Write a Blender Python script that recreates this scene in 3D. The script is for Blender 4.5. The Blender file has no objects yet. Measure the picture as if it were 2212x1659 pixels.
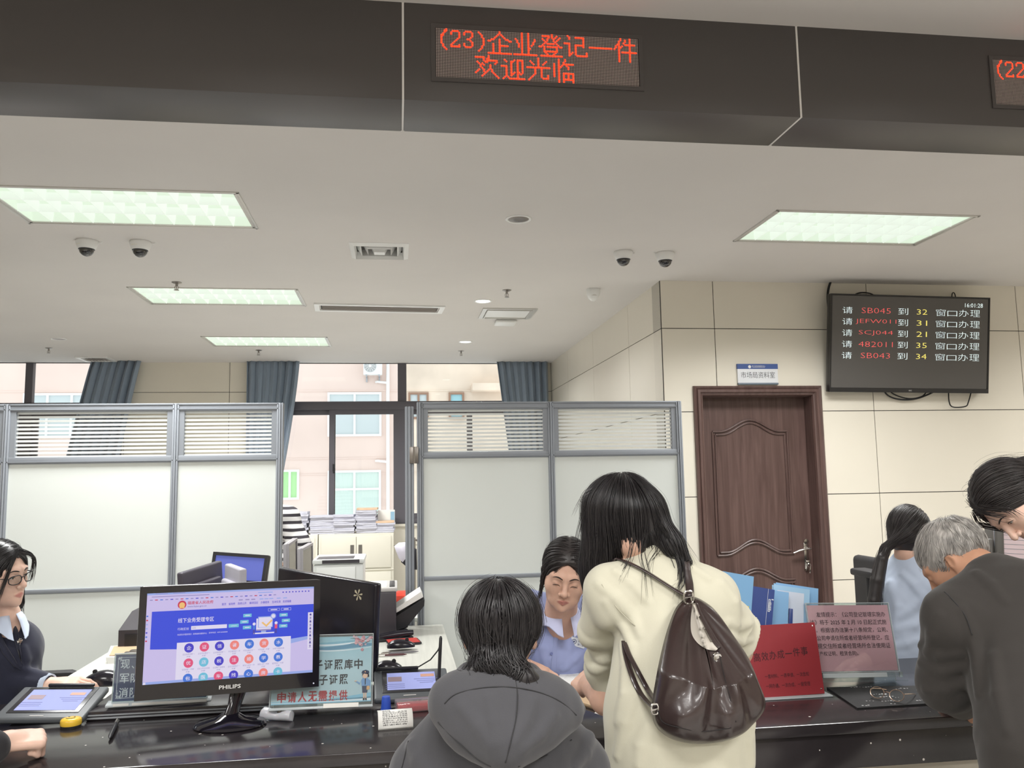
import bpy, bmesh, math, random
import numpy as np
from mathutils import Vector, Matrix, Euler

SC = bpy.context.scene
COL = SC.collection
rng = random.Random(7)

# ------------------------------------------------------------------ camera
FPX, YAW, PITCH, ROLL = 1799.24, math.radians(7.976), math.radians(6.4263), math.radians(-1.0013)
EYE = Vector((0.0, 0.0, 1.55))
_f = Vector((math.sin(YAW)*math.cos(PITCH), math.cos(YAW)*math.cos(PITCH), math.sin(PITCH)))
_r0 = Vector((math.cos(YAW), -math.sin(YAW), 0.0))
_u0 = _r0.cross(_f)
_r = _r0*math.cos(ROLL) + _u0*math.sin(ROLL)
_u = -_r0*math.sin(ROLL) + _u0*math.cos(ROLL)
cam = bpy.data.cameras.new('camera')
cam.sensor_fit = 'HORIZONTAL'; cam.sensor_width = 36.0; cam.lens = 36.0*FPX/2212.0
cam.clip_start = 0.05; cam.clip_end = 200
camo = bpy.data.objects.new('camera', cam); COL.objects.link(camo)
camo.matrix_world = Matrix(((_r.x, _u.x, -_f.x, EYE.x), (_r.y, _u.y, -_f.y, EYE.y), (_r.z, _u.z, -_f.z, EYE.z), (0, 0, 0, 1)))
SC.camera = camo
SC.view_settings.view_transform = 'Standard'
SC.view_settings.look = 'None'
SC.view_settings.gamma = 1.0
SC.view_settings.use_curve_mapping = False
SC.view_settings.exposure = EXPOSURE = 0.12

# ------------------------------------------------------------------ world (overcast daylight)
W = bpy.data.worlds.new('world'); SC.world = W; W.use_nodes = True
_bg = W.node_tree.nodes['Background']
_bg.inputs[0].default_value = (0.93, 0.96, 1.0, 1); _bg.inputs[1].default_value = 1.6

def pix(px, py, z=None, y=None, x=None):
    """world point on the sight line of a photo pixel, on a known height / depth / side plane"""
    d = _f + _r*((px-1106)/FPX) - _u*((py-829.5)/FPX)
    t = (z-EYE.z)/d.z if z is not None else (y/d.y if y is not None else x/d.x)
    return EYE + d*t

# ------------------------------------------------------------------ materials
def lin(c):
    return tuple(((v/255)/12.92 if v/255 <= .04045 else ((v/255+.055)/1.055)**2.4) for v in c[:3]) + (1.0,)
_mats = {}
class NT:
    def __init__(s, m): s.t = m.node_tree; s.n = s.t.nodes
    def add(s, typ, **kw):
        n = s.n.new(typ)
        for k, v in kw.items():
            if k.startswith('i_'):
                key = k[2:]; key = int(key) if key.isdigit() else key.replace('_', ' ')
                n.inputs[key].default_value = v
            else: setattr(n, k, v)
        return n
    def link(s, a, b): s.t.links.new(a, b)
    def math(s, op, a, b=None):
        n = s.n.new('ShaderNodeMath'); n.operation = op
        for i, v in enumerate((a, b)):
            if v is None: continue
            if isinstance(v, (int, float)): n.inputs[i].default_value = v
            else: s.link(v, n.inputs[i])
        return n.outputs[0]
    def mixc(s, fac, a, b):
        n = s.n.new('ShaderNodeMix'); n.data_type = 'RGBA'
        for i, v in ((0, fac), (6, a), (7, b)):
            if isinstance(v, (int, float, tuple)): n.inputs[i].default_value = v
            else: s.link(v, n.inputs[i])
        return n.outputs[2]
def M(name, rgb=(200, 200, 200), rough=.5, metal=0., spec=.5, emit=None, es=1., var=None, bump=None, coat=0., sss=0., alpha=1., trans=0., aniso=0., sheen=0.):
    """var=(scale, amount, stretch) colour mottling, bump=(scale, strength, distance[, stretch])"""
    if name in _mats: return _mats[name]
    m = bpy.data.materials.new(name); m.use_nodes = True; _mats[name] = m
    t = NT(m); b = t.n['Principled BSDF']
    b.inputs['Base Color'].default_value = lin(rgb); b.inputs['Roughness'].default_value = rough
    b.inputs['Metallic'].default_value = metal; b.inputs['Specular IOR Level'].default_value = spec
    b.inputs['Coat Weight'].default_value = coat; b.inputs['Alpha'].default_value = alpha
    b.inputs['Transmission Weight'].default_value = trans; b.inputs['Anisotropic'].default_value = aniso
    if sheen: b.inputs['Sheen Weight'].default_value = sheen; b.inputs['Sheen Roughness'].default_value = .5
    if sss:
        b.inputs['Subsurface Weight'].default_value = sss; b.inputs['Subsurface Radius'].default_value = (.012, .005, .003); b.inputs['Subsurface Scale'].default_value = .5
    if emit:
        b.inputs['Emission Color'].default_value = lin(emit); b.inputs['Emission Strength'].default_value = es
    if var or bump:
        tc = t.add('ShaderNodeTexCoord')
    if var:
        mp = t.add('ShaderNodeMapping'); t.link(tc.outputs['Object'], mp.inputs[0])
        mp.inputs['Scale'].default_value = var[2] if len(var) > 2 else (1, 1, 1)
        nz = t.add('ShaderNodeTexNoise', i_Scale=var[0], i_Detail=5.0); t.link(mp.outputs[0], nz.inputs['Vector'])
        c = lin(rgb); a = var[1]
        lo = tuple(v*(1-a) for v in c[:3])+(1,); hi = tuple(min(1, v*(1+a)) for v in c[:3])+(1,)
        cr = t.add('ShaderNodeMapRange', i_1=.35, i_2=.65); t.link(nz.outputs[0], cr.inputs[0])
        t.link(t.mixc(cr.outputs[0], lo, hi), b.inputs['Base Color'])
    if bump:
        mp = t.add('ShaderNodeMapping'); t.link(tc.outputs['Object'], mp.inputs[0])
        mp.inputs['Scale'].default_value = bump[3] if len(bump) > 3 else (1, 1, 1)
        nz = t.add('ShaderNodeTexNoise', i_Scale=bump[0], i_Detail=4.0); t.link(mp.outputs[0], nz.inputs['Vector'])
        bp = t.add('ShaderNodeBump', i_Strength=bump[1], i_Distance=bump[2]); t.link(nz.outputs[0], bp.inputs['Height']); t.link(bp.outputs[0], b.inputs['Normal'])
    return m
def glass(name, tint=(255, 255, 255), refl=.08, haze=0.):
    """thin clear sheet: see-through with a mirror share"""
    if name in _mats: return _mats[name]
    m = bpy.data.materials.new(name); m.use_nodes = True; _mats[name] = m
    t = NT(m); t.n.remove(t.n['Principled BSDF'])
    tr = t.add('ShaderNodeBsdfTransparent', i_0=lin(tint)); gl = t.add('ShaderNodeBsdfGlossy', i_Roughness=.03)
    lw = t.add('ShaderNodeLayerWeight', i_Blend=.25); mx = t.add('ShaderNodeMixShader')
    fa = t.math('ADD', t.math('MULTIPLY', lw.outputs['Fresnel'], .6), refl*.4)
    t.link(fa, mx.inputs[0]); t.link(tr.outputs[0], mx.inputs[1]); t.link(gl.outputs[0], mx.inputs[2])
    out = mx.outputs[0]
    if haze:
        df = t.add('ShaderNodeBsdfDiffuse', i_0=lin((235, 238, 240))); m2 = t.add('ShaderNodeMixShader', i_0=haze)
        t.link(out, m2.inputs[1]); t.link(df.outputs[0], m2.inputs[2]); out = m2.outputs[0]
    t.link(out, t.n['Material Output'].inputs[0])
    return m

# ------------------------------------------------------------------ mesh building
_txt = {}
def glyphs(body, bold=0., shear=0.):
    k = (body, bold, shear)
    if k not in _txt:
        c = bpy.data.curves.new('t', 'FONT'); c.body = body; c.offset = bold; c.resolution_u = 2; c.shear = shear
        o = bpy.data.objects.new('t', c); COL.objects.link(o)
        me = o.evaluated_get(bpy.context.evaluated_depsgraph_get()).to_mesh()
        v = [(a.co.x, a.co.y) for a in me.vertices]; f = [tuple(p.vertices) for p in me.polygons]
        o.evaluated_get(bpy.context.evaluated_depsgraph_get()).to_mesh_clear()
        bpy.data.objects.remove(o); bpy.data.curves.remove(c)
        _txt[k] = (v, f)
    return _txt[k]

class MB:
    def __init__(s, X=None):
        s.bm = bmesh.new(); s.X = X or Matrix.Identity(4)
    def _tf(s, vs, R):
        bmesh.ops.transform(s.bm, matrix=s.X @ R if R is not None else s.X, verts=vs)
    def box(s, c, d, m=0, bev=0., R=None, seg=2):
        r = bmesh.ops.create_cube(s.bm, size=1.0); vs = r['verts']
        bmesh.ops.scale(s.bm, vec=d, verts=vs); 
        fs = set(f for v in vs for f in v.link_faces)
        if bev > 0:
            es = list(set(e for v in vs for e in v.link_edges))
            rb = bmesh.ops.bevel(s.bm, geom=es, offset=bev, segments=seg, affect='EDGES', profile=.5)
            vs = rb['verts']; fs = set(rb['faces']) | set(f for v in vs for f in v.link_faces); vs = list(set(v for f in fs for v in f.verts))
        if R is not None: bmesh.ops.transform(s.bm, matrix=R, verts=vs)
        bmesh.ops.translate(s.bm, vec=c, verts=vs)
        bmesh.ops.transform(s.bm, matrix=s.X, verts=vs)
        for f in fs: f.material_index = m
        return vs
    def bx(s, x0, x1, y0, y1, z0, z1, m=0, bev=0.):
        return s.box(((x0+x1)/2, (y0+y1)/2, (z0+z1)/2), (abs(x1-x0), abs(y1-y0), abs(z1-z0)), m, bev)
    def rim(s, x0, x1, y0, y1, z0, z1, t, m=0, bev=0., tb=None, axis='y'):
        """rectangular frame without doubled corners; in the xz-plane (axis y) or the xy-plane (axis z, then z0..z1 is its height)"""
        tb = tb or t
        if axis == 'y':
            s.bx(x0, x1, y0, y1, z0, z0+tb, m, bev); s.bx(x0, x1, y0, y1, z1-t, z1, m, bev)
            s.bx(x0, x0+t, y0, y1, z0+tb, z1-t, m, bev); s.bx(x1-t, x1, y0, y1, z0+tb, z1-t, m, bev)
        else:
            s.bx(x0, x1, y0, y0+t, z0, z1, m, bev); s.bx(x0, x1, y1-t, y1, z0, z1, m, bev)
            s.bx(x0, x0+t, y0+t, y1-t, z0, z1, m, bev); s.bx(x1-t, x1, y0+t, y1-t, z0, z1, m, bev)
    def poly(s, pts, m=0, smooth=False):
        vs = [s.bm.verts.new(s.X @ Vector(p)) for p in pts]
        try: f = s.bm.faces.new(vs); f.material_index = m; f.smooth = smooth
        except ValueError: pass
        return vs
    def prism(s, pts, axis, a, b, m=0):
        """pts 2-D outline extruded along axis from a to b"""
        def P(p, t):
            return {'x': (t, p[0], p[1]), 'y': (p[0], t, p[1]), 'z': (p[0], p[1], t)}[axis]
        A = [s.bm.verts.new(s.X @ Vector(P(p, a))) for p in pts]; B = [s.bm.verts.new(s.X @ Vector(P(p, b))) for p in pts]
        n = len(pts); fs = [s.bm.faces.new(A), s.bm.faces.new(B[::-1])]
        for i in range(n): fs.append(s.bm.faces.new((A[i], B[i], B[(i+1) % n], A[(i+1) % n])))
        for f in fs: f.material_index = m
    def grid(s, rows, m=0, closed=False, smooth=True):
        V = [[s.bm.verts.new(s.X @ Vector(p)) for p in r] for r in rows]
        for i in range(len(V)-1):
            n = len(V[i])
            for j in range(n if closed else n-1):
                f = s.bm.faces.new((V[i][j], V[i][(j+1) % n], V[i+1][(j+1) % n], V[i+1][j])); f.material_index = m; f.smooth = smooth
        return V
    def tube(s, path, r, n=8, m=0, caps=True, flat=None):
        """round tube; r number or list; flat squashes the section in its second axis"""
        path = [Vector(p) for p in path]; k = len(path)
        rs = r if isinstance(r, (list, tuple)) else [r]*k
        rows = []; prev = None
        for i, p in enumerate(path):
            d = (path[min(i+1, k-1)]-path[max(i-1, 0)]).normalized()
            if prev is None:
                a = d.orthogonal().normalized() if abs(d.z) > .95 else d.cross(Vector((0, 0, 1))).normalized()
            else: a = (prev-d*prev.dot(d)).normalized()
            prev = a; b = d.cross(a)
            rows.append([p+(a*math.cos(t)+b*(flat or 1)*math.sin(t))*rs[i] for t in (2*math.pi*j/n for j in range(n))])
        V = s.grid(rows, m, closed=True)
        if caps:
            for R in (V[0][::-1], V[-1]):
                f = s.bm.faces.new(R); f.material_index = m
    def cyl(s, a, b, r, r2=None, n=24, m=0): s.tube([a, b], [r, r if r2 is None else r2], n, m)
    def lathe(s, prof, c=(0, 0, 0), n=32, m=0, R=None, sy=1., caps=True):
        """prof [(radius, height)] about z"""
        c = Vector(c); rows = []
        for (r, h) in prof:
            row = []
            for j in range(n):
                t = 2*math.pi*j/n; p = Vector((r*math.cos(t), r*sy*math.sin(t), h))
                row.append((R @ p if R is not None else p)+c)
            rows.append(row)
        V = s.grid(rows, m, closed=True)
        if caps:
            for Rr, r in ((V[0][::-1], prof[0][0]), (V[-1], prof[-1][0])):
                if r > 1e-5:
                    f = s.bm.faces.new(Rr); f.material_index = m
        else: bmesh.ops.remove_doubles(s.bm, verts=[v for r in V for v in r], dist=1e-6)
    def text(s, body, x, z, w, h, m=0, y=0., bold=0., M3=None, depth=0.0004, fit='both', shear=0.):
        """lettering in the local xz-plane filling the box x..x+w, z..z+h, facing -y, proud of y by depth"""
        v, f = glyphs(body, bold, shear)
        if not v: return
        x0 = min(p[0] for p in v); x1 = max(p[0] for p in v); y0 = min(p[1] for p in v); y1 = max(p[1] for p in v)
        sx = w/max(x1-x0, 1e-6); sz = h/max(y1-y0, 1e-6)
        if fit == 'h': sx = sz
        if fit == 'w': sz = sx
        vs = []
        for p in v:
            q = Vector((x+(p[0]-x0)*sx, y-depth, z+(p[1]-y0)*sz))
            if M3 is not None: q = M3 @ q
            vs.append(s.bm.verts.new(s.X @ q))
        for g in f:
            try: fc = s.bm.faces.new([vs[i] for i in g]); fc.material_index = m
            except ValueError: pass
    def arr(s, V, Q, m=0, midx=None):
        base = [s.bm.verts.new(v) for v in V]
        for k, q in enumerate(Q):
            try: f = s.bm.faces.new([base[i] for i in q]); f.smooth = True; f.material_index = m if midx is None else int(midx[k])
            except ValueError: pass
    def build(s, name, mats, parent=None, sharp=35, world=True, smooth=True):
        me = bpy.data.meshes.new(name)
        bmesh.ops.recalc_face_normals(s.bm, faces=s.bm.faces)
        s.bm.to_mesh(me); s.bm.free()
        return finish(me, name, mats, parent, sharp, world, smooth)
_world = {}
def finish(me, name, mats, parent=None, sharp=35, world=True, smooth=True):
    for m in (mats if isinstance(mats, (list, tuple)) else [mats]): me.materials.append(m)
    if smooth:
        me.shade_smooth()
        if sharp: me.set_sharp_from_angle(angle=math.radians(sharp))
    o = bpy.data.objects.new(name, me); COL.objects.link(o)
    if parent is not None:
        o.parent = parent
        Wm = _world.get(parent.name, Matrix.Identity(4))
        if world: me.transform(Wm.inverted()); 
        _world[o.name] = Wm
    return o
def npmesh(name, V, Q, mats, parent=None, midx=None, sharp=0):
    """V (N,3) floats, Q (K,4|3) ints straight to a mesh object"""
    me = bpy.data.meshes.new(name)
    V = np.asarray(V, np.float32); Q = np.asarray(Q, np.int32); k = Q.shape[1]
    me.vertices.add(len(V)); me.vertices.foreach_set('co', V.ravel())
    me.loops.add(Q.size); me.loops.foreach_set('vertex_index', Q.ravel())
    me.polygons.add(len(Q)); me.polygons.foreach_set('loop_start', np.arange(0, Q.size, k, dtype=np.int32))
    if midx is not None: me.polygons.foreach_set('material_index', np.asarray(midx, np.int32))
    me.update(calc_edges=True); me.validate()
    return finish(me, name, mats, parent, sharp)

# ------------------------------------------------------------------ things
def tag(o, label, cat, group=None, kind=None):
    o['label'] = label; o['category'] = cat
    if group: o['group'] = group
    if kind: o['kind'] = kind
    return o
def thing(name, loc, label, cat, group=None, rz=0., R=None):
    o = bpy.data.objects.new(name, None); COL.objects.link(o); o.empty_display_size = .1
    Mx = Matrix.Translation(Vector(loc)) @ (R.to_4x4() if R is not None else Matrix.Rotation(rz, 4, 'Z'))
    o.matrix_world = Mx; _world[o.name] = Mx.copy()
    return tag(o, label, cat, group)
def struct(o):
    o['kind'] = 'structure'; return o
def dup(root, loc, label, rz=None):
    r = root.copy(); COL.objects.link(r); r.location = loc; r['label'] = label
    if rz is not None: r.rotation_euler = (0, 0, rz)
    for ch in list(root.children):
        c = ch.copy(); COL.objects.link(c); c.parent = r
        for g in list(ch.children):
            d = g.copy(); COL.objects.link(d); d.parent = c
    return r
def Rz(a): return Matrix.Rotation(a, 4, 'Z')
def Rx(a): return Matrix.Rotation(a, 4, 'X')
def Ry(a): return Matrix.Rotation(a, 4, 'Y')
def Tr(*p): return Matrix.Translation(Vector(p))
def area(name, loc, sx, sy, power, color=(1, 1, 1), spread=180, rot=(0, 0, 0), parent=None):
    l = bpy.data.lights.new(name, 'AREA'); l.shape = 'RECTANGLE'; l.size = sx; l.size_y = sy; l.energy = power; l.color = color; l.spread = math.radians(spread)
    o = bpy.data.objects.new(name, l); COL.objects.link(o); o.location = loc; o.rotation_euler = rot
    if parent is not None: o.parent = parent
    return o
# ------------------------------------------------------------------ unseen lamps added under the hall ceiling behind the viewpoint to brighten the room
HC, OC = 3.345, 2.96            # ceiling heights: public hall, office
HALL_FILL_W, PANEL_W, SPOT_W = 66.0, 46.0, 18.0
for i, (hx, hy) in enumerate(((-3.2, 0.3), (-0.2, 0.3), (2.8, 0.3), (-3.2, -2.6), (-0.2, -2.6), (2.8, -2.6))):
    area('hall_fill_lamp', (hx, hy, HC-.03), 1.2, .6, HALL_FILL_W, (1, .982, .955), 170)

area('wall_fill_lamp', (5.9, 4.41, 2.94), 1.12, .52, PANEL_W, (1, 1, .985), 150)      # unseen lamp without a fixture, added to brighten the right hand wall

# ------------------------------------------------------------------ materials of the setting
m_ceil = M('ceiling_paint', (214, 210, 206), .9, var=(1.3, .02))
m_floor = M('floor_tile', (200, 197, 192), .25, var=(2, .06))
m_plate = M('wall_plate', (228, 222, 208), .33, var=(.8, .03))
m_gap = M('wall_gap', (52, 48, 44), .8)
m_black = M('black_composite', (78, 74, 73), .4, spec=.5)
m_seam = M('white_sealant', (225, 222, 218), .6)
m_white = M('white_enamel', (232, 232, 230), .4)
m_alu = M('aluminium', (176, 181, 187), .38, metal=.35)
m_chrome = M('chrome', (215, 212, 208), .16, metal=1.)
m_dkplastic = M('black_plastic', (34, 34, 38), .38)
m_rubber = M('dark_rubber', (28, 28, 30), .7)
m_winframe = M('window_frame_grey', (92, 89, 96), .45)
m_glass = glass('clear_glass', (250, 253, 252), .06)

def cells(xs, ys, holes):
    xs = sorted(set(xs) | {h[0] for h in holes} | {h[1] for h in holes}); ys = sorted(set(ys) | {h[2] for h in holes} | {h[3] for h in holes})
    for a, b in zip(xs, xs[1:]):
        for c, d in zip(ys, ys[1:]):
            mx, my = (a+b)/2, (c+d)/2
            if any(h[0] < mx < h[1] and h[2] < my < h[3] for h in holes): continue
            yield a, b, c, d

# floor
mb = MB(); mb.bx(-7, 7, -6, 10.2, -.1, 0); struct(mb.build('floor', m_floor))
# light panels (x, y of centre) and the square air vent are recessed
PANELS = [(-1.36, 4.378), (-1.315, 6.475), (-1.27, 8.57), (2.633, 4.41)]
VENT = (-.10, 5.09)
holes = [(x-.585, x+.585, y-.285, y+.285) for x, y in PANELS] + [(VENT[0]-.155, VENT[0]+.155, VENT[1]-.155, VENT[1]+.155)]
mb = MB()
for a, b, c, d in cells((-7, 7), (3.275, 10.2), holes): mb.poly([(a, c, OC), (a, d, OC), (b, d, OC), (b, c, OC)])
mb.bx(-7, 7, 3.275, 10.4, OC+.16, OC+.2)
struct(mb.build('ceiling', m_ceil, smooth=False))
mb = MB(); mb.bx(-7, 7, -6, 3.0, HC, HC+.1); struct(mb.build('ceiling_hall', m_ceil))
# outer hall walls
for nm, b in (('wall_hall_left', (-7.1, -7, -6, 10.2, 0, 3.4)), ('wall_hall_right', (7, 7.1, -6, 10.2, 0, 3.4)), ('wall_hall_back', (-7, 7, -6.1, -6, 0, 3.4))):
    mb = MB(); mb.bx(*b); struct(mb.build(nm, m_plate))

# black fascia bulkhead with white sealant seams
mb = MB()
FX = [-7, -3.13, -1.55, .028, 1.606, 3.184, 4.76, 7]
for i, (a, b) in enumerate(zip(FX, FX[1:])):
    g = .004
    mb.bx(a+g, b-g, 2.995, 3.285, OC, HC+.02, 0, .003)
    if i: mb.bx(a-g, a+g, 2.996, 3.284, OC+.001, HC, 1)
struct(mb.build('trim_1', [m_black, m_seam]))

# plated walls
ZS = [0, .17, .778, 1.392, 1.999, 2.607, OC+.05]
def plated(name, axis, at, us, zs, holes, thick=.03, back=.08, sgn=1):
    """stone plates with dark joints; axis 'y': plane y=at spanning x, axis 'x': plane x=at spanning y; room on the low side"""
    mb = MB(); g = .0028
    def put(a, b, c, d, t0, t1, m, bev=0):
        if axis == 'y': mb.bx(a, b, at+t0, at+t1, c, d, m, bev)
        else: mb.bx(at+t0, at+t1, a, b, c, d, m, bev)
    for a, b in zip(us, us[1:]):
        for c, d in zip(zs, zs[1:]):
            hs = [h for h in holes if h[0] < b and h[1] > a and h[2] < d and h[3] > c]
            for p, q, r, s in cells((a+g, b-g), (c+g, d-g), [(max(h[0], a+g), min(h[1], b-g), max(h[2], c+g), min(h[3], d-g)) for h in hs]):
                put(p, q, r, s, 0, thick, 0, 0)
    for p, q, r, s in cells((us[0], us[-1]), (zs[0], zs[-1]), holes): put(p, q, r, s, .006, back, 1)
    return struct(mb.build(name, [m_plate, m_gap], smooth=False))
DX0, DX1, DZ = 2.185, 3.03, 2.115           # door opening
plated('wall_door', 'y', 5.74, [1.905, 2.305, 3.515, 4.755, 6.0, 7.0], ZS, [(DX0, DX1, 0, DZ)], back=.2)
plated('wall_right', 'x', 1.905, [5.755, 6.607, 7.858, 9.074, 10.1], ZS, [])
WZ = 1.03
plated('wall_back', 'y', 10.1, [-7, -5.2, -3.1, -1.94, .5, 1.905, 2.0], ZS, [(-6.6, -3.12, WZ, OC+.1), (-1.5, 1.7, WZ, OC+.1)], back=.22)

# windows
def window(name, x0, x1, mull, stiles):
    e = thing(name, (x0, 10.2, WZ), 'x', 'x'); e['kind'] = 'structure'; del e['label']; del e['category']
    mb = MB(); Y0, Y1 = 10.13, 10.2; t = .06
    mb.rim(x0, x1, Y0, Y1, WZ, OC+.06, t)
    for a, b in mull: mb.bx(a, b, Y0-.002, Y1, WZ+.01, OC+.05)
    mb.bx(x0, x1, Y0-.012, Y1, 2.395, 2.495, 0, .004)
    mb.build('window_frame', m_winframe, e)
    for (a, b, dy) in stiles:
        mb = MB(); 
        mb.rim(a, b, Y0+dy, Y0+dy+.03, WZ+t-.005, 2.40, .062)
        s = mb.build('sash', m_winframe, e)
        mb = MB(); mb.bx(a+.06, b-.06, Y0+dy+.012, Y0+dy+.018, WZ+t+.05, 2.35); mb.build('pane', m_glass, s)
    mb = MB(); mb.bx(x0+.05, x1-.05, Y0+.04, Y0+.046, 2.49, OC+.03); mb.build('pane', m_glass, e)
    return e
w2 = window('window_2', -1.5, 1.7, [(.02, .125)], [(-1.44, -.72, .045), (-.79, .03, .0), (.12, .92, .045), (.86, 1.65, .0)])
mb = MB(); mb.bx(-.745, -.725, 10.105, 10.135, 1.665, 1.75, 0, .004); mb.bx(-.74, -.715, 10.095, 10.11, 1.64, 1.70, 0, .004); mb.build('latch', m_rubber, w2)
window('window_1', -6.6, -3.12, [(-4.2, -4.12)], [(-6.5, -5.3, .045), (-5.36, -4.2, 0), (-4.12, -3.18, .045)])
# window ledges
for nm, a, b in (('trim_2', -6.6, -3.12), ('trim_3', -1.5, 1.7)):
    mb = MB(); mb.bx(a, b, 10.07, 10.14, WZ-.03, WZ+.0, 0, .004); struct(mb.build(nm, m_plate))

# door
m_wood = bpy.data.materials.new('dark_walnut'); m_wood.use_nodes = True
t = NT(m_wood); b = t.n['Principled BSDF']; tc = t.add('ShaderNodeTexCoord'); mp = t.add('ShaderNodeMapping'); mp.inputs['Scale'].default_value = (9, 9, .55)
t.link(tc.outputs['Object'], mp.inputs[0]); nz = t.add('ShaderNodeTexNoise', i_Scale=3.2, i_Detail=7., i_Distortion=1.1); t.link(mp.outputs[0], nz.inputs[0])
cr = t.add('ShaderNodeMapRange', i_1=.3, i_2=.7); t.link(nz.outputs[0], cr.inputs[0])
t.link(t.mixc(cr.outputs[0], lin((80, 60, 56)), lin((104, 82, 77))), b.inputs['Base Color']); b.inputs['Roughness'].default_value = .36
dr = thing('door_1', (DX0, 5.74, 0), 'x', 'x'); dr['kind'] = 'structure'; del dr['label']; del dr['category']
mb = MB(); LY = 5.86
mb.bx(DX0+.004, DX1-.004, LY, LY+.045, .006, DZ-.004)
def ridge(path, r=.011):
    mb.tube([(x, LY-.002, z) for x, z in path], r, 8, 0, flat=.75)
def ogee(x0, x1, z, up, n=25):
    out = []
    for i in range(n):
        u = i/(n-1); e = max(0, min(1, (u-.1)/.8)); out.append((x0+(x1-x0)*u, z+up*(.5-.5*math.cos(2*math.pi*e))))
    return out
px0, px1 = DX0+.115, DX1-.15
top = ogee(px0, px1, 1.86, .085)
for off in (0, .022):
    tp = [(px0+off+(x-px0)*(1-2*off/(px1-px0)), z-off) for x, z in top]
    bt = [(px0+off+(x-px0)*(1-2*off/(px1-px0)), z+off) for x, z in ogee(px0, px1, .965, .085)]
    ridge(tp); ridge(bt); ridge([(px0+off, 1.86-off), (px0+off, .965+off)], .009); ridge([(px1-off, 1.86-off), (px1-off, .965+off)], .009)
for off in (0, .022):
    tp = [(x, z-off) for x, z in ogee(px0, px1, .78, .085)]
    ridge(tp); ridge([(px0+off, .78-off), (px0+off, .2)], .009); ridge([(px1-off, .78-off), (px1-off, .2)], .009); ridge([(px0, .2+off), (px1, .2+off)])
mb.build('door_leaf', m_wood, dr)
mb = MB()
prof = [(0, .0), (.0, -.022), (.010, -.03), (.022, -.022), (.028, -.034), (.046, -.034), (.052, -.022), (.066, -.018), (.072, 0)]   # across (outside->in), toward room
def casing(p0, p1, inward):
    """sweep of the moulding between two mitred corners, inward = direction of the opening"""
    p0 = Vector(p0); p1 = Vector(p1); d = (p1-p0).normalized(); rows = []
    for (a, o) in prof:
        rows.append([p0+inward[0]*a+Vector((0, 5.742+o-p0.y, 0)), p1+inward[1]*a+Vector((0, 5.742+o-p1.y, 0))])
    mb.grid(rows, smooth=False)
ox0, ox1, oz = DX0-.066, DX1+.068, DZ+.069
casing((ox0, 0, 0), (ox0, 0, oz), (Vector((1, 0, 0)), Vector((1, 0, -1))))
casing((ox0, 0, oz), (ox1, 0, oz), (Vector((1, 0, -1)), Vector((-1, 0, -1))))
casing((ox1, 0, oz), (ox1, 0, 0), (Vector((-1, 0, -1)), Vector((-1, 0, 0))))
mb.bx(DX0-.02, DX0+.004, 5.745, 5.92, 0, DZ+.02); mb.bx(DX1-.004, DX1+.02, 5.745, 5.92, 0, DZ+.02); mb.bx(DX0-.02, DX1+.02, 5.745, 5.92, DZ-.004, DZ+.02)
mb.build('door_frame', m_wood, dr, sharp=50)
mb = MB(); hx = DX1-.055
mb.box((hx, LY-.006, .95), (.036, .012, .2), 0, .005); mb.lathe([(.0, 0), (.018, 0), (.018, .01), (0, .012)], (hx, LY-.012, 1.05), 20, 0, R=Rx(math.pi/2).to_3x3())
mb.prism([(hx-.018, .85), (hx, .83), (hx+.018, .85)], 'y', LY-.012, LY)
mb.cyl((hx, LY-.01, 1.0), (hx, LY-.055, 1.0), .011); mb.tube([(hx+.012, LY-.055, 1.0), (hx-.03, LY-.06, 1.0), (hx-.075, LY-.056, .99), (hx-.12, LY-.05, .972)], [.0125, .0125, .011, .009], 12, flat=.7)
mb.build('door_handle', m_chrome, dr)
mb = MB(); mb.cyl((hx, LY-.012, .905), (hx, LY-.03, .905), .005); mb.box((hx+.004, LY-.034, .90), (.022, .003, .03), 0, .001); mb.tube([(hx+.004+.012*math.cos(a), LY-.036, .88+.014*math.sin(a)) for a in np.linspace(0, 6.28, 14)], .0012, 5)
mb.box((hx+.012, LY-.035, .845), (.012, .003, .045), 0, .001, R=Ry(.2)); mb.build('key', m_chrome, dr)

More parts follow.
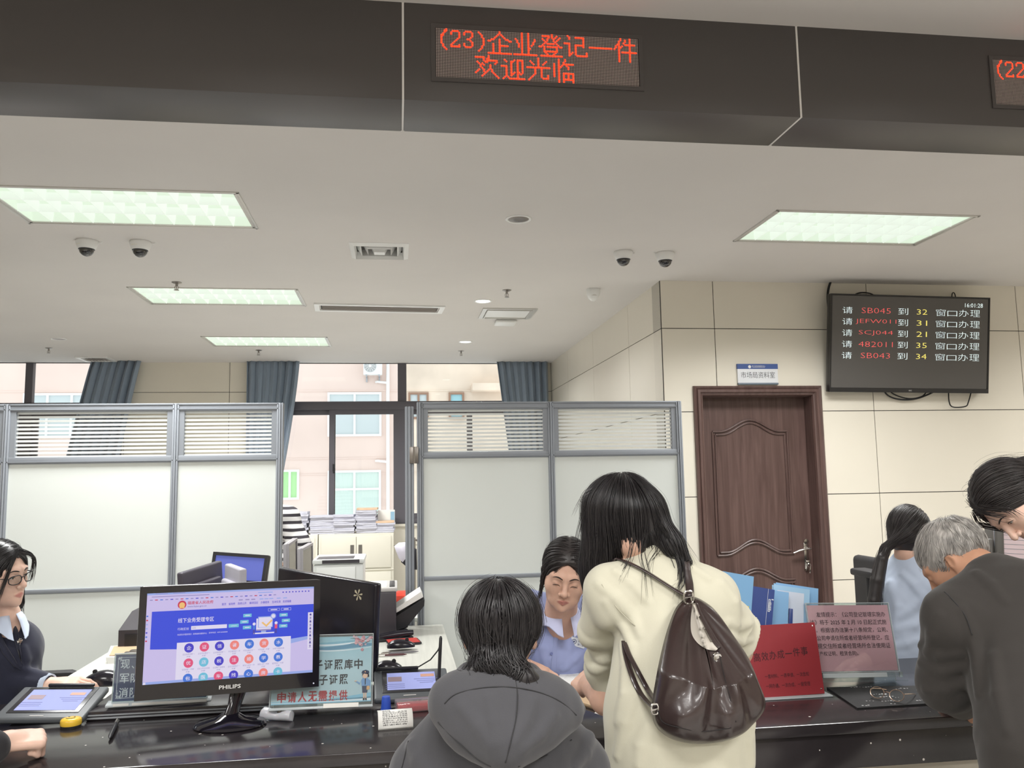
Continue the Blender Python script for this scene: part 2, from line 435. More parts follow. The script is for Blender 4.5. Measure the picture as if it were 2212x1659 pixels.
# ------------------------------------------------------------------ recessed louvre lights
m_rim = M('light_rim', (205, 203, 198), .35, metal=.3)
m_refl = M('light_reflector', (120, 130, 118), .5, emit=(220, 234, 214), es=.80)
m_tube = M('light_tube', (255, 255, 255), .5, emit=(250, 255, 250), es=1.1)
m_blade = M('light_blade', (150, 158, 148), .35, emit=(234, 242, 232), es=.68)
def louvre_light(x, y, label):
    e = thing('ceiling_light', (x, y, OC), label, 'ceiling light', 'recessed louvre lights')
    mb = MB(); w, d = .6, .3
    for a in (0, 1):
        o = .0 if a == 0 else .014; z0 = OC-.006 if a == 0 else OC-.003; q = .016
        mb.bx(x-w+o, x+w-o, y-d+o, y-d+o+q, z0, OC+.004, 0, .002); mb.bx(x-w+o, x+w-o, y+d-o-q, y+d-o, z0, OC+.004, 0, .002)
        mb.bx(x-w+o, x-w+o+q, y-d+o, y+d-o, z0, OC+.004, 0, .002); mb.bx(x+w-o-q, x+w-o, y-d+o, y+d-o, z0, OC+.004, 0, .002)
    mb.build('rim', m_rim, e)
    mb = MB(); z = OC+.095; u, v = .575, .275
    for k in range(3):          # three reflector troughs
        y0 = y-v+k*2*v/3; rows = []
        for j in range(9):
            a = math.pi*j/8; rows.append([(x-u, y0+v/3-v/3*math.cos(a), OC+.005+.085*math.sin(a)), (x+u, y0+v/3-v/3*math.cos(a), OC+.005+.085*math.sin(a))])
        mb.grid(rows)
    for sx in (-1, 1): mb.bx(x+sx*u-.004, x+sx*u+.004, y-v, y+v, OC, z)
    mb.bx(x-.585, x+.585, y-.285, y+.285, z+.004, z+.012)
    for sy in (-1, 1): mb.bx(x-.585, x+.585, y+sy*.282-.003, y+sy*.282+.003, OC, z)
    mb.build('reflector', m_refl, e)
    for k in range(3):
        mb = MB(); yy = y-v+(2*k+1)*v/3; mb.cyl((x-u+.01, yy, OC+.058), (x+u-.01, yy, OC+.058), .013, n=12); mb.build('tube', m_tube, e)
    mb = MB(); n = 11
    for i in range(1, n):       # hollow wedge blades across, dividers along
        xx = x-u+i*2*u/n; mb.prism([(xx-.001, OC-.001), (xx+.001, OC-.001), (xx+.011, OC+.05), (xx-.011, OC+.05)], 'y', y-v, y+v)
    for k in (1, 2):
        yy = y-v+k*2*v/3; mb.prism([(yy-.001, OC-.001), (yy+.001, OC-.001), (yy+.01, OC+.05), (yy-.01, OC+.05)], 'x', x-u, x+u)
    mb.build('louvre', m_blade, e, sharp=20)
    area('lamp', (x, y, OC-.002), 1.12, .52, PANEL_W, (1, 1, .985), 140)
for (x, y), lb in zip(PANELS, ('recessed louvre light nearest the black fascia, left side of ceiling', 'recessed louvre light in the middle of the left row, beside the long slot vent', 'recessed louvre light furthest back, nearest the windows', 'recessed louvre light on the right, above the dome cameras and queue screen')):
    louvre_light(x, y, lb)

# downlights
m_spot = M('spot_diffuser', (255, 255, 255), .5, emit=(255, 255, 255), es=3.0)
m_spotoff = M('dark_reflector', (120, 112, 106), .3, metal=.6)
def downlight(x, y, on, label):
    e = thing('downlight', (x, y, OC), label, 'downlight', 'round recessed downlights')
    mb = MB(); mb.lathe([(.055, .004), (.058, -.004), (.066, -.007), (.072, -.003), (.072, .002)], (x, y, OC), 36, caps=False); mb.build('rim', m_white, e)
    mb = MB()
    if on: mb.lathe([(0, -.003), (.054, -.003), (.056, .0)], (x, y, OC), 32, caps=False)
    else: mb.lathe([(.057, -.001), (.045, -.0045), (.02, -.003), (0, -.002)], (x, y, OC), 32, caps=False)
    mb.build('lens' if on else 'reflector', m_spot if on else m_spotoff, e)
    if on: area('lamp', (x, y, OC-.012), .09, .09, SPOT_W, (.95, .98, 1), 150)
downlight(.667, 4.388, 0, 'unlit round downlight in the middle of the ceiling')
downlight(-3.226, 8.469, 0, 'unlit round downlight at far left near the windows')
downlight(.69, 6.515, 1, 'lit white downlight beside the access hatch, nearer of the two lit ones')
downlight(.711, 8.507, 1, 'lit white downlight near the windows, further of the two lit ones')

# square air vent
def square_vent(x, y, r, label, tilt=0):
    e = thing('air_vent', (x, y, OC), label, 'air vent')
    mb = MB(); ring = lambda a, b, za, zb: mb.grid([[(x-a, y-a, za), (x+a, y-a, za), (x+a, y+a, za), (x-a, y+a, za)], [(x-b, y-b, zb), (x+b, y-b, zb), (x+b, y+b, zb), (x-b, y+b, zb)]], closed=True, smooth=False)
    ring(r, r*.84, OC-.002, OC-.016); ring(r*.84, r*.80, OC-.016, OC+.03); ring(r, r, OC-.002, OC+.002)
    mb.build('frame', m_white, e)
    for k, s in enumerate((.66, .42, .2)):
        mb = MB(); a = r*s; b = a+r*.13
        mb.grid([[(x-a, y-a, OC+.004-k*.006), (x+a, y-a, OC+.004-k*.006), (x+a, y+a, OC+.004-k*.006), (x-a, y+a, OC+.004-k*.006)], [(x-a*.92, y-a*.92, OC-.004-k*.006), (x+a*.92, y-a*.92, OC-.004-k*.006), (x+a*.92, y+a*.92, OC-.004-k*.006), (x-a*.92, y+a*.92, OC-.004-k*.006)], [(x-b, y-b, OC+.045), (x+b, y-b, OC+.045), (x+b, y+b, OC+.045), (x-b, y+b, OC+.045)]][(1 if k == 2 else 0):], closed=True, smooth=False)
        if k == 2: mb.bx(x-a*.92, x+a*.92, y-a*.92, y+a*.92, OC-.018, OC-.014)
        mb.build('louvre', m_white, e)
    mb = MB(); mb.bx(x-r*.84, x+r*.84, y-r*.84, y+r*.84, OC+.05, OC+.054); mb.build('duct', M('duct_grey', (158, 154, 150), .6), e)
square_vent(*VENT, .178, 'square white air diffuser with stepped louvres, between light panels')
# long slot vent
e = thing('slot_vent', (-.13, 6.83, OC), 'long narrow slot air vent with grey slats in the ceiling', 'air vent', R=Rz(.055))
mb = MB(Tr(0, 0, 0)); L, D = .525, .14
mb.rim(-L, L, -D, D, -.012, .002, .04, axis='z')
mb.build('frame', m_white, e, world=False)
mb = MB()
for i in range(6): mb.box((0, -D+.06+i*.032, -.004), (2*L-.12, .02, .004), 0, R=Rx(.6))
mb.build('slats', M('grey_slat', (176, 168, 162), .5), e, world=False)
mb = MB(); mb.bx(-L+.05, L-.05, -D+.03, D-.03, -.001, .0); mb.build('backing', m_gap, e, world=False)
# access hatch
e = thing('access_hatch', (.95, 7.0, OC), 'grey framed square ceiling access hatch beside a lit downlight', 'ceiling hatch')
mb = MB(); 
mb.rim(-.23, .23, -.22, .22, -.010, .001, .035, axis='z')
mb.rim(-.19, .19, -.18, .18, -.016, .001, .008, axis='z')
mb.build('frame', m_rim, e, world=False); mb = MB(); mb.bx(-.18, .18, -.17, .17, -.006, 0); mb.build('panel', m_white, e, world=False)
# wireless access point
e = thing('access_point', (.977, 7.33, OC), 'flat white wireless access point hanging behind the ceiling hatch', 'access point')
mb = MB(); mb.box((0, 0, -.022), (.19, .19, .03), 0, .013, seg=3); mb.build('case', m_white, e, world=False); mb = MB(); mb.box((0, 0, -.004), (.14, .14, .01), 0, .002); mb.build('bracket', m_rim, e, world=False)
# sprinklers
m_steel = M('steel', (150, 145, 140), .3, metal=.9)
def sprinkler(x, y, label):
    e = thing('sprinkler', (x, y, OC), label, 'sprinkler', 'ceiling fire sprinklers')
    mb = MB(); mb.lathe([(.034, .0), (.034, -.003), (.02, -.008), (.0, -.009)], (0, 0, 0), 24); mb.build('flange', m_steel, e, world=False)
    mb = MB(); mb.cyl((0, 0, -.006), (0, 0, -.028), .009, .008, 12)
    for s in (-1, 1): mb.tube([(s*.007, 0, -.026), (s*.013, 0, -.035), (s*.011, 0, -.046), (s*.002, 0, -.054)], .0022, 6)
    mb.cyl((0, 0, -.028), (0, 0, -.05), .0028, n=8); mb.build('frame', m_steel, e, world=False)
    mb = MB(); mb.lathe([(.0, -.053), (.018, -.054), (.018, -.056), (0, -.057)], (0, 0, 0), 20); mb.build('deflector', m_steel, e, world=False)
for (x, y, l) in ((-1.53, 6.02, 'fire sprinkler in front of the middle light panel'), (.83, 6.12, 'fire sprinkler beside the nearer lit downlight'), (-3.54, 9.05, 'fire sprinkler at far left below the unlit downlight'), (-1.46, 9.13, 'fire sprinkler just behind the furthest light panel'), (.716, 9.14, 'fire sprinkler just behind the further lit downlight')): sprinkler(x, y, l)
# ceiling exhaust grille
e = thing('exhaust_grille', (-3.33, 9.81, OC), 'white square exhaust grille near the windows at far left', 'air vent')
mb = MB()
mb.rim(-.17, .17, -.17, .17, -.014, .001, .04, axis='z')
mb.build('frame', m_white, e, world=False); mb = MB()
for i in range(7): mb.box((-.105+i*.035, 0, -.006), (.02, .26, .003), 0, R=Ry(.5))
mb.build('slats', M('grey_slat'), e, world=False)
# dome cameras
m_dome = M('smoked_dome', (22, 22, 26), .06, spec=.8, coat=.6)
m_yel = M('yellow_sticker', (222, 205, 92), .6)
def dome(x, y, sticker, label, rz):
    e = thing('dome_camera', (x, y, OC), label, 'security camera', 'white dome security cameras', rz=rz)
    mb = MB(); mb.lathe([(.058, .0), (.06, -.004), (.06, -.012), (.055, -.03), (.047, -.05), (.042, -.052)], (0, 0, 0), 36, caps=False); mb.lathe([(.042, -.052), (0, -.05)], (0, 0, 0), 36, caps=False); mb.build('housing', m_white, e, world=False, sharp=50)
    mb = MB(); mb.lathe([(.041, -.05)]+[(.041*math.cos(a), -.052-.041*math.sin(a)) for a in np.linspace(.05, math.pi/2, 9)], (0, 0, 0), 32, caps=False); dm = mb.build('dome', m_dome, e, world=False)
    mb = MB(); mb.lathe([(.0445, -.046), (.0445, -.053), (.042, -.055)], (0, 0, 0), 36, caps=False); mb.build('collar', m_dkplastic, e, world=False)
    mb = MB(); mb.tube([(.052, .01, -.004), (.07, .014, -.006), (.078, .018, -.001)], .0025, 6); mb.build('cable', m_white, e, world=False)
    if sticker:
        mb = MB(); rows = [[(.0575*math.sin(a)*1.0, -.0575*math.cos(a), z) for a in np.linspace(sticker-.38, sticker+.38, 6)] for z in (-.014, -.03)]
        rows[1] = [(p[0]*.957, p[1]*.957, p[2]) for p in rows[1]]; mb.grid(rows); mb.build('sticker', m_yel, e, world=False)
dome(-1.775, 5.0, -.75, 'leftmost dome camera, white with a yellow sticker turned to its left', 0)
dome(-1.48, 5.0, -.4, 'dome camera with a yellow sticker facing front, second from left', 0)
dome(1.426, 5.0, 0, 'plain white dome camera left of its twin, right half of the ceiling', 0)
dome(1.703, 5.01, 0, 'plain white dome camera nearest the right light panel', math.pi)
# motion sensor
e = thing('motion_sensor', (1.481, 6.04, OC), 'white wedge shaped motion sensor under ceiling near the side wall', 'sensor')
mb = MB(); rows = []
for z, w, d, yo in ((0, .05, .035, 0), (-.012, .052, .038, 0), (-.04, .05, .036, .004), (-.07, .036, .028, .012), (-.088, .014, .014, .02)):
    rows.append([(w*math.copysign(abs(math.cos(a))**.7, math.cos(a)), yo+d*math.copysign(abs(math.sin(a))**.7, math.sin(a)), z) for a in np.linspace(0, 2*math.pi, 24, endpoint=False)])
V = mb.grid(rows, closed=True); mb.bm.faces.new(V[-1]); mb.build('case', m_white, e, world=False, sharp=60)
mb = MB(); mb.grid([[(.0505*math.sin(a), -.0385*math.cos(a)+.004, -.022) for a in np.linspace(-.7, .7, 8)], [(.045*math.sin(a), -.034*math.cos(a)+.008, -.056) for a in np.linspace(-.7, .7, 8)]]); mb.build('lens', M('milky_lens', (214, 210, 204), .25), e, world=False)
# ------------------------------------------------------------------ buildings across the yard
m_pink = M('pink_render', (229, 207, 197), .9, var=(.6, .05))
m_cream = M('stained_render', (226, 208, 190), .9, var=(.9, .15))
m_bwin = M('far_pane', (196, 206, 208), .15); m_bframe = M('far_frame', (236, 236, 236), .5); m_brown = M('brown_frame', (150, 116, 96), .6)
m_teal = M('teal_pane', (150, 196, 206), .3); m_green = M('green_blind', (176, 224, 160), .6); m_vcurt = M('pale_curtain', (205, 222, 214), .8, bump=(60, .6, .02, (1, 1, .02)))
BY = 20.0
def facade(name, x0, x1, mat, label):
    e = thing(name, ((x0+x1)/2, BY, 0), label, 'building')
    mb = MB(); mb.bx(x0, x1, BY, BY+3, 0, 8.5)
    for z in (pix(700, 992, y=BY).z, pix(700, 1024, y=BY).z-.02, pix(700, 846, y=BY).z): mb.bx(x0, x1, BY-.012, BY, z, z+.03)
    mb.build('wall', mat, e); return e
def fwin(e, px0, py0, px1, py1, mf, mp, nv=1, nh=0, drop=0):
    a = pix(px0, py0, y=BY); b = pix(px1, py1, y=BY); mb = MB(); t = .05
    x0, x1, z0, z1 = a.x, b.x, b.z, a.z
    mb.rim(x0, x1, BY-.05, BY+.01, z0, z1, t)
    for i in range(nv): x = x0+(x1-x0)*(i+1)/(nv+1); mb.bx(x-t/2, x+t/2, BY-.049, BY+.01, z0+.01, z1-.01)
    for i in range(nh): z = z0+(z1-z0)*.62; mb.bx(x0+.01, x1-.01, BY-.048, BY+.01, z-t/2, z+t/2)
    w = mb.build('window', mf, e); mb = MB(); mb.bx(x0+.02, x1-.02, BY-.015, BY-.005, z0+.02, z1-.02); mb.build('pane', mp, w)
pk = facade('building', -12, pix(868, 900, y=BY).x, m_pink, 'pink rendered building seen through the window, with white framed windows')
fwin(pk, 708, 848, 824, 942, m_bframe, m_bwin); fwin(pk, 708, 1017, 823, 1122, m_bframe, m_vcurt, 1, 1); fwin(pk, 606, 1015, 646, 1079, m_bframe, m_green, 1)
fwin(pk, 52, 850, 205, 945, m_bframe, m_bwin, 2)
cb = facade('building', pix(868, 900, y=BY).x, 9, m_cream, 'cream building with weather stains seen through right half of window')
fwin(cb, 882, 848, 926, 905, m_brown, m_bwin); fwin(cb, 969, 848, 1003, 905, m_brown, m_teal, 0)
p = pix(990, 843, y=BY); mb = MB(); mb.bx(p.x+.3, p.x+1.6, BY-.5, BY, p.z-.05, p.z+.12, 0, .01); mb.build('canopy', m_cream, cb)
# outdoor air conditioner
a = pix(786, 785, y=BY); b = pix(826, 813, y=BY); ac = thing('air_conditioner', ((a.x+b.x)/2, BY, b.z), 'white outdoor air conditioner unit high on the pink wall', 'air conditioner')
mb = MB(); mb.bx(a.x, b.x, BY-.36, BY-.16, b.z, b.z+.42, 0, .02); mb.build('case', m_white, ac)
cx = a.x+.16; mb = MB(); mb.cyl((cx, BY-.375, b.z+.2), (cx, BY-.355, b.z+.2), .14, n=28); mb.build('fan_grille', M('grille_grey', (176, 178, 180), .5), ac)
mb = MB()
for k in range(12):
    an = k*math.pi/6; mb.box((cx+.085*math.cos(an), BY-.385, b.z+.2+.085*math.sin(an)), (.09, .006, .012), 0, R=Ry(-an))
mb.cyl((cx, BY-.395, b.z+.2), (cx, BY-.37, b.z+.2), .035, n=16); mb.build('fan_blades', m_white, ac)
mb = MB()
for x in (a.x+.07, b.x-.07): mb.bx(x-.015, x+.015, BY-.35, BY-.002, b.z-.03, b.z-.001); mb.bx(x-.015, x+.015, BY-.04, BY-.002, b.z-.14, b.z)
mb.build('bracket', m_alu, ac)
dp = pix(838, 900, y=BY); e = thing('drain_pipe', (dp.x, BY, 0), 'white drain pipe running down the pink building wall', 'pipe')
mb = MB(); mb.cyl((dp.x, BY-.08, 0), (dp.x, BY-.08, 8), .04, n=12); mb.build('pipe', m_bframe, e)
for py in (828, 998):
    z = pix(838, py, y=BY).z; mb = MB(); mb.tube([(dp.x, BY-.08, z), (dp.x-.25, BY-.08, z+.03), (dp.x-.28, BY-.02, z+.03)], .028, 8); mb.build('branch', m_bframe, e)

# ------------------------------------------------------------------ curtains
m_curt = M('blue_grey_curtain', (136, 150, 166), .8, var=(40, .05, (1, 1, .1)), sheen=.3)
def curtain(top, bot, y, n, label, z1=OC+.03, z0=.35, ease=1.):
    """top=(x0,x1), bot=(x0,x1): pleated cloth gathered sideways"""
    mb = MB(); rows = []; N = n*12
    for i in range(22):
        u = i/21; z = z1+(z0-z1)*u; e = u**ease; row = []
        for j in range(N+1):
            v = j/N; x = (top[0]*(1-e)+bot[0]*e)*(1-v)+(top[1]*(1-e)+bot[1]*e)*v
            a = .042*(1-.25*u); ph = 2*math.pi*n*v
            row.append((x+.010*math.sin(2*ph+.6), y+a*math.sin(ph+.5*math.sin(3*v))*(.7+.3*math.sin(7*v+2)), z))
        rows.append(row)
    mb.grid(rows); o = mb.build('curtain', m_curt, sharp=0)
    md = o.modifiers.new('th', 'SOLIDIFY'); md.thickness = .004
    return tag(o, label, 'curtain', 'blue grey window curtains')
curtain((-3.44, -2.90), (-3.95, -3.35), 9.98, 6, 'blue grey pleated curtain at the far left window, swept left', ease=.9)
curtain((-1.73, -1.13), (-1.72, -1.42), 9.985, 7, 'blue grey pleated curtain left of the big window, swept to left', z0=.99, ease=1.3)
curtain((1.21, 1.84), (1.52, 1.84), 9.98, 7, 'blue grey pleated curtain at right end of the big window', ease=1.0)

# ------------------------------------------------------------------ office partition screens
m_part = M('partition_frame', (142, 147, 154), .45, metal=.15)
m_board = M('partition_board', (224, 229, 225), .5, var=(1.0, .015))
m_strip = bpy.data.materials.new('striped_glass'); m_strip.use_nodes = True
t = NT(m_strip); t.n.remove(t.n['Principled BSDF']); tc = t.add('ShaderNodeTexCoord'); sx = t.add('ShaderNodeSeparateXYZ'); t.link(tc.outputs['Object'], sx.inputs[0])
fr = t.math('FRACT', t.math('DIVIDE', sx.outputs[2], .0215)); band = t.math('LESS_THAN', fr, .54)
tr = t.add('ShaderNodeBsdfTransparent', i_0=(.96, .97, .97, 1)); gl = t.add('ShaderNodeBsdfGlossy', i_Roughness=.05); m1 = t.add('ShaderNodeMixShader', i_0=.05)
t.link(tr.outputs[0], m1.inputs[1]); t.link(gl.outputs[0], m1.inputs[2])
df = t.add('ShaderNodeBsdfDiffuse', i_0=lin((238, 240, 238))); tl = t.add('ShaderNodeBsdfTranslucent', i_0=lin((238, 240, 238))); m2 = t.add('ShaderNodeMixShader', i_0=.5)
t.link(df.outputs[0], m2.inputs[1]); t.link(tl.outputs[0], m2.inputs[2]); m3 = t.add('ShaderNodeMixShader'); t.link(t.math('MULTIPLY', band, .92), m3.inputs[0]); t.link(m1.outputs[0], m3.inputs[1]); t.link(m2.outputs[0], m3.inputs[2]); t.link(m3.outputs[0], t.n['Material Output'].inputs[0])
PY, PH = 4.8, 1.99
def post(mb, x, w=.036, y=PY, z=PH):
    for k in (-1, 0, 1): mb.bx(x+k*w/3-w/6+.001, x+k*w/3+w/6-.001, y-.024-(.004 if k == 0 else 0), y+.024, 0, z, 0, .003)
    mb.bx(x-w/2, x+w/2, y-.02, y+.02, 0, z-.002)
def screen(x0, x1, label, lpost=True, rpost=True, zg=(1.705, 1.945)):
    e = thing('partition_screen', ((x0+x1)/2, PY, 0), label, 'partition', 'grey framed office partition screens')
    mb = MB(); y0, y1 = PY-.02, PY+.02
    for z0, z1 in ((PH-.042, PH-.006), (zg[0]-.038, zg[0]-.002)): mb.bx(x0, x1, y0, y1, z0, z1, 0, .003); mb.bx(x0, x1, y0-.004, y1+.004, z0+.008, z0+.014)
    mb.bx(x0, x1, y0-.004, y1+.004, PH-.010, PH, 0, .002)
    mb.bx(x0, x1, y0, y1, .985, 1.008, 0, .003); mb.bx(x0, x1, y0, y1, .02, .09, 0, .003)
    for a, b in ((x0+.019, x0+.045), (x1-.045, x1-.019)): mb.bx(a, b, y0+.003, y1-.003, zg[0]-.01, PH-.03)
    for a, b in ((x0+.016, x0+.0185), (x1-.0185, x1-.016)): mb.bx(a, b, y0+.002, y1-.002, .03, PH-.02)
    mb.build('frame', m_part, e)
    for ok, x in ((lpost, x0), (rpost, x1)):
        if ok: mb = MB(); post(mb, x); mb.build('post', m_part, e)
    mb = MB(); mb.bx(x0+.04, x1-.04, PY-.003, PY+.003, zg[0]-.005, zg[1]+.01); mb.build('striped_glass', m_strip, e)
    for z0, z1 in ((1.008, zg[0]-.036), (.09, .985)): mb = MB(); mb.bx(x0+.016, x1-.016, PY-.011, PY+.011, z0, z1); mb.build('board', m_board, e)
    return e
screen(-3.2, -2.065, 'partition screen cut off by the left edge of the photo', rpost=False)
screen(-2.065, -1.20, 'wide partition screen at left, behind the clerk in glasses', rpost=False)
screen(-1.20, -.643, 'narrow partition screen left of the window gap, behind the monitors')
sc = screen(.135, .895, 'partition screen right of the window gap, behind the seated clerk', rpost=False)
screen(.895, 1.672, 'partition screen beside the brown door, behind the standing woman')
mb = MB(); post(mb, .075, .05, z=1.965); mb.build('door_post', m_part, sc)
mb = MB(); mb.bx(.075, .125, PY-.034, PY-.026, 1.64, 1.735, 0, .002); mb.cyl((.1, PY-.036, 1.64), (.1, PY-.036, 1.735), .006, n=10); mb.build('hinge', m_steel, sc)

# ------------------------------------------------------------------ queue screen (television)
def frame_at(tl, tr, br, bl):
    c = (tl+tr+br+bl)/4; X = ((tr+br)-(tl+bl)).normalized(); Z = ((tl+tr)-(bl+br)); Z = (Z-X*Z.dot(X)).normalized(); Y = Z.cross(X)
    return Matrix(((X.x, Y.x, Z.x, c.x), (X.y, Y.y, Z.y, c.y), (X.z, Y.z, Z.z, c.z), (0, 0, 0, 1))), ((tr-tl).length+(br-bl).length)/2, ((tl-bl).length+(tr-br).length)/2
tvM, TW, TH = frame_at(pix(1789, 634, y=5.569), pix(2133, 643, y=5.569), pix(2140, 850, y=5.66), pix(1797, 846, y=5.66))
tv = thing('television', tvM.translation, 'large black wall screen showing queue numbers, right of the brown door', 'television', R=tvM.to_3x3())
m_bez = M('tv_bezel', (40, 39, 40), .3); m_scr = M('tv_screen', (88, 86, 85), .14, spec=.7)
mb = MB(); mb.box((0, .03, 0), (TW, .05, TH), 0, .006); mb.build('case', m_bez, tv, world=False)
mb = MB(); mb.bx(-TW/2+.012, TW/2-.012, .0, .006, -TH/2+.032, TH/2-.012); mb.build('screen', m_scr, tv, world=False)
mb = MB()
mb.rim(-TW/2, TW/2, -.004, .012, -TH/2, TH/2, .011, tb=.031)
bz = mb.build('bezel', m_bez, tv, world=False)
m_wt = M('screen_white', (235, 250, 250), .5, emit=(225, 245, 248), es=.72); m_rt = M('screen_red', (232, 90, 90), .5, emit=(232, 92, 92), es=.72); m_yt = M('screen_yellow', (235, 220, 110), .5, emit=(236, 222, 112), es=.72)
fx = lambda u: -TW/2+TW*u; fz = lambda v: TH/2-TH*v
rowsT = [('SB045', '32'), ('JEFW011', '31'), ('SCJ044', '21'), ('482011', '35'), ('SB043', '34')]
for k, (code, win) in enumerate(rowsT):
    v = .133+.115*k; h = TH*.068; cw = {5: .18, 6: .212, 7: .252}[len(code)]
    def word(nm, mt, *a, **kw):
        mw = MB(); mw.text(*a, **kw); mw.build(nm, mt, tv, world=False, smooth=False)
    word('lettering', m_wt, '请', fx(.073), fz(v+.066), TW*.062, h, bold=-.012); word('lettering', m_wt, '到', fx(.418), fz(v+.066), TW*.062, h, bold=-.012)
    word('ticket_number', m_rt, code, fx(.281-cw/2), fz(v+.058), TW*cw, TH*.054, bold=-.022); word('window_number', m_yt, win, fx(.535), fz(v+.06), TW*.066, TH*.054, bold=-.012)
    for j, ch in enumerate('窗口办理'): word('lettering', m_wt, ch, fx(.656+.073*j), fz(v+.07), TW*.062, h*(.8 if ch == '口' else 1.02), bold=-.015)
mw = MB(); mw.text('16:01:28', fx(.84), fz(.106), TW*.115, TH*.042, bold=-.005); mw.build('clock_text', m_wt, tv, world=False, smooth=False)
mb = MB(); mb.text('AOC', -.012, -TH/2+.01, .025, .011, y=-.004); mb.build('maker_mark', m_white, bz, world=False, smooth=False)
mb = MB(); mb.bx(-.25, .25, .055, .1, -.2, .2); mb.build('wall_mount', m_dkplastic, tv, world=False)
def cable(name, pts, r, label, mat=m_rubber, n=8, cat='cable'):
    P = [Vector(p) for p in pts]; out = []
    for i in range(len(P)-1):
        p0 = P[max(i-1, 0)]; p1 = P[i]; p2 = P[i+1]; p3 = P[min(i+2, len(P)-1)]
        for k in range(6):
            u = k/6; out.append(.5*((2*p1)+(p2-p0)*u+(2*p0-5*p1+4*p2-p3)*u*u+(3*p1-p0-3*p2+p3)*u**3))
    out.append(P[-1]); mb = MB(); mb.tube(out, r, n); o = mb.build(name, mat, sharp=60)
    return tag(o, label, cat) if label else o
q = lambda x, y, d=5.715: pix(x, y, y=d)
cable('power_cable', [q(1796, 605), q(1790, 622), q(1788, 645), q(1792, 690)], .009, 'thick black cable down the left edge of the queue screen')
cable('signal_cable', [q(1840, 650), q(1848, 636), q(1866, 632), q(1886, 637), q(1892, 652)], .005, 'black cable loop over the top of the queue screen')
cable('antenna_cable', [q(2056, 650), q(2057, 634), q(2062, 634), q(2066, 650)], .004, 'short black cable loop at top right of the queue screen')
cable('slack_cable', [q(1905, 835), q(1918, 854), q(1945, 863), q(1980, 861), q(2016, 847), q(2030, 835)], .006, 'slack black cable hanging under the queue screen, left of the hoop')
cable('slack_cable', [q(1915, 835), q(1930, 851), q(1962, 861), q(1990, 857), q(2002, 845), q(2004, 835)], .005, 'thin inner cable hanging inside the slack loop under the screen')
cable('hoop_cable', [q(2049, 838), q(2050, 866), q(2058, 879), q(2085, 878), q(2092, 868), q(2100, 838)], .0045, 'thin dark cable hoop hanging under right end of the queue screen')

# ------------------------------------------------------------------ door plate
tl = pix(1591, 788, y=5.735); br = pix(1680, 832, y=5.735); e = thing('door_sign', ((tl.x+br.x)/2, 5.738, br.z+.004), 'white and blue room sign above the brown door', 'sign')
w = br.x-tl.x; h = tl.z-br.z
mb = MB(); mb.bx(-w/2, w/2, -.016, 0, 0, h, 0, .002); mb.build('plate', M('sign_white', (224, 226, 230), .4), e, world=False)
mb = MB(); mb.bx(-w/2-.001, w/2+.001, -.0175, 0, h*.76, h+.001); mb.build('blue_band', M('sign_blue', (66, 90, 150), .4), e, world=False)
mb = MB(); mb.bx(-w/2, w/2, -.02, 0, -.001, h*.08, 0, .002); mb.build('lower_edge', M('sign_grey', (108, 120, 132), .4), e, world=False)
mb = MB(); mb.text('市场局资料室', -w*.42, h*.31, w*.84, h*.31, y=-.0165, bold=-.005); mb.build('lettering', M('ink_grey', (70, 72, 76), .7), e, world=False, smooth=False)
mb = MB(); mb.text('阳江区政务服务中心', -w*.14, h*.855, w*.33, h*.075, y=-.018); mb.bx(-w*.13, w*.18, -.0182, -.018, h*.825, h*.835)
mb.lathe([(0, 0), (w*.037, 0)], (-w*.2, -.0184, h*.865), 20, R=Rx(math.pi/2).to_3x3(), caps=False); mb.build('lettering', m_white, e, world=False, smooth=False)

# ------------------------------------------------------------------ LED signs on the fascia
LED = {
 '(': (8, '6160 5251 4344 3439 4a4b 5c5c 6d6d'), ')': (8, '2121 3232 4344 5559 4a4b 3c3c 2d2d'),
 '2': (8, '1213 2151 6265 5656 4747 3838 2929 1a1b 1b6b 6a6a'), '3': (8, '1213 2151 6264 5555 3646 5757 686a 2b5b 191a'),
 '企': (16, '7071 6262 5353 4444 3535 2525 1616 0606 8282 9393 a4a4 b5c5 d6e6 757d 89c9 383d 0eee'),
 '业': (16, '505d 909d 0eee 1414 2526 3739 d4d4 d5d5 c6c7 b8b8 aaaa'),
 '登': (16, '2161 6262 5354 2323 3434 4545 3636 2727 0818 8082 9394 b1b1 a2a2 d2d2 c3c3 b4b4 a5a5 b6b6 c7c7 d8e8 5696 58b8 383a b8ba 3bbb 4c4c 5d5d acac 9d9d 1eee'),
 '记': (16, '2020 3132 0535 353d 4c4c 5b5b 71c1 c2c7 76b6 767c 8ded ebec'),
 '一': (16, '07e7'),
 '件': (16, '4041 3233 2424 1515 0707 1616 333f a0af 74d4 7172 6363 5555 4646 59e9'),
 '欢': (16, '0252 5354 1414 2525 3636 4545 3737 4848 595a 2828 1919 0a0a 8083 7474 6565 5656 83d3 d4d4 c5c5 9678 8888 798a 6b5c 4d4d a9aa bbbb cccc dddd eeee 9698'),
 '迎': (16, '2222 3333 0636 363c 2d2d 1e1e 4d4d 5eee 6373 8282 636c 7b7b 8a8a a2a2 a2d2 d2da a2ad cbcb baba'),
 '光': (16, '7076 2222 3333 4444 c2c2 b3b3 a4a4 06e6 575a 4b4b 3c3c 2d2d 1e1e 979c ad dd dddd adcd dbdc'),
 '临': (16, '1b1b 133b 2b2b 404f 8082 7373 6464 5555 84d4 9595 a6a6 79d9 797e d9de 7dcd a9ad'),
}
LED['临'] = (16, '131b 404f 8081 7273 6464 5555 73d3 9494 a5a6 79d9 797f d9df 7ddd a9ad')
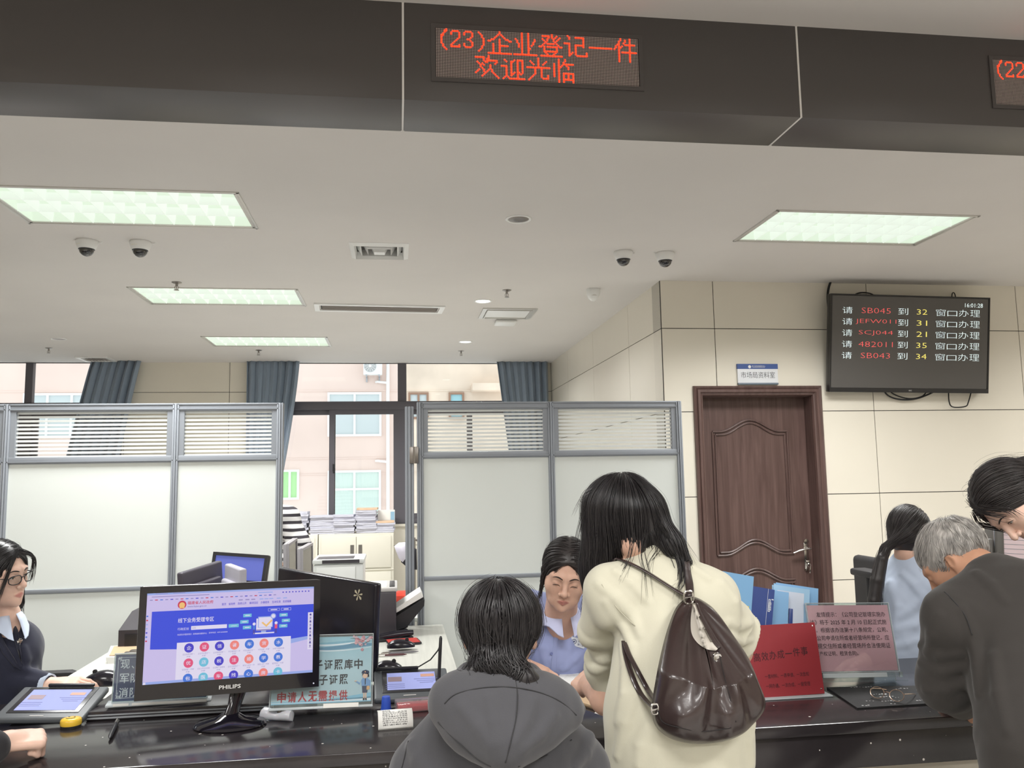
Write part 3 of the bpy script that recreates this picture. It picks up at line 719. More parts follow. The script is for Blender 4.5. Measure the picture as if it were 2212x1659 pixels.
LED['光'] = (16, '7075 2222 3333 4444 c2c2 b3b3 a4a4 06e6 575a 4b4b 3c3c 2d2d 1e1e 979c addd dbdc')
LED['欢'] = (16, '0151 5253 1414 2525 3637 4545 5656 7474 4848 5959 5a5a 2929 1a1a 0b0b 8083 7273 6474 83d3 d4d4 c5c5 9697 8989 7a7a 6b6b 5c5c 4d4d 9898 a9aa bbbb cccc dddd eeee')
def led_dots(s, col, row):
    out = set()
    for ch in s:
        w, st = LED[ch]
        for g in st.split():
            if len(g) != 4: continue
            a, b, c, d = (int(k, 16) for k in g); n = max(abs(c-a), abs(d-b), 1)
            for i in range(n+1): out.add((col+round(a+(c-a)*i/n), row+round(b+(d-b)*i/n)))
        col += w
    return out
LP = .79/128
m_led = bpy.data.materials.new('led_matrix'); m_led.use_nodes = True
t = NT(m_led); b = t.n['Principled BSDF']; tc = t.add('ShaderNodeTexCoord'); sx = t.add('ShaderNodeSeparateXYZ'); t.link(tc.outputs['Object'], sx.inputs[0])
d2 = None
for ax in (0, 2):
    fr = t.math('SUBTRACT', t.math('FRACT', t.math('DIVIDE', sx.outputs[ax], LP)), .5); sq = t.math('MULTIPLY', fr, fr); d2 = sq if d2 is None else t.math('ADD', d2, sq)
t.link(t.mixc(t.math('LESS_THAN', d2, .115), lin((44, 38, 38)), lin((205, 190, 184))), b.inputs['Base Color']); b.inputs['Roughness'].default_value = .5
m_lit = M('led_lit', (255, 30, 18), .5, emit=(255, 24, 16), es=1.7); m_core = M('led_core', (255, 150, 70), .5, emit=(255, 150, 70), es=1.6)
def led_sign(x0, lines, label):
    z0 = 3.0525; e = thing('led_sign', (x0, 2.995, z0), label, 'LED sign', 'red dot matrix signs on the black fascia')
    mb = MB(); L, H = 128*LP, 32*LP
    mb.rim(-.018, L+.018, -.006, .004, -.016, H+.016, .017)
    mb.build('frame', m_black, e, world=False)
    mb = MB(); mb.bx(0, L, -.002, .004, 0, H); mb.build('dot_matrix', m_led, e, world=False)
    ds = set()
    for s, c, r in lines: ds |= led_dots(s, c, r)
    mb = MB()
    for c, r in sorted(ds):
        if c > 127: continue
        p = Vector(((c+.5)*LP, -.0024, (31-r+.5)*LP))
        for rad, y, m in ((.0037, -.0026, 0), (.0014, -.003, 1)): mb.poly([(p.x+rad*math.cos(k*math.pi/4), y, p.z+rad*math.sin(k*math.pi/4)) for k in range(8)], m)
    mb.build('lit_lettering', [m_lit, m_core], e, world=False, smooth=False)
led_sign(.151, [('(23)企业登记一件', 0, 0), ('欢迎光临', 24, 16)], 'red LED sign with two lines of Chinese, upper middle of the fascia')
led_sign(2.467, [('(22)企业登记一件', 0, 0)], 'red LED sign cut off by right edge of photo, reading 22')
CT = .75                                     # counter and desk height
# ------------------------------------------------------------------ counter
m_granite = bpy.data.materials.new('black_granite'); m_granite.use_nodes = True
t = NT(m_granite); b = t.n['Principled BSDF']; tc = t.add('ShaderNodeTexCoord')
vo = t.add('ShaderNodeTexVoronoi', i_Scale=40.0, i_Randomness=1.0); t.link(tc.outputs['Object'], vo.inputs[0])
wn = t.add('ShaderNodeSeparateColor'); t.link(vo.outputs['Color'], wn.inputs[0])
rad = t.math('MULTIPLY', t.math('MULTIPLY', wn.outputs[0], wn.outputs[0]), .17)
chip = t.math('MULTIPLY', t.math('LESS_THAN', vo.outputs['Distance'], rad), t.math('GREATER_THAN', wn.outputs[1], .72))
nz = t.add('ShaderNodeTexNoise', i_Scale=3.0, i_Detail=6.0); t.link(tc.outputs['Object'], nz.inputs[0])
cr = t.add('ShaderNodeMapRange', i_1=.35, i_2=.7); t.link(nz.outputs[0], cr.inputs[0])
t.link(t.mixc(chip, t.mixc(cr.outputs[0], lin((38, 35, 37)), lin((56, 52, 54))), lin((225, 220, 214))), b.inputs['Base Color'])
mr2 = t.add('ShaderNodeMapRange', i_3=.07, i_4=.22); t.link(nz.outputs[0], mr2.inputs[0]); t.link(mr2.outputs[0], b.inputs['Roughness'])
m_lam = M('beige_laminate', (214, 206, 190), .45)
ct = thing('service_counter', (0, 3.0, 0), 'long black polished service counter with beige panels below', 'counter')
mb = MB(); mb.bx(-5, 5, 2.61, 3.43, .712, CT, 0, .006); mb.build('countertop', m_granite, ct)
mb = MB(); mb.bx(-5, 5, 2.625, 2.66, .602, .711, 0, .004); mb.build('apron', m_granite, ct)
for a, b in zip((-4.9, -3.43, -1.81, -.18, 1.445), (-3.44, -1.82, -.19, 1.435, 4.9)): mb = MB(); mb.bx(a, b, 2.70, 2.74, .06, .605, 0, .003); mb.build('front_panel', m_lam, ct)
mb = MB(); mb.bx(-5, 5, 2.76, 2.80, .0, .64); mb.bx(-4.95, 4.95, 2.73, 2.77, 0, .06); mb.build('plinth', m_dkplastic, ct)
mb = MB(); mb.bx(-1.05, -.43, 3.125, 3.425, CT, CT+.03, 0, .003); mb.bx(-1.052, -.428, 3.12, 3.127, CT+.006, CT+.011, 1); mb.bx(-1.052, -.428, 3.12, 3.127, CT+.016, CT+.020, 1); mb.build('raised_ledge', [M('dark_lacquer', (52, 48, 52), .25), m_alu], ct)
# clerk desks
m_deskw = M('pale_desk_wood', (206, 206, 198), .4, var=(5, .06, (14, .6, 1)))
for x0, x1, lb in ((-1.38, -.565, 'pale wood clerk desk at left, under the white papers and the folder'), (-.555, .255, 'pale wood clerk desk in the middle, under the black printer')):
    e = thing('office_desk', ((x0+x1)/2, 4.1, 0), lb, 'desk', 'pale clerk desks behind the counter')
    mb = MB(); mb.bx(x0, x1, 3.45, 4.76, CT-.025, CT-.002, 0, .003); mb.build('desktop', m_deskw, e)
    for sx in (x0+.02, x1-.04): mb = MB(); mb.bx(sx, sx+.02, 3.5, 4.72, 0, CT-.026); mb.build('side_panel', m_deskw, e)
e = thing('office_desk', (-.7, 5.35, 0), 'pale desk behind the partitions, under white printer and red basket', 'desk')
mb = MB(); mb.bx(-1.6, .16, 5.02, 5.72, CT-.025, CT-.002, 0, .003); mb.build('desktop', m_deskw, e)
for sx in (-1.58, .12): mb = MB(); mb.bx(sx, sx+.02, 5.05, 5.7, 0, CT-.026); mb.build('side_panel', m_deskw, e)

# ------------------------------------------------------------------ monitors
m_scrblue = M('blue_screen', (84, 92, 160), .15, emit=(84, 96, 168), es=.55)
def at_frame(name, fr, label, cat, group=None):
    Mx, w, h = fr; return thing(name, Mx.translation, label, cat, group, R=Mx.to_3x3()), w, h
def monitor(fr, label, scr=None, th=.035, bez=(.016, .03), stand=True, zt=CT, back=False, mats=None, cover=True):
    """built in the plane of its face: local x right, z up, -y towards the viewer"""
    e, w, h = at_frame('monitor', fr, label, 'monitor'); Mx = fr[0]; cm = mats or m_dkplastic
    mb = MB(); mb.box((0, th/2, 0), (w, th, h), 0, .009, seg=3); mb.build('case', cm, e, world=False)
    if not back:
        mb = MB(); mb.rim(-w/2+.001, w/2-.001, -.006, .003, -h/2+.001, h/2-.001, bez[0], tb=bez[1]); mb.build('bezel', cm, e, world=False)
        mb = MB(); mb.bx(-w/2+bez[0]-.001, w/2-bez[0]+.001, -.001, .004, -h/2+bez[1]-.001, h/2-bez[0]+.001); mb.build('screen', scr or m_scr, e, world=False)
    elif cover:
        mb = MB(); mb.box((0, -.012, -.02), (w*.7, .03, h*.6), 0, .012, seg=3); mb.build('back_cover', cm, e, world=False)
    if stand:
        s = -1 if back else 1
        c = Mx @ Vector((0, s*.05, -h/2+.05)); mb = MB(); mb.tube([c+Vector((0, 0, .03)), c, Vector((c.x, c.y, zt+.01))], [.016, .02, .022], 12); mb.build('stand', cm, e)
        mb = MB(); mb.lathe([(0, zt), (.1, zt), (.1, zt+.006), (.03, zt+.014), (0, zt+.014)], (c.x, c.y, 0), 32, sy=.75); mb.build('base', cm, e)
    return e
# the big customer monitor
m_piano = M('piano_black', (24, 22, 30), .1, coat=.5)
fr = frame_at(pix(300, 1268, y=2.93), pix(693, 1250, y=3.05), pix(690, 1485, y=3.02), pix(290, 1515, y=2.90))
pm, PW, PHh = at_frame('monitor', fr, 'large monitor facing the customers, showing a blue and lilac web page', 'monitor'); PX = fr[0]
mb = MB(); mb.box((0, .022, 0), (PW, .04, PHh), 0, .012, seg=3); mb.build('case', m_piano, pm, world=False)
bx_, bt_, bb_ = .022, .020, .048
mb = MB(); mb.rim(-PW/2+.002, PW/2-.002, -.004, .006, -PHh/2+.002, PHh/2-.002, bx_, tb=bb_); bzl = mb.build('bezel', m_piano, pm, world=False)
mb = MB(); mb.text('PHILIPS', -.034, -PHh/2+.018, .068, .0125, y=-.0042, bold=.012); mb.build('maker_mark', m_white, bzl, world=False, smooth=False)
def em(name, rgb, es=.72): return M(name, tuple(v*.3 for v in rgb), .4, emit=rgb, es=es)
SM = [em('scr_lilac', (208, 196, 242)), em('scr_blue', (52, 74, 224)), em('scr_white', (232, 226, 250)), em('scr_red', (206, 50, 84)), em('scr_navy', (72, 62, 160)), em('scr_teal', (112, 196, 226)), em('scr_pink', (232, 84, 130)), em('scr_coral', (246, 136, 130)), em('scr_indigo', (70, 62, 204)), em('scr_azure', (66, 120, 222)), em('scr_gold', (246, 196, 120)), em('scr_grey', (150, 140, 196)), em('scr_sky', (156, 176, 240)), em('scr_deep', (38, 52, 206))]
mb = MB(); SW, SH = PW-2*bx_, PHh-bx_-bb_; sx0, sz0 = -PW/2+bx_, -PHh/2+bb_
U = lambda u: sx0+SW*u; Vv = lambda v: sz0+SH*(1-v)
_ly = [-.0008]
def R_(u0, v0, u1, v1, m, dy=1):
    y = -.0008-.0003*dy; mb.poly([(U(u0), y, Vv(v1)), (U(u1), y, Vv(v1)), (U(u1), y, Vv(v0)), (U(u0), y, Vv(v0))], m)
def C_(u, v, r, m, dy=2, n=20):
    y = -.0008-.0003*dy; mb.poly([(U(u)+r*math.cos(2*math.pi*k/n), y, Vv(v)+r*math.sin(2*math.pi*k/n)) for k in range(n)], m)
def X_(s, u0, v1, u1, v0, m, dy=2, bold=0): mb.text(s, U(u0), Vv(v1), U(u1)-U(u0), Vv(v0)-Vv(v1), m, y=-.0008-.0003*dy, bold=bold, depth=0)
R_(0, 0, 1, 1, 0, 0); R_(0, 0, 1, .028, 12); R_(0, .967, 1, 1, 12); R_(.006, .97, .02, .997, 2, 2)
# banner with wavy lower edge
y = -.0012; N = 24; pts = [(U(.035), y, Vv(.21)), (U(.996), y, Vv(.21))]+[(U(.996-.961*k/N), y, Vv(.57+.045*math.sin(math.pi*k/N*1.0)+.05*k/N)) for k in range(N+1)]; mb.poly(pts[::-1], 1)
y = -.0010; pts = [(U(.035), y, Vv(.5)), (U(.996), y, Vv(.5))]+[(U(.996-.961*k/N), y, Vv(.60+.09*math.sin(math.pi*k/N*1.15)+.035*k/N)) for k in range(N+1)]; mb.poly(pts[::-1], 12)
C_(.204, .148, .0135, 3); C_(.204, .152, .009, 10, 3); R_(.19, .168, .218, .186, 10, 3)
X_('福建省人民政府', .235, .15, .385, .112, 3, bold=.01); X_('www.fujian.gov.cn', .235, .185, .345, .163, 4)
for i, s in enumerate(('首页', '省政府', '政务公开', '解读回应', '办事服务', '互动交流', '走进福建')):
    u = (.435, .475, .53, .60, .668, .737, .803)[i]; X_(s, u, .178, u+.013*len(s), .15, 8, bold=.01)
for i, u in enumerate((.535, .575, .61, .66, .69, .72, .765, .805)): R_(u, .118, u+.024, .130, 11 if i < 3 else 12, 2)
for i in range(26): R_(.02+.029*i, .078, .036+.029*i, .088, (11, 3, 9, 11, 8)[i % 5], 2)
for i in range(9): R_(.8+.02*i, .05, .808+.02*i, .064, 8, 2)
R_(.03, .044, .36, .052, 11, 2); R_(.05, .012, .12, .018, 11, 2); R_(.15, .012, .22, .018, 11, 2); R_(.65, .045, .74, .056, 12, 2)
X_('线下业务受理专区', .185, .348, .392, .296, 2, bold=.012); X_('行政区划', .185, .43, .248, .402, 2)
R_(.262, .39, .47, .432, 2, 2); R_(.48, .392, .54, .43, 5, 2); X_('闽清县', .268, .42, .29, .404, 11, 3); X_('立即查询', .493, .42, .527, .404, 2, 3)
X_('欢迎您访问服务网点：闽清县政务服务中心', .185, .487, .355, .468, 2); X_('咨询电话：059122000000', .365, .483, .475, .466, 2)
# illustration: desktop screen with a tick, speech tags, two helpers
R_(.645, .345, .735, .47, 2, 2); R_(.655, .325, .745, .45, 12, 3); R_(.66, .335, .74, .445, 2, 4); R_(.645, .47, .735, .485, 11, 3); R_(.675, .485, .705, .505, 12, 3); R_(.63, .505, .755, .52, 2, 3)
mb.poly([(U(a), -.0023, Vv(b)) for a, b in ((.685, .385), (.705, .42), (.735, .365), (.745, .375), (.706, .445), (.675, .395))][::-1], 10); C_(.747, .325, .009, 12, 5); C_(.747, .325, .006, 2, 6)
for u, v in ((.565, .285), (.548, .355), (.565, .42), (.785, .30), (.80, .365), (.785, .425)): R_(u, v, u+.05, v+.038, 5, 2); R_(u+.012, v+.014, u+.04, v+.024, 2, 3)
for u, m in ((.632, 9), (.765, 6)): C_(u, .405, .005, 2, 4); R_(u-.008, .42, u+.008, .468, m, 4); R_(u-.006, .468, u-.001, .52, 4, 4); R_(u+.001, .468, u+.006, .52, 4, 4)
for u, w in ((.715, .07), (.795, .06)): mb.rim(U(u), U(u+w), -.0016, -.0014, Vv(.268), Vv(.238), .0007, 2); R_(u+.015, .248, u+w-.015, .258, 2, 3)
R_(.185, .565, .858, .965, 2, 3); R_(.962, .305, .994, .73, 2, 3)
for k in range(10): C_(.978, .33+.04*k, .0035, 4 if k % 2 == 0 else 11, 4, 8); R_(.97, .345+.04*k, .986, .35+.04*k, 11, 4)
for k in range(7): R_(.006, .25+.045*k, .016, .265+.045*k, (9, 3, 12, 12, 8, 9, 3)[k], 2)
cols = [[8, 6, 8, 7, 9, 7, 9], [6, 5, 8, 6, 7, 9, 9], [9, 5, 6, 8, 9, 7, 5]]
gl = ['企', '证', '信', '餐', '车', '货', '水', '优', '店', '税', '注', '婚', '学', '教', '包', '医', '车', '残', '心', '房', '卡']
cap = ['企业信息变更"一', '企业开办登记"一', '企业数据填报"一', '开办餐饮店"一件', '开办运输企业"一', '大件运输"一件事"', '水电气网联合报', '信用修复"一件事"', '企业上市合法合规', '企业破产信息核', '企业注销登记"一', '新生儿出生"一件', '教育入学"一件事"', '留学服务"一件事"']
for r in range(3):
    for c in range(7):
        u = .255+.088*c; v = .628+.165*r; C_(u, v, .0148, cols[r][c], 4, 24); X_(gl[(r*7+c) % len(gl)], u-.013, v+.02, u+.013, v-.022, 2, 5, bold=.01)
        if r < 2: X_(cap[r*7+c], u-.035, v+.078, u+.035, v+.058, 11, 4); X_('件事"', u-.012, v+.103, u+.012, v+.086, 11, 4)
mb.build('screen', SM, pm, world=False, smooth=False)
bc = pix(497, 1568, z=CT); c = PX @ Vector((0, .03, -PHh/2+.01))
mb = MB(); nx = bc.x+.01; mb.tube([(nx+.005, c.y+.02, c.z+.05), (nx+.008, c.y+.01, c.z-.01), (nx, bc.y+.01, CT+.06), (nx-.006, bc.y, CT+.03)], [.034, .03, .024, .03], 20, flat=.5); mb.build('stand', m_piano, pm)
mb = MB(); mb.lathe([(0, CT), (.112, CT), (.117, CT+.006), (.11, CT+.014), (.05, CT+.026), (.03, CT+.04), (0, CT+.04)], (bc.x, bc.y, 0), 48, sy=.78); mb.build('base', m_piano, pm, sharp=50)
mb = MB(); mb.lathe([(0, 0), (.0025, 0), (.0025, .001), (0, .001)], (PW/2-.02, -.004, -PHh/2+.014), 8, R=Rx(math.pi/2).to_3x3()); mb.build('power_light', em('led_white', (240, 240, 255)), pm, world=False)
# back of the clerk's monitor (its rear towards us)
m_gloss = M('glossy_black', (30, 28, 36), .18)
fr = frame_at(pix(593, 1229, y=3.62), pix(805, 1258, y=3.27), pix(812, 1480, y=3.27), pix(598, 1420, y=3.62))
bk = monitor(fr, 'glossy black back of a big monitor with a small worn sticker', back=True, mats=m_gloss, cover=False)
w, h = fr[1], fr[2]
mb = MB(); 
for k in range(6): an = k*1.05+.3; mb.poly([(w*.335, -.0005, h*.36), (w*.335+.02*math.cos(an-.25), -.0005, h*.36+.02*math.sin(an-.25)), (w*.335+.024*math.cos(an), -.0005, h*.36+.024*math.sin(an)), (w*.335+.02*math.cos(an+.2), -.0005, h*.36+.016*math.sin(an+.2))])
mb.build('sticker', M('worn_sticker', (196, 186, 160), .6), bk, world=False)
monitor(frame_at(pix(464, 1191, y=4.5), pix(580, 1200, y=4.42), pix(571, 1270, y=4.4), pix(448, 1262, y=4.48)), 'monitor with a plain blue screen behind the big monitor', m_scrblue)
monitor(frame_at(pix(397, 1239, y=4.05), pix(483, 1208, y=4.32), pix(483, 1310, y=4.32), pix(397, 1340, y=4.05)), 'black monitor turned away, left of the blue screen', back=True, mats=M('grey_black_plastic', (74, 70, 80), .4))
monitor(frame_at(pix(484, 1216, y=4.25), pix(517, 1231, y=4.05), pix(517, 1330, y=4.05), pix(484, 1316, y=4.25)), 'narrow pale grey monitor back in front of blue screen', back=True, stand=False, mats=M('silver_plastic', (168, 166, 176), .4))
for (xa, xb, yt, lb) in ((622, 641, 1160, 'thin monitor seen from its side, beside the striped shirt'), (652, 675, 1170, 'thin monitor seen from its side, next to the white printer')):
    monitor(frame_at(pix(xa, yt+16, y=5.3), pix(xb, yt, y=5.62), pix(xb, yt+105, y=5.62), pix(xa, yt+121, y=5.3)), lb, th=.03, mats=M('silver_back', (150, 146, 150), .4), back=False)

# ------------------------------------------------------------------ printers and office machines
m_pgrey = M('printer_white', (222, 224, 222), .45); m_pdark = M('printer_dark', (60, 56, 62), .45); m_paper = M('white_paper', (236, 236, 232), .7); m_ltgrey = M('light_grey_plastic', (190, 188, 186), .5)
a = pix(676, 1210, y=5.15); b = pix(785, 1210, y=5.15); e = thing('printer', ((a.x+b.x)/2, 5.3, CT), 'white office printer behind the partition gap', 'printer')
w = b.x-a.x; zt = a.z-CT; mb = MB(); mb.bx(-w/2, w/2, -.14, .2, 0, zt-.03, 0, .012); mb.build('body', m_pgrey, e, world=False)
mb = MB(); mb.bx(-w/2-.004, w/2+.006, -.145, .205, zt-.028, zt, 0, .008); mb.build('lid', m_pgrey, e, world=False)
mb = MB(); mb.bx(-w*.32, w*.42, -.148, -.143, zt-.024, zt-.004); mb.bx(-w*.44, w*.3, -.12, .05, zt-.001, zt+.002); mb.build('output_slot', m_pdark, e, world=False)
mb = MB(); mb.bx(-w*.44, w*.34, -.146, -.14, .04, zt-.045, 0, .004); mb.build('front_flap', M('flap_white', (234, 236, 234), .4), e, world=False)
# black printer with open scanner lid tray
e = thing('printer', (-.02, 4.6, CT), 'black printer with grey scanner top on the middle desk', 'printer')
a = pix(800, 1281, y=4.42); b = pix(856, 1281, y=4.42); zt = a.z-CT; x0, x1 = a.x-.1, b.x
mb = MB(); mb.bx(x0, x1, 4.42, 4.74, CT, CT+zt, 0, .008); mb.build('body', m_pdark, e)
mb = MB(); mb.bx(x0+.01, x1+.006, 4.43, 4.75, CT+zt, CT+zt+.022, 0, .006); mb.build('scanner_top', m_ltgrey, e)
mb = MB(); mb.bx(x0+.05, x1-.05, 4.45, 4.72, CT+zt+.0215, CT+zt+.024); mb.build('glass_plate', m_paper, e)
mb = MB(); mb.bx(x1-.035, x1-.008, 4.46, 4.7, CT+zt+.0215, CT+zt+.026, 0, .002); mb.build('key_strip', m_dkplastic, e)
p0, p1, p2 = pix(856, 1322, y=4.45), pix(890, 1305, y=4.5), pix(915, 1290, y=4.55)
mb = MB(); mb.prism([(x1-.02, CT+.02), (x1+.06, CT+.05), (p2.x, p2.z-.03), (p2.x+.002, p2.z), (p2.x-.02, p2.z-.005), (x1, CT+.10), (x1-.02, CT+.1)], 'y', 4.45, 4.70); mb.build('paper_tray', m_dkplastic, e, sharp=20)
mb = MB(); d = Vector((p2.x-x1+.02, 0, p2.z-CT-.10)).normalized(); n = Vector((-d.z, 0, d.x)); s0 = Vector((x1-.005, 0, CT+.112)); s1 = Vector((p2.x-.004, 0, p2.z+.012))
mb.prism([(s0.x, s0.z), (s1.x, s1.z), (s1.x+n.x*.03, s1.z+n.z*.03), (s0.x+n.x*.02, s0.z+n.z*.02)], 'y', 4.47, 4.68); mb.build('paper', m_paper, e, sharp=20)
a = pix(256, 1362, y=4.3); e = thing('printer', (-1.15, 4.45, CT), 'dark boxy printer half hidden behind the big customer monitor', 'printer')
mb = MB(); mb.prism([(4.3, CT), (4.62, CT), (4.62, a.z+.06), (4.5, a.z+.06), (4.3, a.z)], 'x', a.x, a.x+.38); mb.build('body', m_pdark, e, sharp=20)
mb = MB(); mb.bx(a.x+.03, a.x+.35, 4.296, 4.30, CT+.03, CT+.09); mb.build('front_slot', m_dkplastic, e)

# ------------------------------------------------------------------ steel cabinets and file bundles by the window
m_cab = M('cream_steel', (220, 216, 202), .4); m_line = M('shadow_gap', (120, 116, 106), .8)
def cabinet(x0, x1, lb, top=.955):
    e = thing('cabinet', ((x0+x1)/2, 9.85, 0), lb, 'cabinet', 'cream steel cabinets under the window')
    mb = MB(); mb.bx(x0, x1, 9.665, 9.925, .03, top, 0, .004); mb.bx(x0, x1, 9.655, 9.925, .545, .56, 0, .003); mb.build('body', m_cab, e)
    xm = (x0+x1)/2
    for z0, z1 in ((.575, top-.03), (.07, .53)):
        for a, b, hs in ((x0+.03, xm-.002, -1), (xm+.002, x1-.03, 1)):
            mb = MB(); mb.bx(a, b, 9.648, 9.664, z0, z1, 0, .003); d = mb.build('door', m_cab, e)
            hx = xm+hs*.045; zc = z0+(z1-z0)*.55
            mb = MB(); mb.rim(hx-.02, hx+.02, 9.644, 9.650, zc-.065, zc+.065, .006); mb.bx(hx-.014, hx+.014, 9.647, 9.65, zc-.06, zc+.06); mb.build('handle', m_steel, d)
            if hs > 0: mb = MB(); mb.cyl((hx, 9.64, zc-.095), (hx, 9.65, zc-.095), .008, n=12); mb.build('lock', m_steel, d)
cabinet(-.862, -.03, 'cream steel cabinet right of the gap, topped by paper stacks'); cabinet(-1.70, -.872, 'cream steel cabinet half hidden by the striped shirt')
m_edge = M('file_paper', (200, 200, 212), .8, bump=(220, .5, .004, (.1, .1, 1))); m_kraftc = M('kraft_cover', (222, 190, 160), .7)
def slab(w, d, h, bend, seed):
    r = random.Random(seed); mb = MB(); n = 10; T = []; B = []
    for i in range(n+1):
        u = i/n-.5; o = bend*(u*2)**2*.012-.004*abs(u)
        T.append((u*w, -d/2, h+o)); B.append((u*w, -d/2, o))
    rows = []
    for i in range(n+1):
        a, b_ = B[i], T[i]; j = r.uniform(-.003, .003)
        rows.append([(a[0], -d/2+j, a[2]), (b_[0], -d/2-j, b_[2]), (b_[0], d/2, b_[2]), (a[0], d/2, a[2])])
    V = mb.grid(rows, closed=True); mb.bm.faces.new(V[0]); mb.bm.faces.new(V[-1][::-1]); return mb
protos = []
for k, (px0, px1, pt, nb, kr, lb) in enumerate(((668, 722, 1114, 9, 0, 'one of the curved grey file bundles in the leftmost window stack'), (718, 767, 1113, 9, 0, 'one of the grey file bundles in the second window stack'), (768, 814, 1098, 12, 1, 'one of the grey file bundles in the tallest window stack'), (812, 853, 1126, 6, 1, 'one of the grey file bundles in the low right window stack'), (642, 664, 1106, 10, 0, 'one of the grey file bundles behind the striped shirt'))):
    yb = 9.82; a = pix(px0, 1152, y=yb-.1); b = pix(px1, 1152, y=yb-.1); w = b.x-a.x; zt = pix(px0, pt, y=yb-.1).z; hh = (zt-.957)/nb
    base = None; r = random.Random(k)
    for i in range(nb):
        loc = ((a.x+b.x)/2+r.uniform(-.012, .012), yb+r.uniform(-.012, .012), .957+i*hh); top_kraft = kr and i == nb-1
        if base is None or top_kraft:
            o = slab(w*.97, .22, hh*.93, .4-.6*(k == 0), k).build('file_bundle', m_kraftc if top_kraft else m_edge, sharp=40); base = base or o
        else: o = base.copy(); COL.objects.link(o)
        o.location = loc; o.rotation_euler = (0, 0, r.uniform(-.06, .06))
        if top_kraft: tag(o, lb.replace('one of the grey file bundles', 'tan covered file bundle on top').replace('in the', 'of the'), 'file bundle')
        else: tag(o, lb, 'file bundle', 'bundles of window stack %s' % 'abcde'[k])
a = pix(816, 1124, y=10.0); b = pix(853, 1101, y=10.0); e = thing('storage_box', ((a.x+b.x)/2, 10.02, .957), 'white and pale blue box standing behind the low right file stack', 'box')
mb = MB(); mb.bx(a.x, b.x, 9.95, 10.03, .957, b.z, 0, .003); mb.build('body', m_paper, e); mb = MB(); mb.bx(b.x-.05, b.x-.005, 9.946, 9.95, a.z, b.z-.02); mb.build('printed_panel', M('pale_blue_print', (150, 190, 216), .6), e)
# things by the right post of the gap
e = thing('clothes_bundle', (.0, 6.3, .9), 'white and black clothing hanging behind the partition post', 'clothes')
# red basket
m_red = M('red_plastic', (226, 78, 60), .4)
a = pix(856, 1284, y=5.45); b = pix(884, 1303, y=5.45); e = thing('basket', ((a.x+b.x)/2, 5.5, CT), 'small red plastic basket behind the partition post', 'basket')
w = b.x-a.x+.05; h = a.z-CT; mb = MB(); rows = []
for z, s in ((0, .80), (.002, .82), (h*.5, .92), (h*.9, 1), (h, 1.06), (h*.97, 1.06), (h*.9, .96), (.01, .78)): rows.append([(math.copysign(abs(math.cos(q_))**.5, math.cos(q_))*w/2*s, math.copysign(abs(math.sin(q_))**.5, math.sin(q_))*.12*s, z) for q_ in np.linspace(0, 2*math.pi, 32, endpoint=False)])
V = mb.grid(rows, closed=True); mb.bm.faces.new(V[-1]); mb.bm.faces.new(V[0][::-1]); mb.build('tub', m_red, e, world=False, sharp=50)
mb = MB()
for i in range(5): mb.bx(-w*.36+i*w*.16, -w*.30+i*w*.16, -.117, -.108, h*.3, h*.62)
mb.build('slots', M('dark_red', (150, 40, 30), .6), e, world=False)

# ------------------------------------------------------------------ small things on the middle desk
def mouse(loc, rz, label, L=.115, W=.064, H=.038, mat=None, wheel=True, group='black computer mice'):
    e = thing('computer_mouse', loc, label, 'mouse', group, rz=rz); mb = MB(); rows = []
    for i in range(13):
        u = i/12; x = L*(u-.5); hw = W/2*math.sin(math.pi*min(1, max(0, .06+.88*u)))**.45; hh = H*(math.sin(math.pi*(.05+.9*u**.8))**.6)
        rows.append([(x, -hw*math.cos(a), hh*math.sin(a)**.8) for a in np.linspace(.0, math.pi, 13)])
    V = mb.grid(rows); mb.bm.faces.new(V[0]); mb.bm.faces.new(V[-1][::-1]); mb.build('shell', mat or m_gloss, e, world=False, sharp=60)
    mb = MB(); mb.cyl((L*.22, -.004, H*.86), (L*.22, .004, H*.86), .009, n=12); mb.build('wheel', m_rubber, e, world=False)
    return e
mouse(pix(835, 1351, z=CT), -.15, 'black computer mouse in front of the black printer')
mouse(pix(838, 1446, z=CT), .1, 'black computer mouse just behind the small signature tablet')
mouse(pix(222, 1477, z=CT), 2.9, 'big glossy black computer mouse left of the blue sign', .16, .085, .055)
def stapler(loc, rz, label, L=.15, m=None):
    e = thing('stapler', loc, label, 'stapler', 'black staplers on the middle desk', rz=rz)
    mb = MB(); mb.box((0, 0, .007), (L, .036, .012), 0, .004); mb.build('base', m_dkplastic, e, world=False)
    mb = MB(); rows = [[(L*(u-.5), .017*math.cos(a), .018+.012*u+(.013+.008*math.sin(math.pi*u))*math.sin(a)) for a in np.linspace(0, 2*math.pi, 12, endpoint=False)] for u in np.linspace(0, 1, 9)]
    V = mb.grid(rows, closed=True); mb.bm.faces.new(V[0][::-1]); mb.bm.faces.new(V[-1]); mb.build('arm', m or m_gloss, e, world=False, sharp=60); return e
stapler(pix(850, 1383, z=CT), .25, 'black stapler lying between two mice on the middle desk', .2)
stapler(pix(848, 1366, z=CT), .3, 'black stapler right behind the other stapler, on middle desk', .16)
e = thing('tape_dispenser', pix(822, 1362, z=CT), 'blue and black tape roll beside the staplers', 'tape')
mb = MB(); mb.lathe([(.02, -.012), (.04, -.012), (.04, .012), (.02, .012), (.02, -.012)], (0, 0, .04), 28, R=Rx(math.pi/2).to_3x3(), caps=False); mb.build('roll', M('blue_tape', (76, 132, 176), .3), e, world=False); mb = MB(); mb.box((0, 0, .008), (.1, .04, .014), 0, .004); mb.build('holder', m_dkplastic, e, world=False)
e = thing('notebook', pix(868, 1390, z=CT), 'thin red edged black notebook under the front mouse', 'notebook', rz=.15)
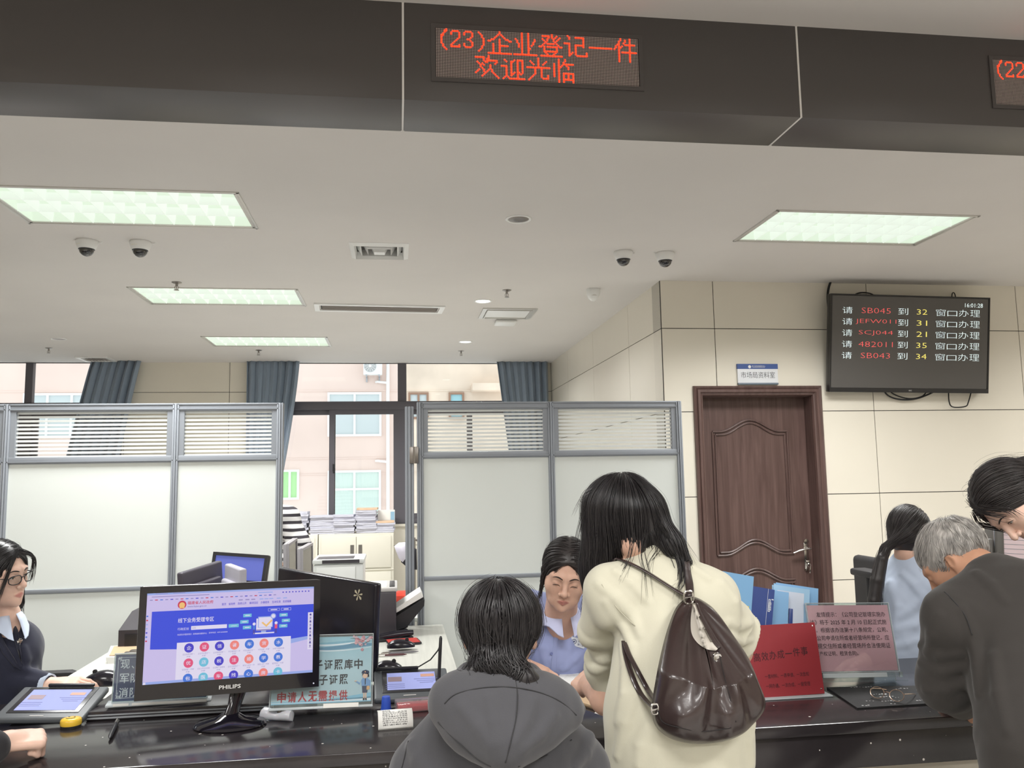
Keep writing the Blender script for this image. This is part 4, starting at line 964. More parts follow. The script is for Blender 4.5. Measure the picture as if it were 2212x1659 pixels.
mb = MB(); mb.box((.01, .01, .005), (.16, .12, .008), 0, .001); mb.build('cover', m_dkplastic, e, world=False); mb = MB(); mb.box((.008, .01, .0105), (.15, .115, .002)); mb.build('red_page', M('red_cover', (190, 66, 60), .5), e, world=False)
mouse(pix(866, 1398, z=CT+.012), .12, 'black computer mouse resting on the thin black notebook', .13)
def pen(loc, rz, label, body, L=.14, r=.0048, clip=None, tilt=0):
    e = thing('pen', loc, label, 'pen', R=Rz(rz) @ Ry(tilt)); mb = MB(); mb.tube([(-L/2, 0, r), (L*.36, 0, r), (L*.44, 0, r), (L/2, 0, r)], [r*.95, r, r*.6, r*.2], 10); mb.build('barrel', body, e, world=False)
    mb = MB(); mb.tube([(-L/2-.004, 0, r), (-L/2+.03, 0, r)], [r*1.08, r*1.1], 10); mb.box((-L/2+.022, 0, r*2.3), (.04, .003, .0016), 0); mb.build('cap', clip or m_chrome, e, world=False); return e
pen(pix(865, 1412, z=CT), .12, 'clear pen lying in front of the notebook on the middle desk', M('grey_pen', (120, 118, 122), .3), .17)
pen(pix(848, 1417, z=CT), .02, 'dark red pencil lying in front of the clear pen', M('maroon_pen', (90, 50, 54), .4), .13)
# ------------------------------------------------------------------ signature tablets
m_tab = M('tablet_grey', (84, 88, 92), .45); m_tabd = M('tablet_black', (48, 48, 52), .3); m_tscr = M('tablet_screen', (150, 158, 208), .12, emit=(140, 148, 208), es=.30)
def tablet(fr, label, shift):
    e, w, h = at_frame('signature_tablet', fr, label, 'tablet', 'signature tablets')
    mb = MB(); mb.box((0, .011, 0), (w, .022, h), 0, .008, seg=3); mb.build('case', m_tab, e, world=False)
    mb = MB(); mb.bx(-w/2+.03, w/2-.03, -.002, .002, -h/2+.035, h/2-.012, 0, .001); mb.build('bezel', m_tabd, e, world=False)
    mb = MB(); mb.bx(-w/2+.048, w/2-.048, -.0028, .001, -h/2+.05, h/2-.03); s = mb.build('screen', m_tscr, e, world=False)
    mb = MB(); mb.box((-w*.22, -.0032, h*.12), (.05, .0006, .03), 0); mb.build('photo_print', M('page_brown', (150, 130, 140), .5), s, world=False)
    mb = MB(); mb.box((w*.22, -.0032, h*.22), (.05, .0006, .018), 0); mb.build('seal_print', M('page_tan', (196, 150, 130), .5), s, world=False)
    mb = MB()
    for k in range(3): mb.box((-w*.22, -.0032, -.01-k*.012), (.07, .0006, .002)); mb.box((w*.2, -.0032, h*.1-k*.012), (.09-.02*k, .0006, .002))
    mb.build('text_lines', M('page_ink', (120, 126, 176), .5), s, world=False)
    mb = MB(); mb.box((shift, -.008, h/2-.008), (.16, .012, .012), 0, .004); mb.build('pen_rest', m_dkplastic, e, world=False)
    mb = MB(); a = Mx_bottom(fr); mb.prism([(a[0]+.02, CT), (a[1]-.03, CT), (a[1]-.02, a[2]-.035)], 'x', fr[0].translation.x-w*.35, fr[0].translation.x+w*.3); mb.build('foot', m_dkplastic, e)
    mb = MB(); mb.box((-.01, -.0008, -h/2+.016), (.045, .001, .004)); mb.build('maker_mark', m_ltgrey, e, world=False)
    return e
def Mx_bottom(fr):
    M_, w, h = fr; b_ = M_ @ Vector((0, .02, -h/2)); t_ = M_ @ Vector((0, .02, h/2)); return (b_.y, t_.y, t_.z)
tablet(frame_at(pix(62, 1485, y=3.31), pix(238, 1480, y=3.30), pix(178, 1553, y=3.08), pix(-30, 1550, y=3.10)), 'grey signature tablet at left, in front of clerk in glasses', .02)
tl = pix(812, 1448, y=3.29); tr = pix(966, 1441, y=3.29)
tb = tablet(frame_at(tl, tr, pix(972, 1503, y=3.12), pix(803, 1511, y=3.10)), 'grey signature tablet beside the officer sign, with upright stylus', -.05)
a = pix(948, 1470, y=3.215); b = pix(952, 1374, y=3.235)
e = thing('stylus', (a.x, a.y, a.z), 'thin black stylus standing upright on the right hand tablet', 'stylus')
mb = MB(); mb.tube([a, a*.3+b*.7, b-Vector((0, 0, .008)), b], [.0062, .0066, .006, .003], 10); mb.build('barrel', m_dkplastic, e)
cb = [pix(952, 1392, y=3.235), pix(946, 1405, y=3.25), pix(930, 1425, y=3.27), pix(905, 1440, y=3.285), pix(868, 1446, y=3.29)]
P_ = []
for i in range(len(cb)-1):
    for k in range(4): P_.append(cb[i].lerp(cb[i+1], k/4))
P_.append(cb[-1]); mb = MB(); mb.tube(P_, .0026, 8); mb.build('cord', m_rubber, e)

# ------------------------------------------------------------------ clear acrylic sign holders
m_acr = glass('acrylic', (244, 250, 250), .12, haze=.04); m_acre = M('acrylic_edge', (208, 216, 220), .15, alpha=.75)
def holder(e, w, h, lean_foot=.09, foot_y=0.):
    """clear sheet pair, bright edges and a foot; local x right, z up, -y to the viewer"""
    mb = MB(); mb.bx(-w/2, w/2, -.0035, -.0015, -h/2, h/2); mb.bx(-w/2, w/2, .0025, .005, -h/2, h/2); mb.build('holder', m_acr, e, world=False)
    mb = MB(); mb.rim(-w/2-.001, w/2+.001, -.004, .0055, -h/2-.001, h/2+.001, .002); mb.build('rim', m_acre, e, world=False)
m_ink = M('black_ink', (34, 34, 44), .7); m_redink = M('red_ink', (176, 46, 56), .7); m_pwhite = M('print_white', (226, 232, 240), .7)
# navy notice
fr = frame_at(pix(246, 1414, y=3.175), pix(450, 1404, y=3.225), pix(452, 1508, y=3.225), pix(244, 1516, y=3.175)); e, w, h = at_frame('notice_stand', fr, 'navy blue notice with white Chinese text, half hidden behind the big monitor', 'sign')
holder(e, w, h); mb = MB(); mb.bx(-w/2+.003, w/2-.003, -.001, .001, -h/2+.003, h/2-.003); mb.build('sheet', M('navy_print', (44, 62, 118), .5), e, world=False)
mb = MB(); q = .0012
for x0, x1, z0, z1 in ((-w/2+.016, w/2-.016, h/2-.014, h/2-.0125), (-w/2+.016, w/2-.016, -h/2+.0125, -h/2+.014), (-w/2+.012, -w/2+.0135, -h/2+.02, h/2-.02), (w/2-.0135, w/2-.012, -h/2+.02, h/2-.02)): mb.bx(x0, x1, -.0016, -.0012, z0, z1)
r = random.Random(3)
for sx in (-1, 1):
    for sz in (-1, 1):
        for k in range(26):
            px, pz = sx*(w/2-.012-abs(r.gauss(0, .008))), sz*(h/2-.012-abs(r.gauss(0, .008))); a = r.uniform(0, 3); mb.poly([(px+.003*math.cos(a+j*1.57)*(1 if j % 2 else .35), -.0018, pz+.003*math.sin(a+j*1.57)*(1 if j % 2 else .35)) for j in range(4)])
for i, s in enumerate(('现、', '军队', '消防')):
    for j, ch in enumerate(s): mb.text(ch, -w/2+.021+.035*j, h/2-.052-.048*i, .009 if ch == '、' else .029, .010 if ch == '、' else .032, y=-.0014, bold=.01)
mb.build('lettering', m_pwhite, e, world=False, smooth=False)
mb = MB(); lo = fr[0].translation.z-h/2; mb.box((0, -.005, -h/2-.004), (w+.03, .07, .008), 0, .002); mb.build('foot', m_acre, e, world=False)
mb = MB(); mb.bx(-w/2+.01, -w/2+.06, -.042, -.040, -h/2-.004, -h/2+.004); mb.bx(-w/2+.07, w/2, -.042, -.040, -h/2-.004, -h/2+.004); mb.build('white_strip', m_paper, e, world=False)
# officer notice
fr = frame_at(pix(586, 1377, y=3.09), pix(804, 1366, y=3.115), pix(806, 1524, y=3.055), pix(586, 1528, y=3.03)); e, w, h = at_frame('notice_stand', fr, 'pale blue notice with a cartoon police officer, right of the big monitor', 'sign')
holder(e, w, h)
m_skyp = bpy.data.materials.new('sky_print'); m_skyp.use_nodes = True; t = NT(m_skyp); b = t.n['Principled BSDF']; tc = t.add('ShaderNodeTexCoord'); sx = t.add('ShaderNodeSeparateXYZ'); t.link(tc.outputs['Object'], sx.inputs[0])
mr = t.add('ShaderNodeMapRange', i_1=-h/2, i_2=h/2); t.link(sx.outputs[2], mr.inputs[0]); rp = t.add('ShaderNodeValToRGB'); t.link(mr.outputs[0], rp.inputs[0]); el = rp.color_ramp.elements
el[0].position = 0; el[0].color = lin((204, 216, 226)); el[1].position = 1; el[1].color = lin((166, 206, 224)); k_ = el.new(.5); k_.color = lin((206, 222, 234)); t.link(rp.outputs[0], b.inputs['Base Color']); b.inputs['Roughness'].default_value = .6
mb = MB(); mb.bx(-w/2+.004, w/2-.004, -.001, .001, -h/2+.012, h/2-.008); mb.build('sheet', m_skyp, e, world=False)
mb = MB(); L0, L1 = -w/2+.005, w/2-.005
def wave(z, th, amp, ph, m, x0=L0, x1=L1):
    N = 20; up = [(x0+(x1-x0)*k/N, -.0012-.0002*m, z+amp*math.sin(ph+4.2*k/N)+th*(.4+.6*math.sin(math.pi*k/N))) for k in range(N+1)]; dn = [(x0+(x1-x0)*k/N, -.0012-.0002*m, z+amp*math.sin(ph+4.2*k/N)) for k in range(N+1)]; mb.poly(dn+up[::-1], m)
wave(h*.31, .022, .008, 2.6, 0); wave(h*.36, .016, .010, 2.9, 1); wave(h*.30, .004, .01, 2.2, 2); wave(h*.385, .006, .012, 2.5, 2)
for k, (z, th, m) in enumerate(((-h*.455, .016, 1), (-h*.455, .010, 0), (-h*.44, .004, 2), (-h*.425, .005, 1))): N = 20; mb.poly([(L0+(L1-L0)*j/N, -.0014-.0002*m, z) for j in range(N+1)]+[(L0+(L1-L0)*j/N, -.0014-.0002*m, z+th*(.35+1.5*(j/N)**2)) for j in range(N, -1, -1)], m)
mb.build('wave_print', [M('wave_blue', (92, 150, 186), .6), M('wave_pale', (140, 190, 214), .6), m_pwhite], e, world=False, smooth=False)
mb = MB()
br = [(w*.47, h*.47), (w*.40, h*.40), (w*.33, h*.375), (w*.27, h*.36)]; br2 = [(w*.40, h*.40), (w*.34, h*.43), (w*.27, h*.44)]; br3 = [(w*.47, h*.40), (w*.41, h*.36), (w*.36, h*.32)]
for b_ in (br, br2, br3): mb.tube([(x, -.0025, z) for x, z in b_], [.0022, .0016, .0012, .0007][:len(b_)], 6, 1, flat=.3)
r = random.Random(5)
for k in range(24):
    b_ = r.choice((br, br2, br3)); i = r.randrange(len(b_)-1); u = r.random(); x = b_[i][0]*(1-u)+b_[i+1][0]*u+r.gauss(0, .009); z = b_[i][1]*(1-u)+b_[i+1][1]*u+r.gauss(0, .006); s = r.uniform(.0024, .0044)
    for j in range(5): a = j*1.257; mb.poly([(x+s*.9*math.cos(a)+s*.62*math.cos(q_), -.0028-.00002*k, z+s*.9*math.sin(a)+s*.62*math.sin(q_)) for q_ in np.linspace(0, 6.28, 7)[:-1]], 0 if k % 3 else 2)
mb.build('blossom_print', [M('blossom_pink', (222, 172, 180), .6), M('branch_brown', (86, 56, 60), .6), M('blossom_red', (206, 130, 140), .6)], e, world=False, smooth=False)
mb = MB(); tx = lambda px: w*((px-586)/(806-586)-.5)
for i, ch in enumerate('电子证照库中'): mb.text(ch, w*.5-.027-.0345*(6-i)-.003, h*.02-.005, .029, .034, y=-.0016, bold=.022)
for i, ch in enumerate('电子证照'): mb.text(ch, w*.5-.078-.0345*(4-i)-.002, -h*.19-.004, .029, .033, y=-.0016, bold=.022)
mb.build('lettering', m_ink, e, world=False, smooth=False)
mb = MB()
for i, ch in enumerate('申请人无需提供'): mb.text(ch, w*.5-.078-.0345*(7-i)-.002, -h*.42-.002, .029, .034, y=-.0016, bold=.02)
mb.build('lettering', m_redink, e, world=False, smooth=False)
mb = MB(); ox, oz, s = w*.425, -h*.44, h*.40/1.0       # the officer, a flat print
def pl(pts, m, dy=0): mb.poly([(ox+x*s, -.0022-.0002*dy, oz+z*s) for x, z in pts], m)
def el_(x, z, a, b_, m, dy=0): pl([(x+a*math.cos(q_), z+b_*math.sin(q_)) for q_ in np.linspace(0, 6.28, 17)[:-1]], m, dy)
pl([(-.07, 0), (.0, 0), (.0, .1), (-.06, .1)], 3); pl([(.02, 0), (.08, 0), (.07, .1), (.01, .1)], 3); pl([(-.055, .08), (-.01, .08), (-.01, .27), (-.06, .27)], 0, 1); pl([(.01, .08), (.06, .08), (.065, .27), (.01, .27)], 0, 1)
pl([(-.09, .26), (.09, .26), (.11, .5), (-.11, .52)], 2, 2); pl([(-.12, .5), (.13, .5), (.14, .72), (.06, .78), (-.08, .78), (-.14, .7)], 1, 3); pl([(-.13, .7), (-.2, .55), (-.34, .66), (-.31, .69), (-.19, .61), (-.1, .74)], 1, 4); el_(-.34, .68, .05, .02, 0, 5)
pl([(.1, .74), (.2, .68), (.19, .46), (.1, .44), (.1, .48), (.14, .5)], 1, 4); pl([(.06, .36), (.17, .37), (.17, .5), (.06, .49)], 4, 5); pl([(-.01, .76), (.03, .76), (.025, .56), (.01, .52), (-.005, .56)], 3, 6)
el_(.0, .86, .095, .105, 0, 6); pl([(-.11, .84), (-.09, .95), (.12, .96), (.15, .82), (.09, .8), (.1, .9), (-.05, .93)], 3, 7); pl([(-.14, .95), (-.1, 1.03), (.02, 1.06), (.13, 1.02), (.15, .95), (0, .92)], 5, 8); el_(0, .99, .02, .022, 4, 9)
mb.build('officer_print', [M('print_skin', (226, 190, 168), .6), M('print_blue', (120, 160, 206), .6), M('print_navy', (52, 62, 92), .6), m_ink, M('print_gold', (220, 176, 130), .6), M('print_cap', (46, 56, 80), .6)], e, world=False, smooth=False)
mb = MB(); mb.bx(-w/2, w/2, -.05, .05, -h/2-.008, -h/2, 0, .002); mb.build('foot', m_acre, e, world=False)
mb = MB(); mb.bx(w*.02, w*.36, -.052, -.05, -h/2-.006, -h/2+.008); mb.build('white_strip', m_paper, e, world=False)

# red file rack with folders
m_redp = M('red_poster', (152, 48, 56), .45, bump=(14, .25, .004)); m_dkink = M('dark_ink', (52, 26, 34), .7)
fr = frame_at(pix(1606, 1353, y=2.97), pix(1764, 1344, y=2.97), pix(1775, 1498, y=2.93), pix(1618, 1509, y=2.93)); e, w, h = at_frame('file_rack', fr, 'red fronted clear file rack holding the blue folders, right of the leather bag', 'file rack'); RK = fr[0]
mb = MB(); mb.bx(-w/2, w/2, -.003, .003, -h/2, h/2); mb.build('poster', m_redp, e, world=False)
mb = MB(); mb.bx(-w/2-.003, w/2+.003, .003, .0055, -h/2, h/2); mb.bx(-w/2-.003, -w/2, .003, .26, -h/2+.045, h*.2); mb.bx(w/2, w/2+.003, .003, .26, -h/2+.045, h*.2); mb.bx(-w/2, w/2, .257, .26, -h/2+.045, h*.35); mb.build('holder', m_acr, e, world=False)
c_ = RK.translation; mb = MB(); mb.bx(c_.x-w/2-.003, c_.x+w/2+.022, 2.905, 3.21, CT+.0005, CT+.006, 0, .002); mb.build('foot', m_acre, e)
mb = MB()
for i, ch in enumerate('高效办成一件事'): mb.text(ch, -w*.5+.028+.0305*i, -h*.005+.002*i+(.012 if ch == '一' else 0), .026, .003 if ch == '一' else .03, y=-.0034)
for j, s in enumerate(('一套材料、一表申请、一次告知', '一网办通、一次办成、一窗受理')): mb.text(s, -w*.28, -h*.245-.033*j, w*.6, .0145, y=-.0034)
mb.build('lettering', m_dkink, e, world=False, smooth=False)
mb = MB()
for x, z in ((w*.46, h*.45), (w*.46, -h*.43)): mb.lathe([(0, 0), (.004, 0), (.003, .003), (0, .004)], (x, -.003, z), 10, R=Rx(math.pi/2).to_3x3())
mb.build('bolt', m_chrome, e, world=False)
m_f = {k: M('folder_'+k, c, .32) for k, c in dict(navy=(50, 72, 138), blue=(78, 122, 190), sky=(132, 180, 222), light=(160, 200, 230)).items()}
def folder(c4, th, mat, label, spine=None, inner=True):
    fr = frame_at(*c4); e, w, h = at_frame('folder', fr, label, 'folder', 'blue folders in the red rack')
    b_ = -h/2-max(0, fr[0].translation.z-h/2-CT-.012)/max(fr[0].to_3x3().col[2].z, .5); mb = MB(); mb.bx(-w/2, w/2, 0, .002, b_, h/2, 0, 0); mb.bx(-w/2, w/2, th-.002, th, b_, h/2); mb.bx(w/2-.002, w/2, .002, th-.002, b_, h/2); mb.build('cover', mat, e, world=False)
    if inner: mb = MB(); mb.bx(-w/2+.006, w/2-.008, .003, th-.003, b_+.006, h/2-.006); mb.build('papers', m_paper, e, world=False)
    if spine: spine(e, w, h, th)
    return e
def yd(px, py, d): return pix(px, py, y=d)
def sp_yellow(e, w, h, th):
    mb = MB(); mb.bx(w/2-.052, w/2-.012, -.002, 0, -h*.25, -h*.02); s = mb.build('label', M('yellow_label', (226, 208, 110), .6), e, world=False)
    mb = MB()
    for i, ch in enumerate('惠农管理'): mb.text(ch, w/2-.044, -h*.09-.018*i-.008, .014, .014, y=-.002)
    mb.build('lettering', m_ink, s, world=False, smooth=False)
folder((yd(1545, 1225, 3.02), yd(1606, 1255, 3.03), yd(1640, 1362, 3.0), yd(1570, 1370, 3.0)), .05, m_f['sky'], 'sky blue leaning file box with a yellow label, leftmost in the rack', sp_yellow)
def sp_navy(e, w, h, th):
    mb = MB(); mb.bx(w*.23, w*.24, -.0012, 0, -h/2, h/2); mb.rim(w*.28, w*.36, -.0014, -.0004, h*.05, h*.30, .002); mb.text('档案盒', w*.30, h*.08, .010, h*.18, y=-.001); mb.bx(w*.4, w*.48, -.0014, 0, h*.29, h*.31); mb.build('print', m_pwhite, e, world=False, smooth=False)
folder((yd(1609, 1260, 3.04), yd(1667, 1278, 3.02), yd(1671, 1380, 3.0), yd(1625, 1380, 3.0)), .045, m_f['navy'], 'navy blue ring binder with a small printed label', sp_navy)
folder((yd(1662, 1272, 3.10), yd(1704, 1282, 3.08), yd(1700, 1380, 3.06), yd(1668, 1380, 3.06)), .03, m_f['sky'], 'pale blue folder just right of the navy binder', None)
def sp_clip(e, w, h, th):
    mb = MB(); mb.bx(-w*.40, w*.34, -.002, -.0008, -h*.42, h*.40); mb.build('sheet', M('folder_sheet', (206, 216, 232), .5), e, world=False); mb = MB(); mb.bx(-w*.08, w*.03, -.008, -.002, -h*.42, h*.06, 0, .002); mb.build('clip', m_f['navy'], e, world=False)
folder((yd(1664, 1259, 3.14), yd(1751, 1277, 3.12), yd(1745, 1378, 3.09), yd(1676, 1374, 3.1)), .02, m_f['light'], 'light blue clip folder with a white sheet in its front', sp_clip)
def sp_white(e, w, h, th):
    mb = MB(); mb.bx(w*.28, w*.5, -.0014, 0, -h*.5, -h*.22); s = mb.build('label', m_paper, e, world=False); mb = MB(); mb.text('第 辑', w*.33, -h*.36, w*.13, .008, y=-.0014); mb.build('lettering', m_ink, s, world=False, smooth=False)
folder((yd(1670, 1255, 3.18), yd(1767, 1274, 3.15), yd(1767, 1358, 3.12), yd(1680, 1350, 3.14)), .03, m_f['sky'], 'tallest sky blue folder with a white label, rightmost in the rack', sp_white)
# pink notice
fr = frame_at(pix(1745, 1304, y=3.10), pix(1924, 1302, y=3.10), pix(1936, 1450, y=3.04), pix(1755, 1452, y=3.04)); e, w, h = at_frame('notice_stand', fr, 'pink printed notice in a clear stand, beside the red rack', 'sign')
holder(e, w, h); mb = MB(); mb.bx(-w/2+.003, w/2-.004, -.001, .001, -h/2+.003, h/2-.008); mb.build('sheet', M('pink_paper', (240, 176, 186), .7), e, world=False)
mb = MB(); Ls = ['友情提示：《公司登记管理实施办', '法》将于 2025 年 2 月 10 日起正式施', '行。根据该办法第十八条规定，公司、', '分公司申请住所或者经营场所登记，应', '当提交住所或者经营场所合法使用证', '明(产权证明、租赁合同)。']
for i, s in enumerate(Ls):
    x0 = -w*.5+(.036 if i == 0 else .006); x1 = w*.5-.022 if i < 5 else -w*.5+.185
    mb.text(s, x0, h*.5-.052-.0288*i, x1-x0, .0185, y=-.0042, bold=-.004)
mb.build('lettering', m_ink, e, world=False, smooth=False)
mb = MB(); mb.box((.0, -.012, -h/2-.012), (w*.98, .03, .02), 0, .003); mb.prism([(-w*.46, -.015), (w*.56, -.015), (w*.49, .045), (-w*.42, .045)], 'z', -h/2-.036, -h/2-.032); mb.bx(-w*.42, w*.5, .03, .036, -h/2-.034, -h/2+.02); mb.build('foot', m_acr, e, world=False)
mb = MB(); mb.bx(-w*.45, w*.3, -.028, -.0265, -h/2-.02, -h/2-.004); mb.build('white_strip', m_acre, e, world=False)

# ------------------------------------------------------------------ counter mat and spectacles
A, B_, C_2, D_ = pix(1786, 1488, z=CT), pix(1852, 1533, z=CT), pix(1990, 1522, z=CT), pix(1985, 1487, z=CT)
e = thing('counter_mat', ((A.x+C_2.x)/2, (A.y+B_.y)/2, CT), 'black rubber counter mat with white printed marks', 'mat')
mb = MB(); mb.prism([(p.x, p.y) for p in (A, B_, Vector((C_2.x+.12, C_2.y-.01, 0)), Vector((D_.x+.12, D_.y, 0)))], 'z', CT, CT+.006); mb.build('pad', M('mat_rubber', (36, 36, 38), .8, bump=(260, .6, .002)), e)
mb = MB(); r = random.Random(11)
for i in range(26):
    u, v = r.random(), r.random(); p = A.lerp(B_, v).lerp(D_.lerp(C_2, v), .08+.9*u); 
    if .25 < v < .7 and r.random() < .75: continue
    for k in range(r.randint(2, 5)):
        q_ = p+Vector((.011*k, r.uniform(-.004, .004), CT+.0065-p.z)); s = r.uniform(.002, .0045); mb.poly([(q_.x-s, q_.y-s, q_.z), (q_.x+s, q_.y-s*.6, q_.z), (q_.x+s*.7, q_.y+s, q_.z), (q_.x-s*.8, q_.y+s*.8, q_.z)])
mb.build('print', M('mat_print', (190, 190, 192), .7), e, smooth=False)
gp = pix(1918, 1512, z=CT+.006); e = thing('spectacles', gp, 'thin framed spectacles lying folded on the black mat', 'spectacles', rz=-.9)
m_gold = M('gold_metal', (196, 170, 150), .25, metal=.8)
mb = MB()
for sx in (-1, 1): mb.tube([(sx*.033+.024*math.cos(a), .006*math.sin(a)-.006, .021+.018*math.sin(a)) for a in np.linspace(0, 2*math.pi, 22)], .0013, 6)
mb.tube([(-.010, -.004, .026), (0, -.008, .029), (.010, -.004, .026)], .0013, 6); mb.build('frame', m_gold, e, world=False)
for sx in (-1, 1):
    mb = MB(); mb.tube([(sx*.057, 0, .028), (sx*.06, .03, .024), (sx*.056, .09, .012), (sx*.05, .125, .003)], .0016, 6); mb.build('temple', m_gold, e, world=False)
    mb = MB(); mb.poly([(sx*.033+.0235*math.cos(a), .006*math.sin(a)-.006, .021+.0175*math.sin(a)) for a in np.linspace(0, 2*math.pi, 22)[:-1]]); mb.build('lens', m_glass, e, world=False)

# ------------------------------------------------------------------ small things on the counter, left and middle
p = pix(153, 1571, z=CT); e = thing('smiley_button', p, 'yellow smiley faced round stamp pad by the fist', 'stamp pad')
mb = MB(); mb.lathe([(0, .0), (.031, 0), (.032, .009), (.030, .010)], (0, 0, 0), 36, caps=False); mb.build('base', m_dkplastic, e, world=False)
mb = MB(); mb.lathe([(.032, .009), (.033, .014), (.0325, .024), (.029, .029), (.018, .0315), (0, .032)], (0, 0, 0), 36, caps=False); tp = mb.build('top', M('smile_yellow', (232, 190, 62), .25), e, world=False, sharp=50)
mb = MB(); 
for sx in (-1, 1): mb.lathe([(0, 0), (.0026, 0)], (sx*.009, .007, .0325), 10, caps=False, sy=1.6)
mb.tube([(.016*math.cos(a), .016*math.sin(a)+.001, .0318) for a in np.linspace(math.pi*1.15, math.pi*1.85, 10)], .0011, 6); mb.build('face', m_ink, tp, world=False)
a = pix(236, 1600, z=CT+.004); b = pix(253, 1563, z=CT+.004); d = b-a
e = pen((a+b)/2, math.atan2(d.y, d.x)+math.pi, 'black and silver pen lying on the counter below the navy notice', m_dkplastic, d.length, .007, m_chrome)
# translucent tape cutter
p = pix(598, 1556, z=CT); e = thing('tape_cutter', p, 'milky translucent plastic tape cutter right of monitor base', 'tape cutter', rz=-.35); m_milk = M('milky_plastic', (226, 228, 236), .25, trans=.35, sss=.2)
mb = MB(); rows = []
for u, hw, hz in ((0, .004, .006), (.02, .017, .017), (.1, .020, .021), (.3, .019, .019), (.5, .015, .014), (.68, .017, .016), (.85, .021, .019), (.97, .019, .017), (1, .006, .007)): rows.append([(.115*(u-.5), hw*math.cos(a), hz*(1+math.sin(a))) for a in np.linspace(0, 2*math.pi, 20, endpoint=False)])
V = mb.grid(rows, closed=True); mb.bm.faces.new(V[0][::-1]); mb.bm.faces.new(V[-1]); mb.build('body', m_milk, e, world=False, sharp=60)
mb = MB(); mb.box((.012, .0, .03), (.012, .02, .008), 0, .001); mb.build('blade', m_steel, e, world=False)
p = pix(834, 1533, z=CT); e = thing('bottle_cap', p, 'blue plastic cup upside down in front of the right tablet', 'cup')
mb = MB(); mb.lathe([(.0165, 0), (.018, .0), (.0165, .02), (.0145, .042), (.0135, .045), (0, .0455)], (0, 0, 0), 28, caps=False); mb.build('cup', M('blue_cup', (48, 84, 190), .35), e, world=False, sharp=50); mb = MB(); mb.lathe([(.0185, 0), (.0195, .002), (.0185, .004)], (0, 0, 0), 28, caps=False); mb.build('lip', M('blue_cup'), e, world=False)
p = pix(849, 1544, z=CT); e = thing('smiley_button', p, 'small yellow smiley disc behind the curled paper ticket', 'stamp pad')
mb = MB(); mb.lathe([(0, 0), (.021, 0), (.022, .004), (.020, .010), (0, .012)], (0, 0, 0), 28, caps=False); mb.build('disc', M('smile_yellow'), e, world=False, sharp=50); mb = MB()
for sx in (-1, 1): mb.lathe([(0, 0), (.003, 0)], (sx*.008, .0, .0125), 10, caps=False)
mb.build('eyes', m_redink, e, world=False)
# red ink pad box
p = pix(906, 1532, z=CT); e = thing('ink_pad', p, 'clear lidded box with a red pad beside the grey hood', 'ink pad', rz=.12)
mb = MB(); mb.box((0, .0, .012), (.155, .065, .02), 0, .004); mb.build('red_pad', M('ink_red', (176, 52, 62), .4), e, world=False); mb = MB(); mb.box((0, .0, .017), (.166, .075, .033), 0, .005, seg=3); mb.build('clear_lid', glass('pink_clear', (250, 228, 230), .2, haze=.12), e, world=False)
# curled ticket
p = pix(853, 1568, z=CT+.002); e = thing('paper_ticket', p, 'curled white paper ticket printed with small text', 'paper ticket', rz=.08); mb = MB(); rows = []
arc = lambda a: (.004-.042*math.cos(a), .010+.040*math.sin(a))
mb.grid([[(x, *arc(a)) for x in (-.056, .056)] for a in np.linspace(-.24, 2.3, 18)]); o = mb.build('paper', m_paper, e, world=False, sharp=0); md = o.modifiers.new('s', 'SOLIDIFY'); md.thickness = .0006
mb = MB()
for j, tx_ in enumerate(('A008', '企业登记一窗受理', '请您在等候区等候叫号', '前面还有三人在等候', '过号请重新取号谢谢', '请保管好您的随身物品', '办理时间八点至五点', '请带齐相关的材料', '谢谢配合')):
    v_, f_ = glyphs(tx_); x0_ = min(q_[0] for q_ in v_); xw = max(q_[0] for q_ in v_)-x0_; sc_ = (.08 if j else .026)/xw; hh_ = .0052 if j else .009; a0 = 1.32-.155*j; vs = []
    for q_ in v_:
        a_ = a0+q_[1]*hh_/.041; yz = arc(a_); vs.append(mb.bm.verts.new((-.042+(q_[0]-x0_)*sc_, yz[0]-.0007*math.cos(a_), yz[1]+.0007*math.sin(a_))))
    for g_ in f_:
        try: mb.bm.faces.new([vs[i] for i in g_])
        except ValueError: pass
mb.build('lettering', m_ink, e, world=False, smooth=False)

# ------------------------------------------------------------------ papers on the desk and counter
def sheet_stack(name, cs, h, mat, label, z, cat, n=1, lines=True, group=None):
    """cs: four corner pixels (near-left, near-right, far-right, far-left) on height z"""
    P = [pix(x, y, z=z+h) for x, y in cs]; c = sum(P, Vector())/4; e = thing(name, (c.x, c.y, z), label, cat, group)
    for k in range(n):
        mb = MB(); o = Vector((rng.uniform(-.006, .006), rng.uniform(-.006, .006), 0)) if k else Vector(); z0 = z+h*k/n+.0002; z1 = z+h*(k+1)/n
        mb.prism([(p.x+o.x, p.y+o.y) for p in P], 'z', z0, z1); mb.build('sheets' if n > 1 else 'sheet', mat, e, sharp=20)
    if lines:
        mb = MB()
        for i in range(9):
            u = .12+.085*i; a = P[3].lerp(P[0], u); b = P[2].lerp(P[1], u); a2 = a.lerp(b, .1); b2 = a.lerp(b, .9 if i % 3 else .6); t_ = (P[0]-P[3]).normalized()*.0018; up = Vector((0, 0, .0006))
            mb.poly([a2+up, b2+up, b2+t_+up, a2+t_+up])
        mb.build('print', M('print_grey', (150, 152, 160), .7), e, smooth=False)
    return e
m_kraft = M('kraft_paper', (196, 168, 134), .7)
sheet_stack('paper_stack', [(138, 1470), (262, 1468), (290, 1432), (190, 1436)], .02, m_paper, 'stack of white printed papers on left desk behind the mouse', CT, 'papers', 4)
e = sheet_stack('document_folder', [(232, 1420), (310, 1418), (320, 1392), (242, 1395)], .03, m_paper, 'tan folder with a metal clip above the navy notice', CT, 'folder', 2, False)
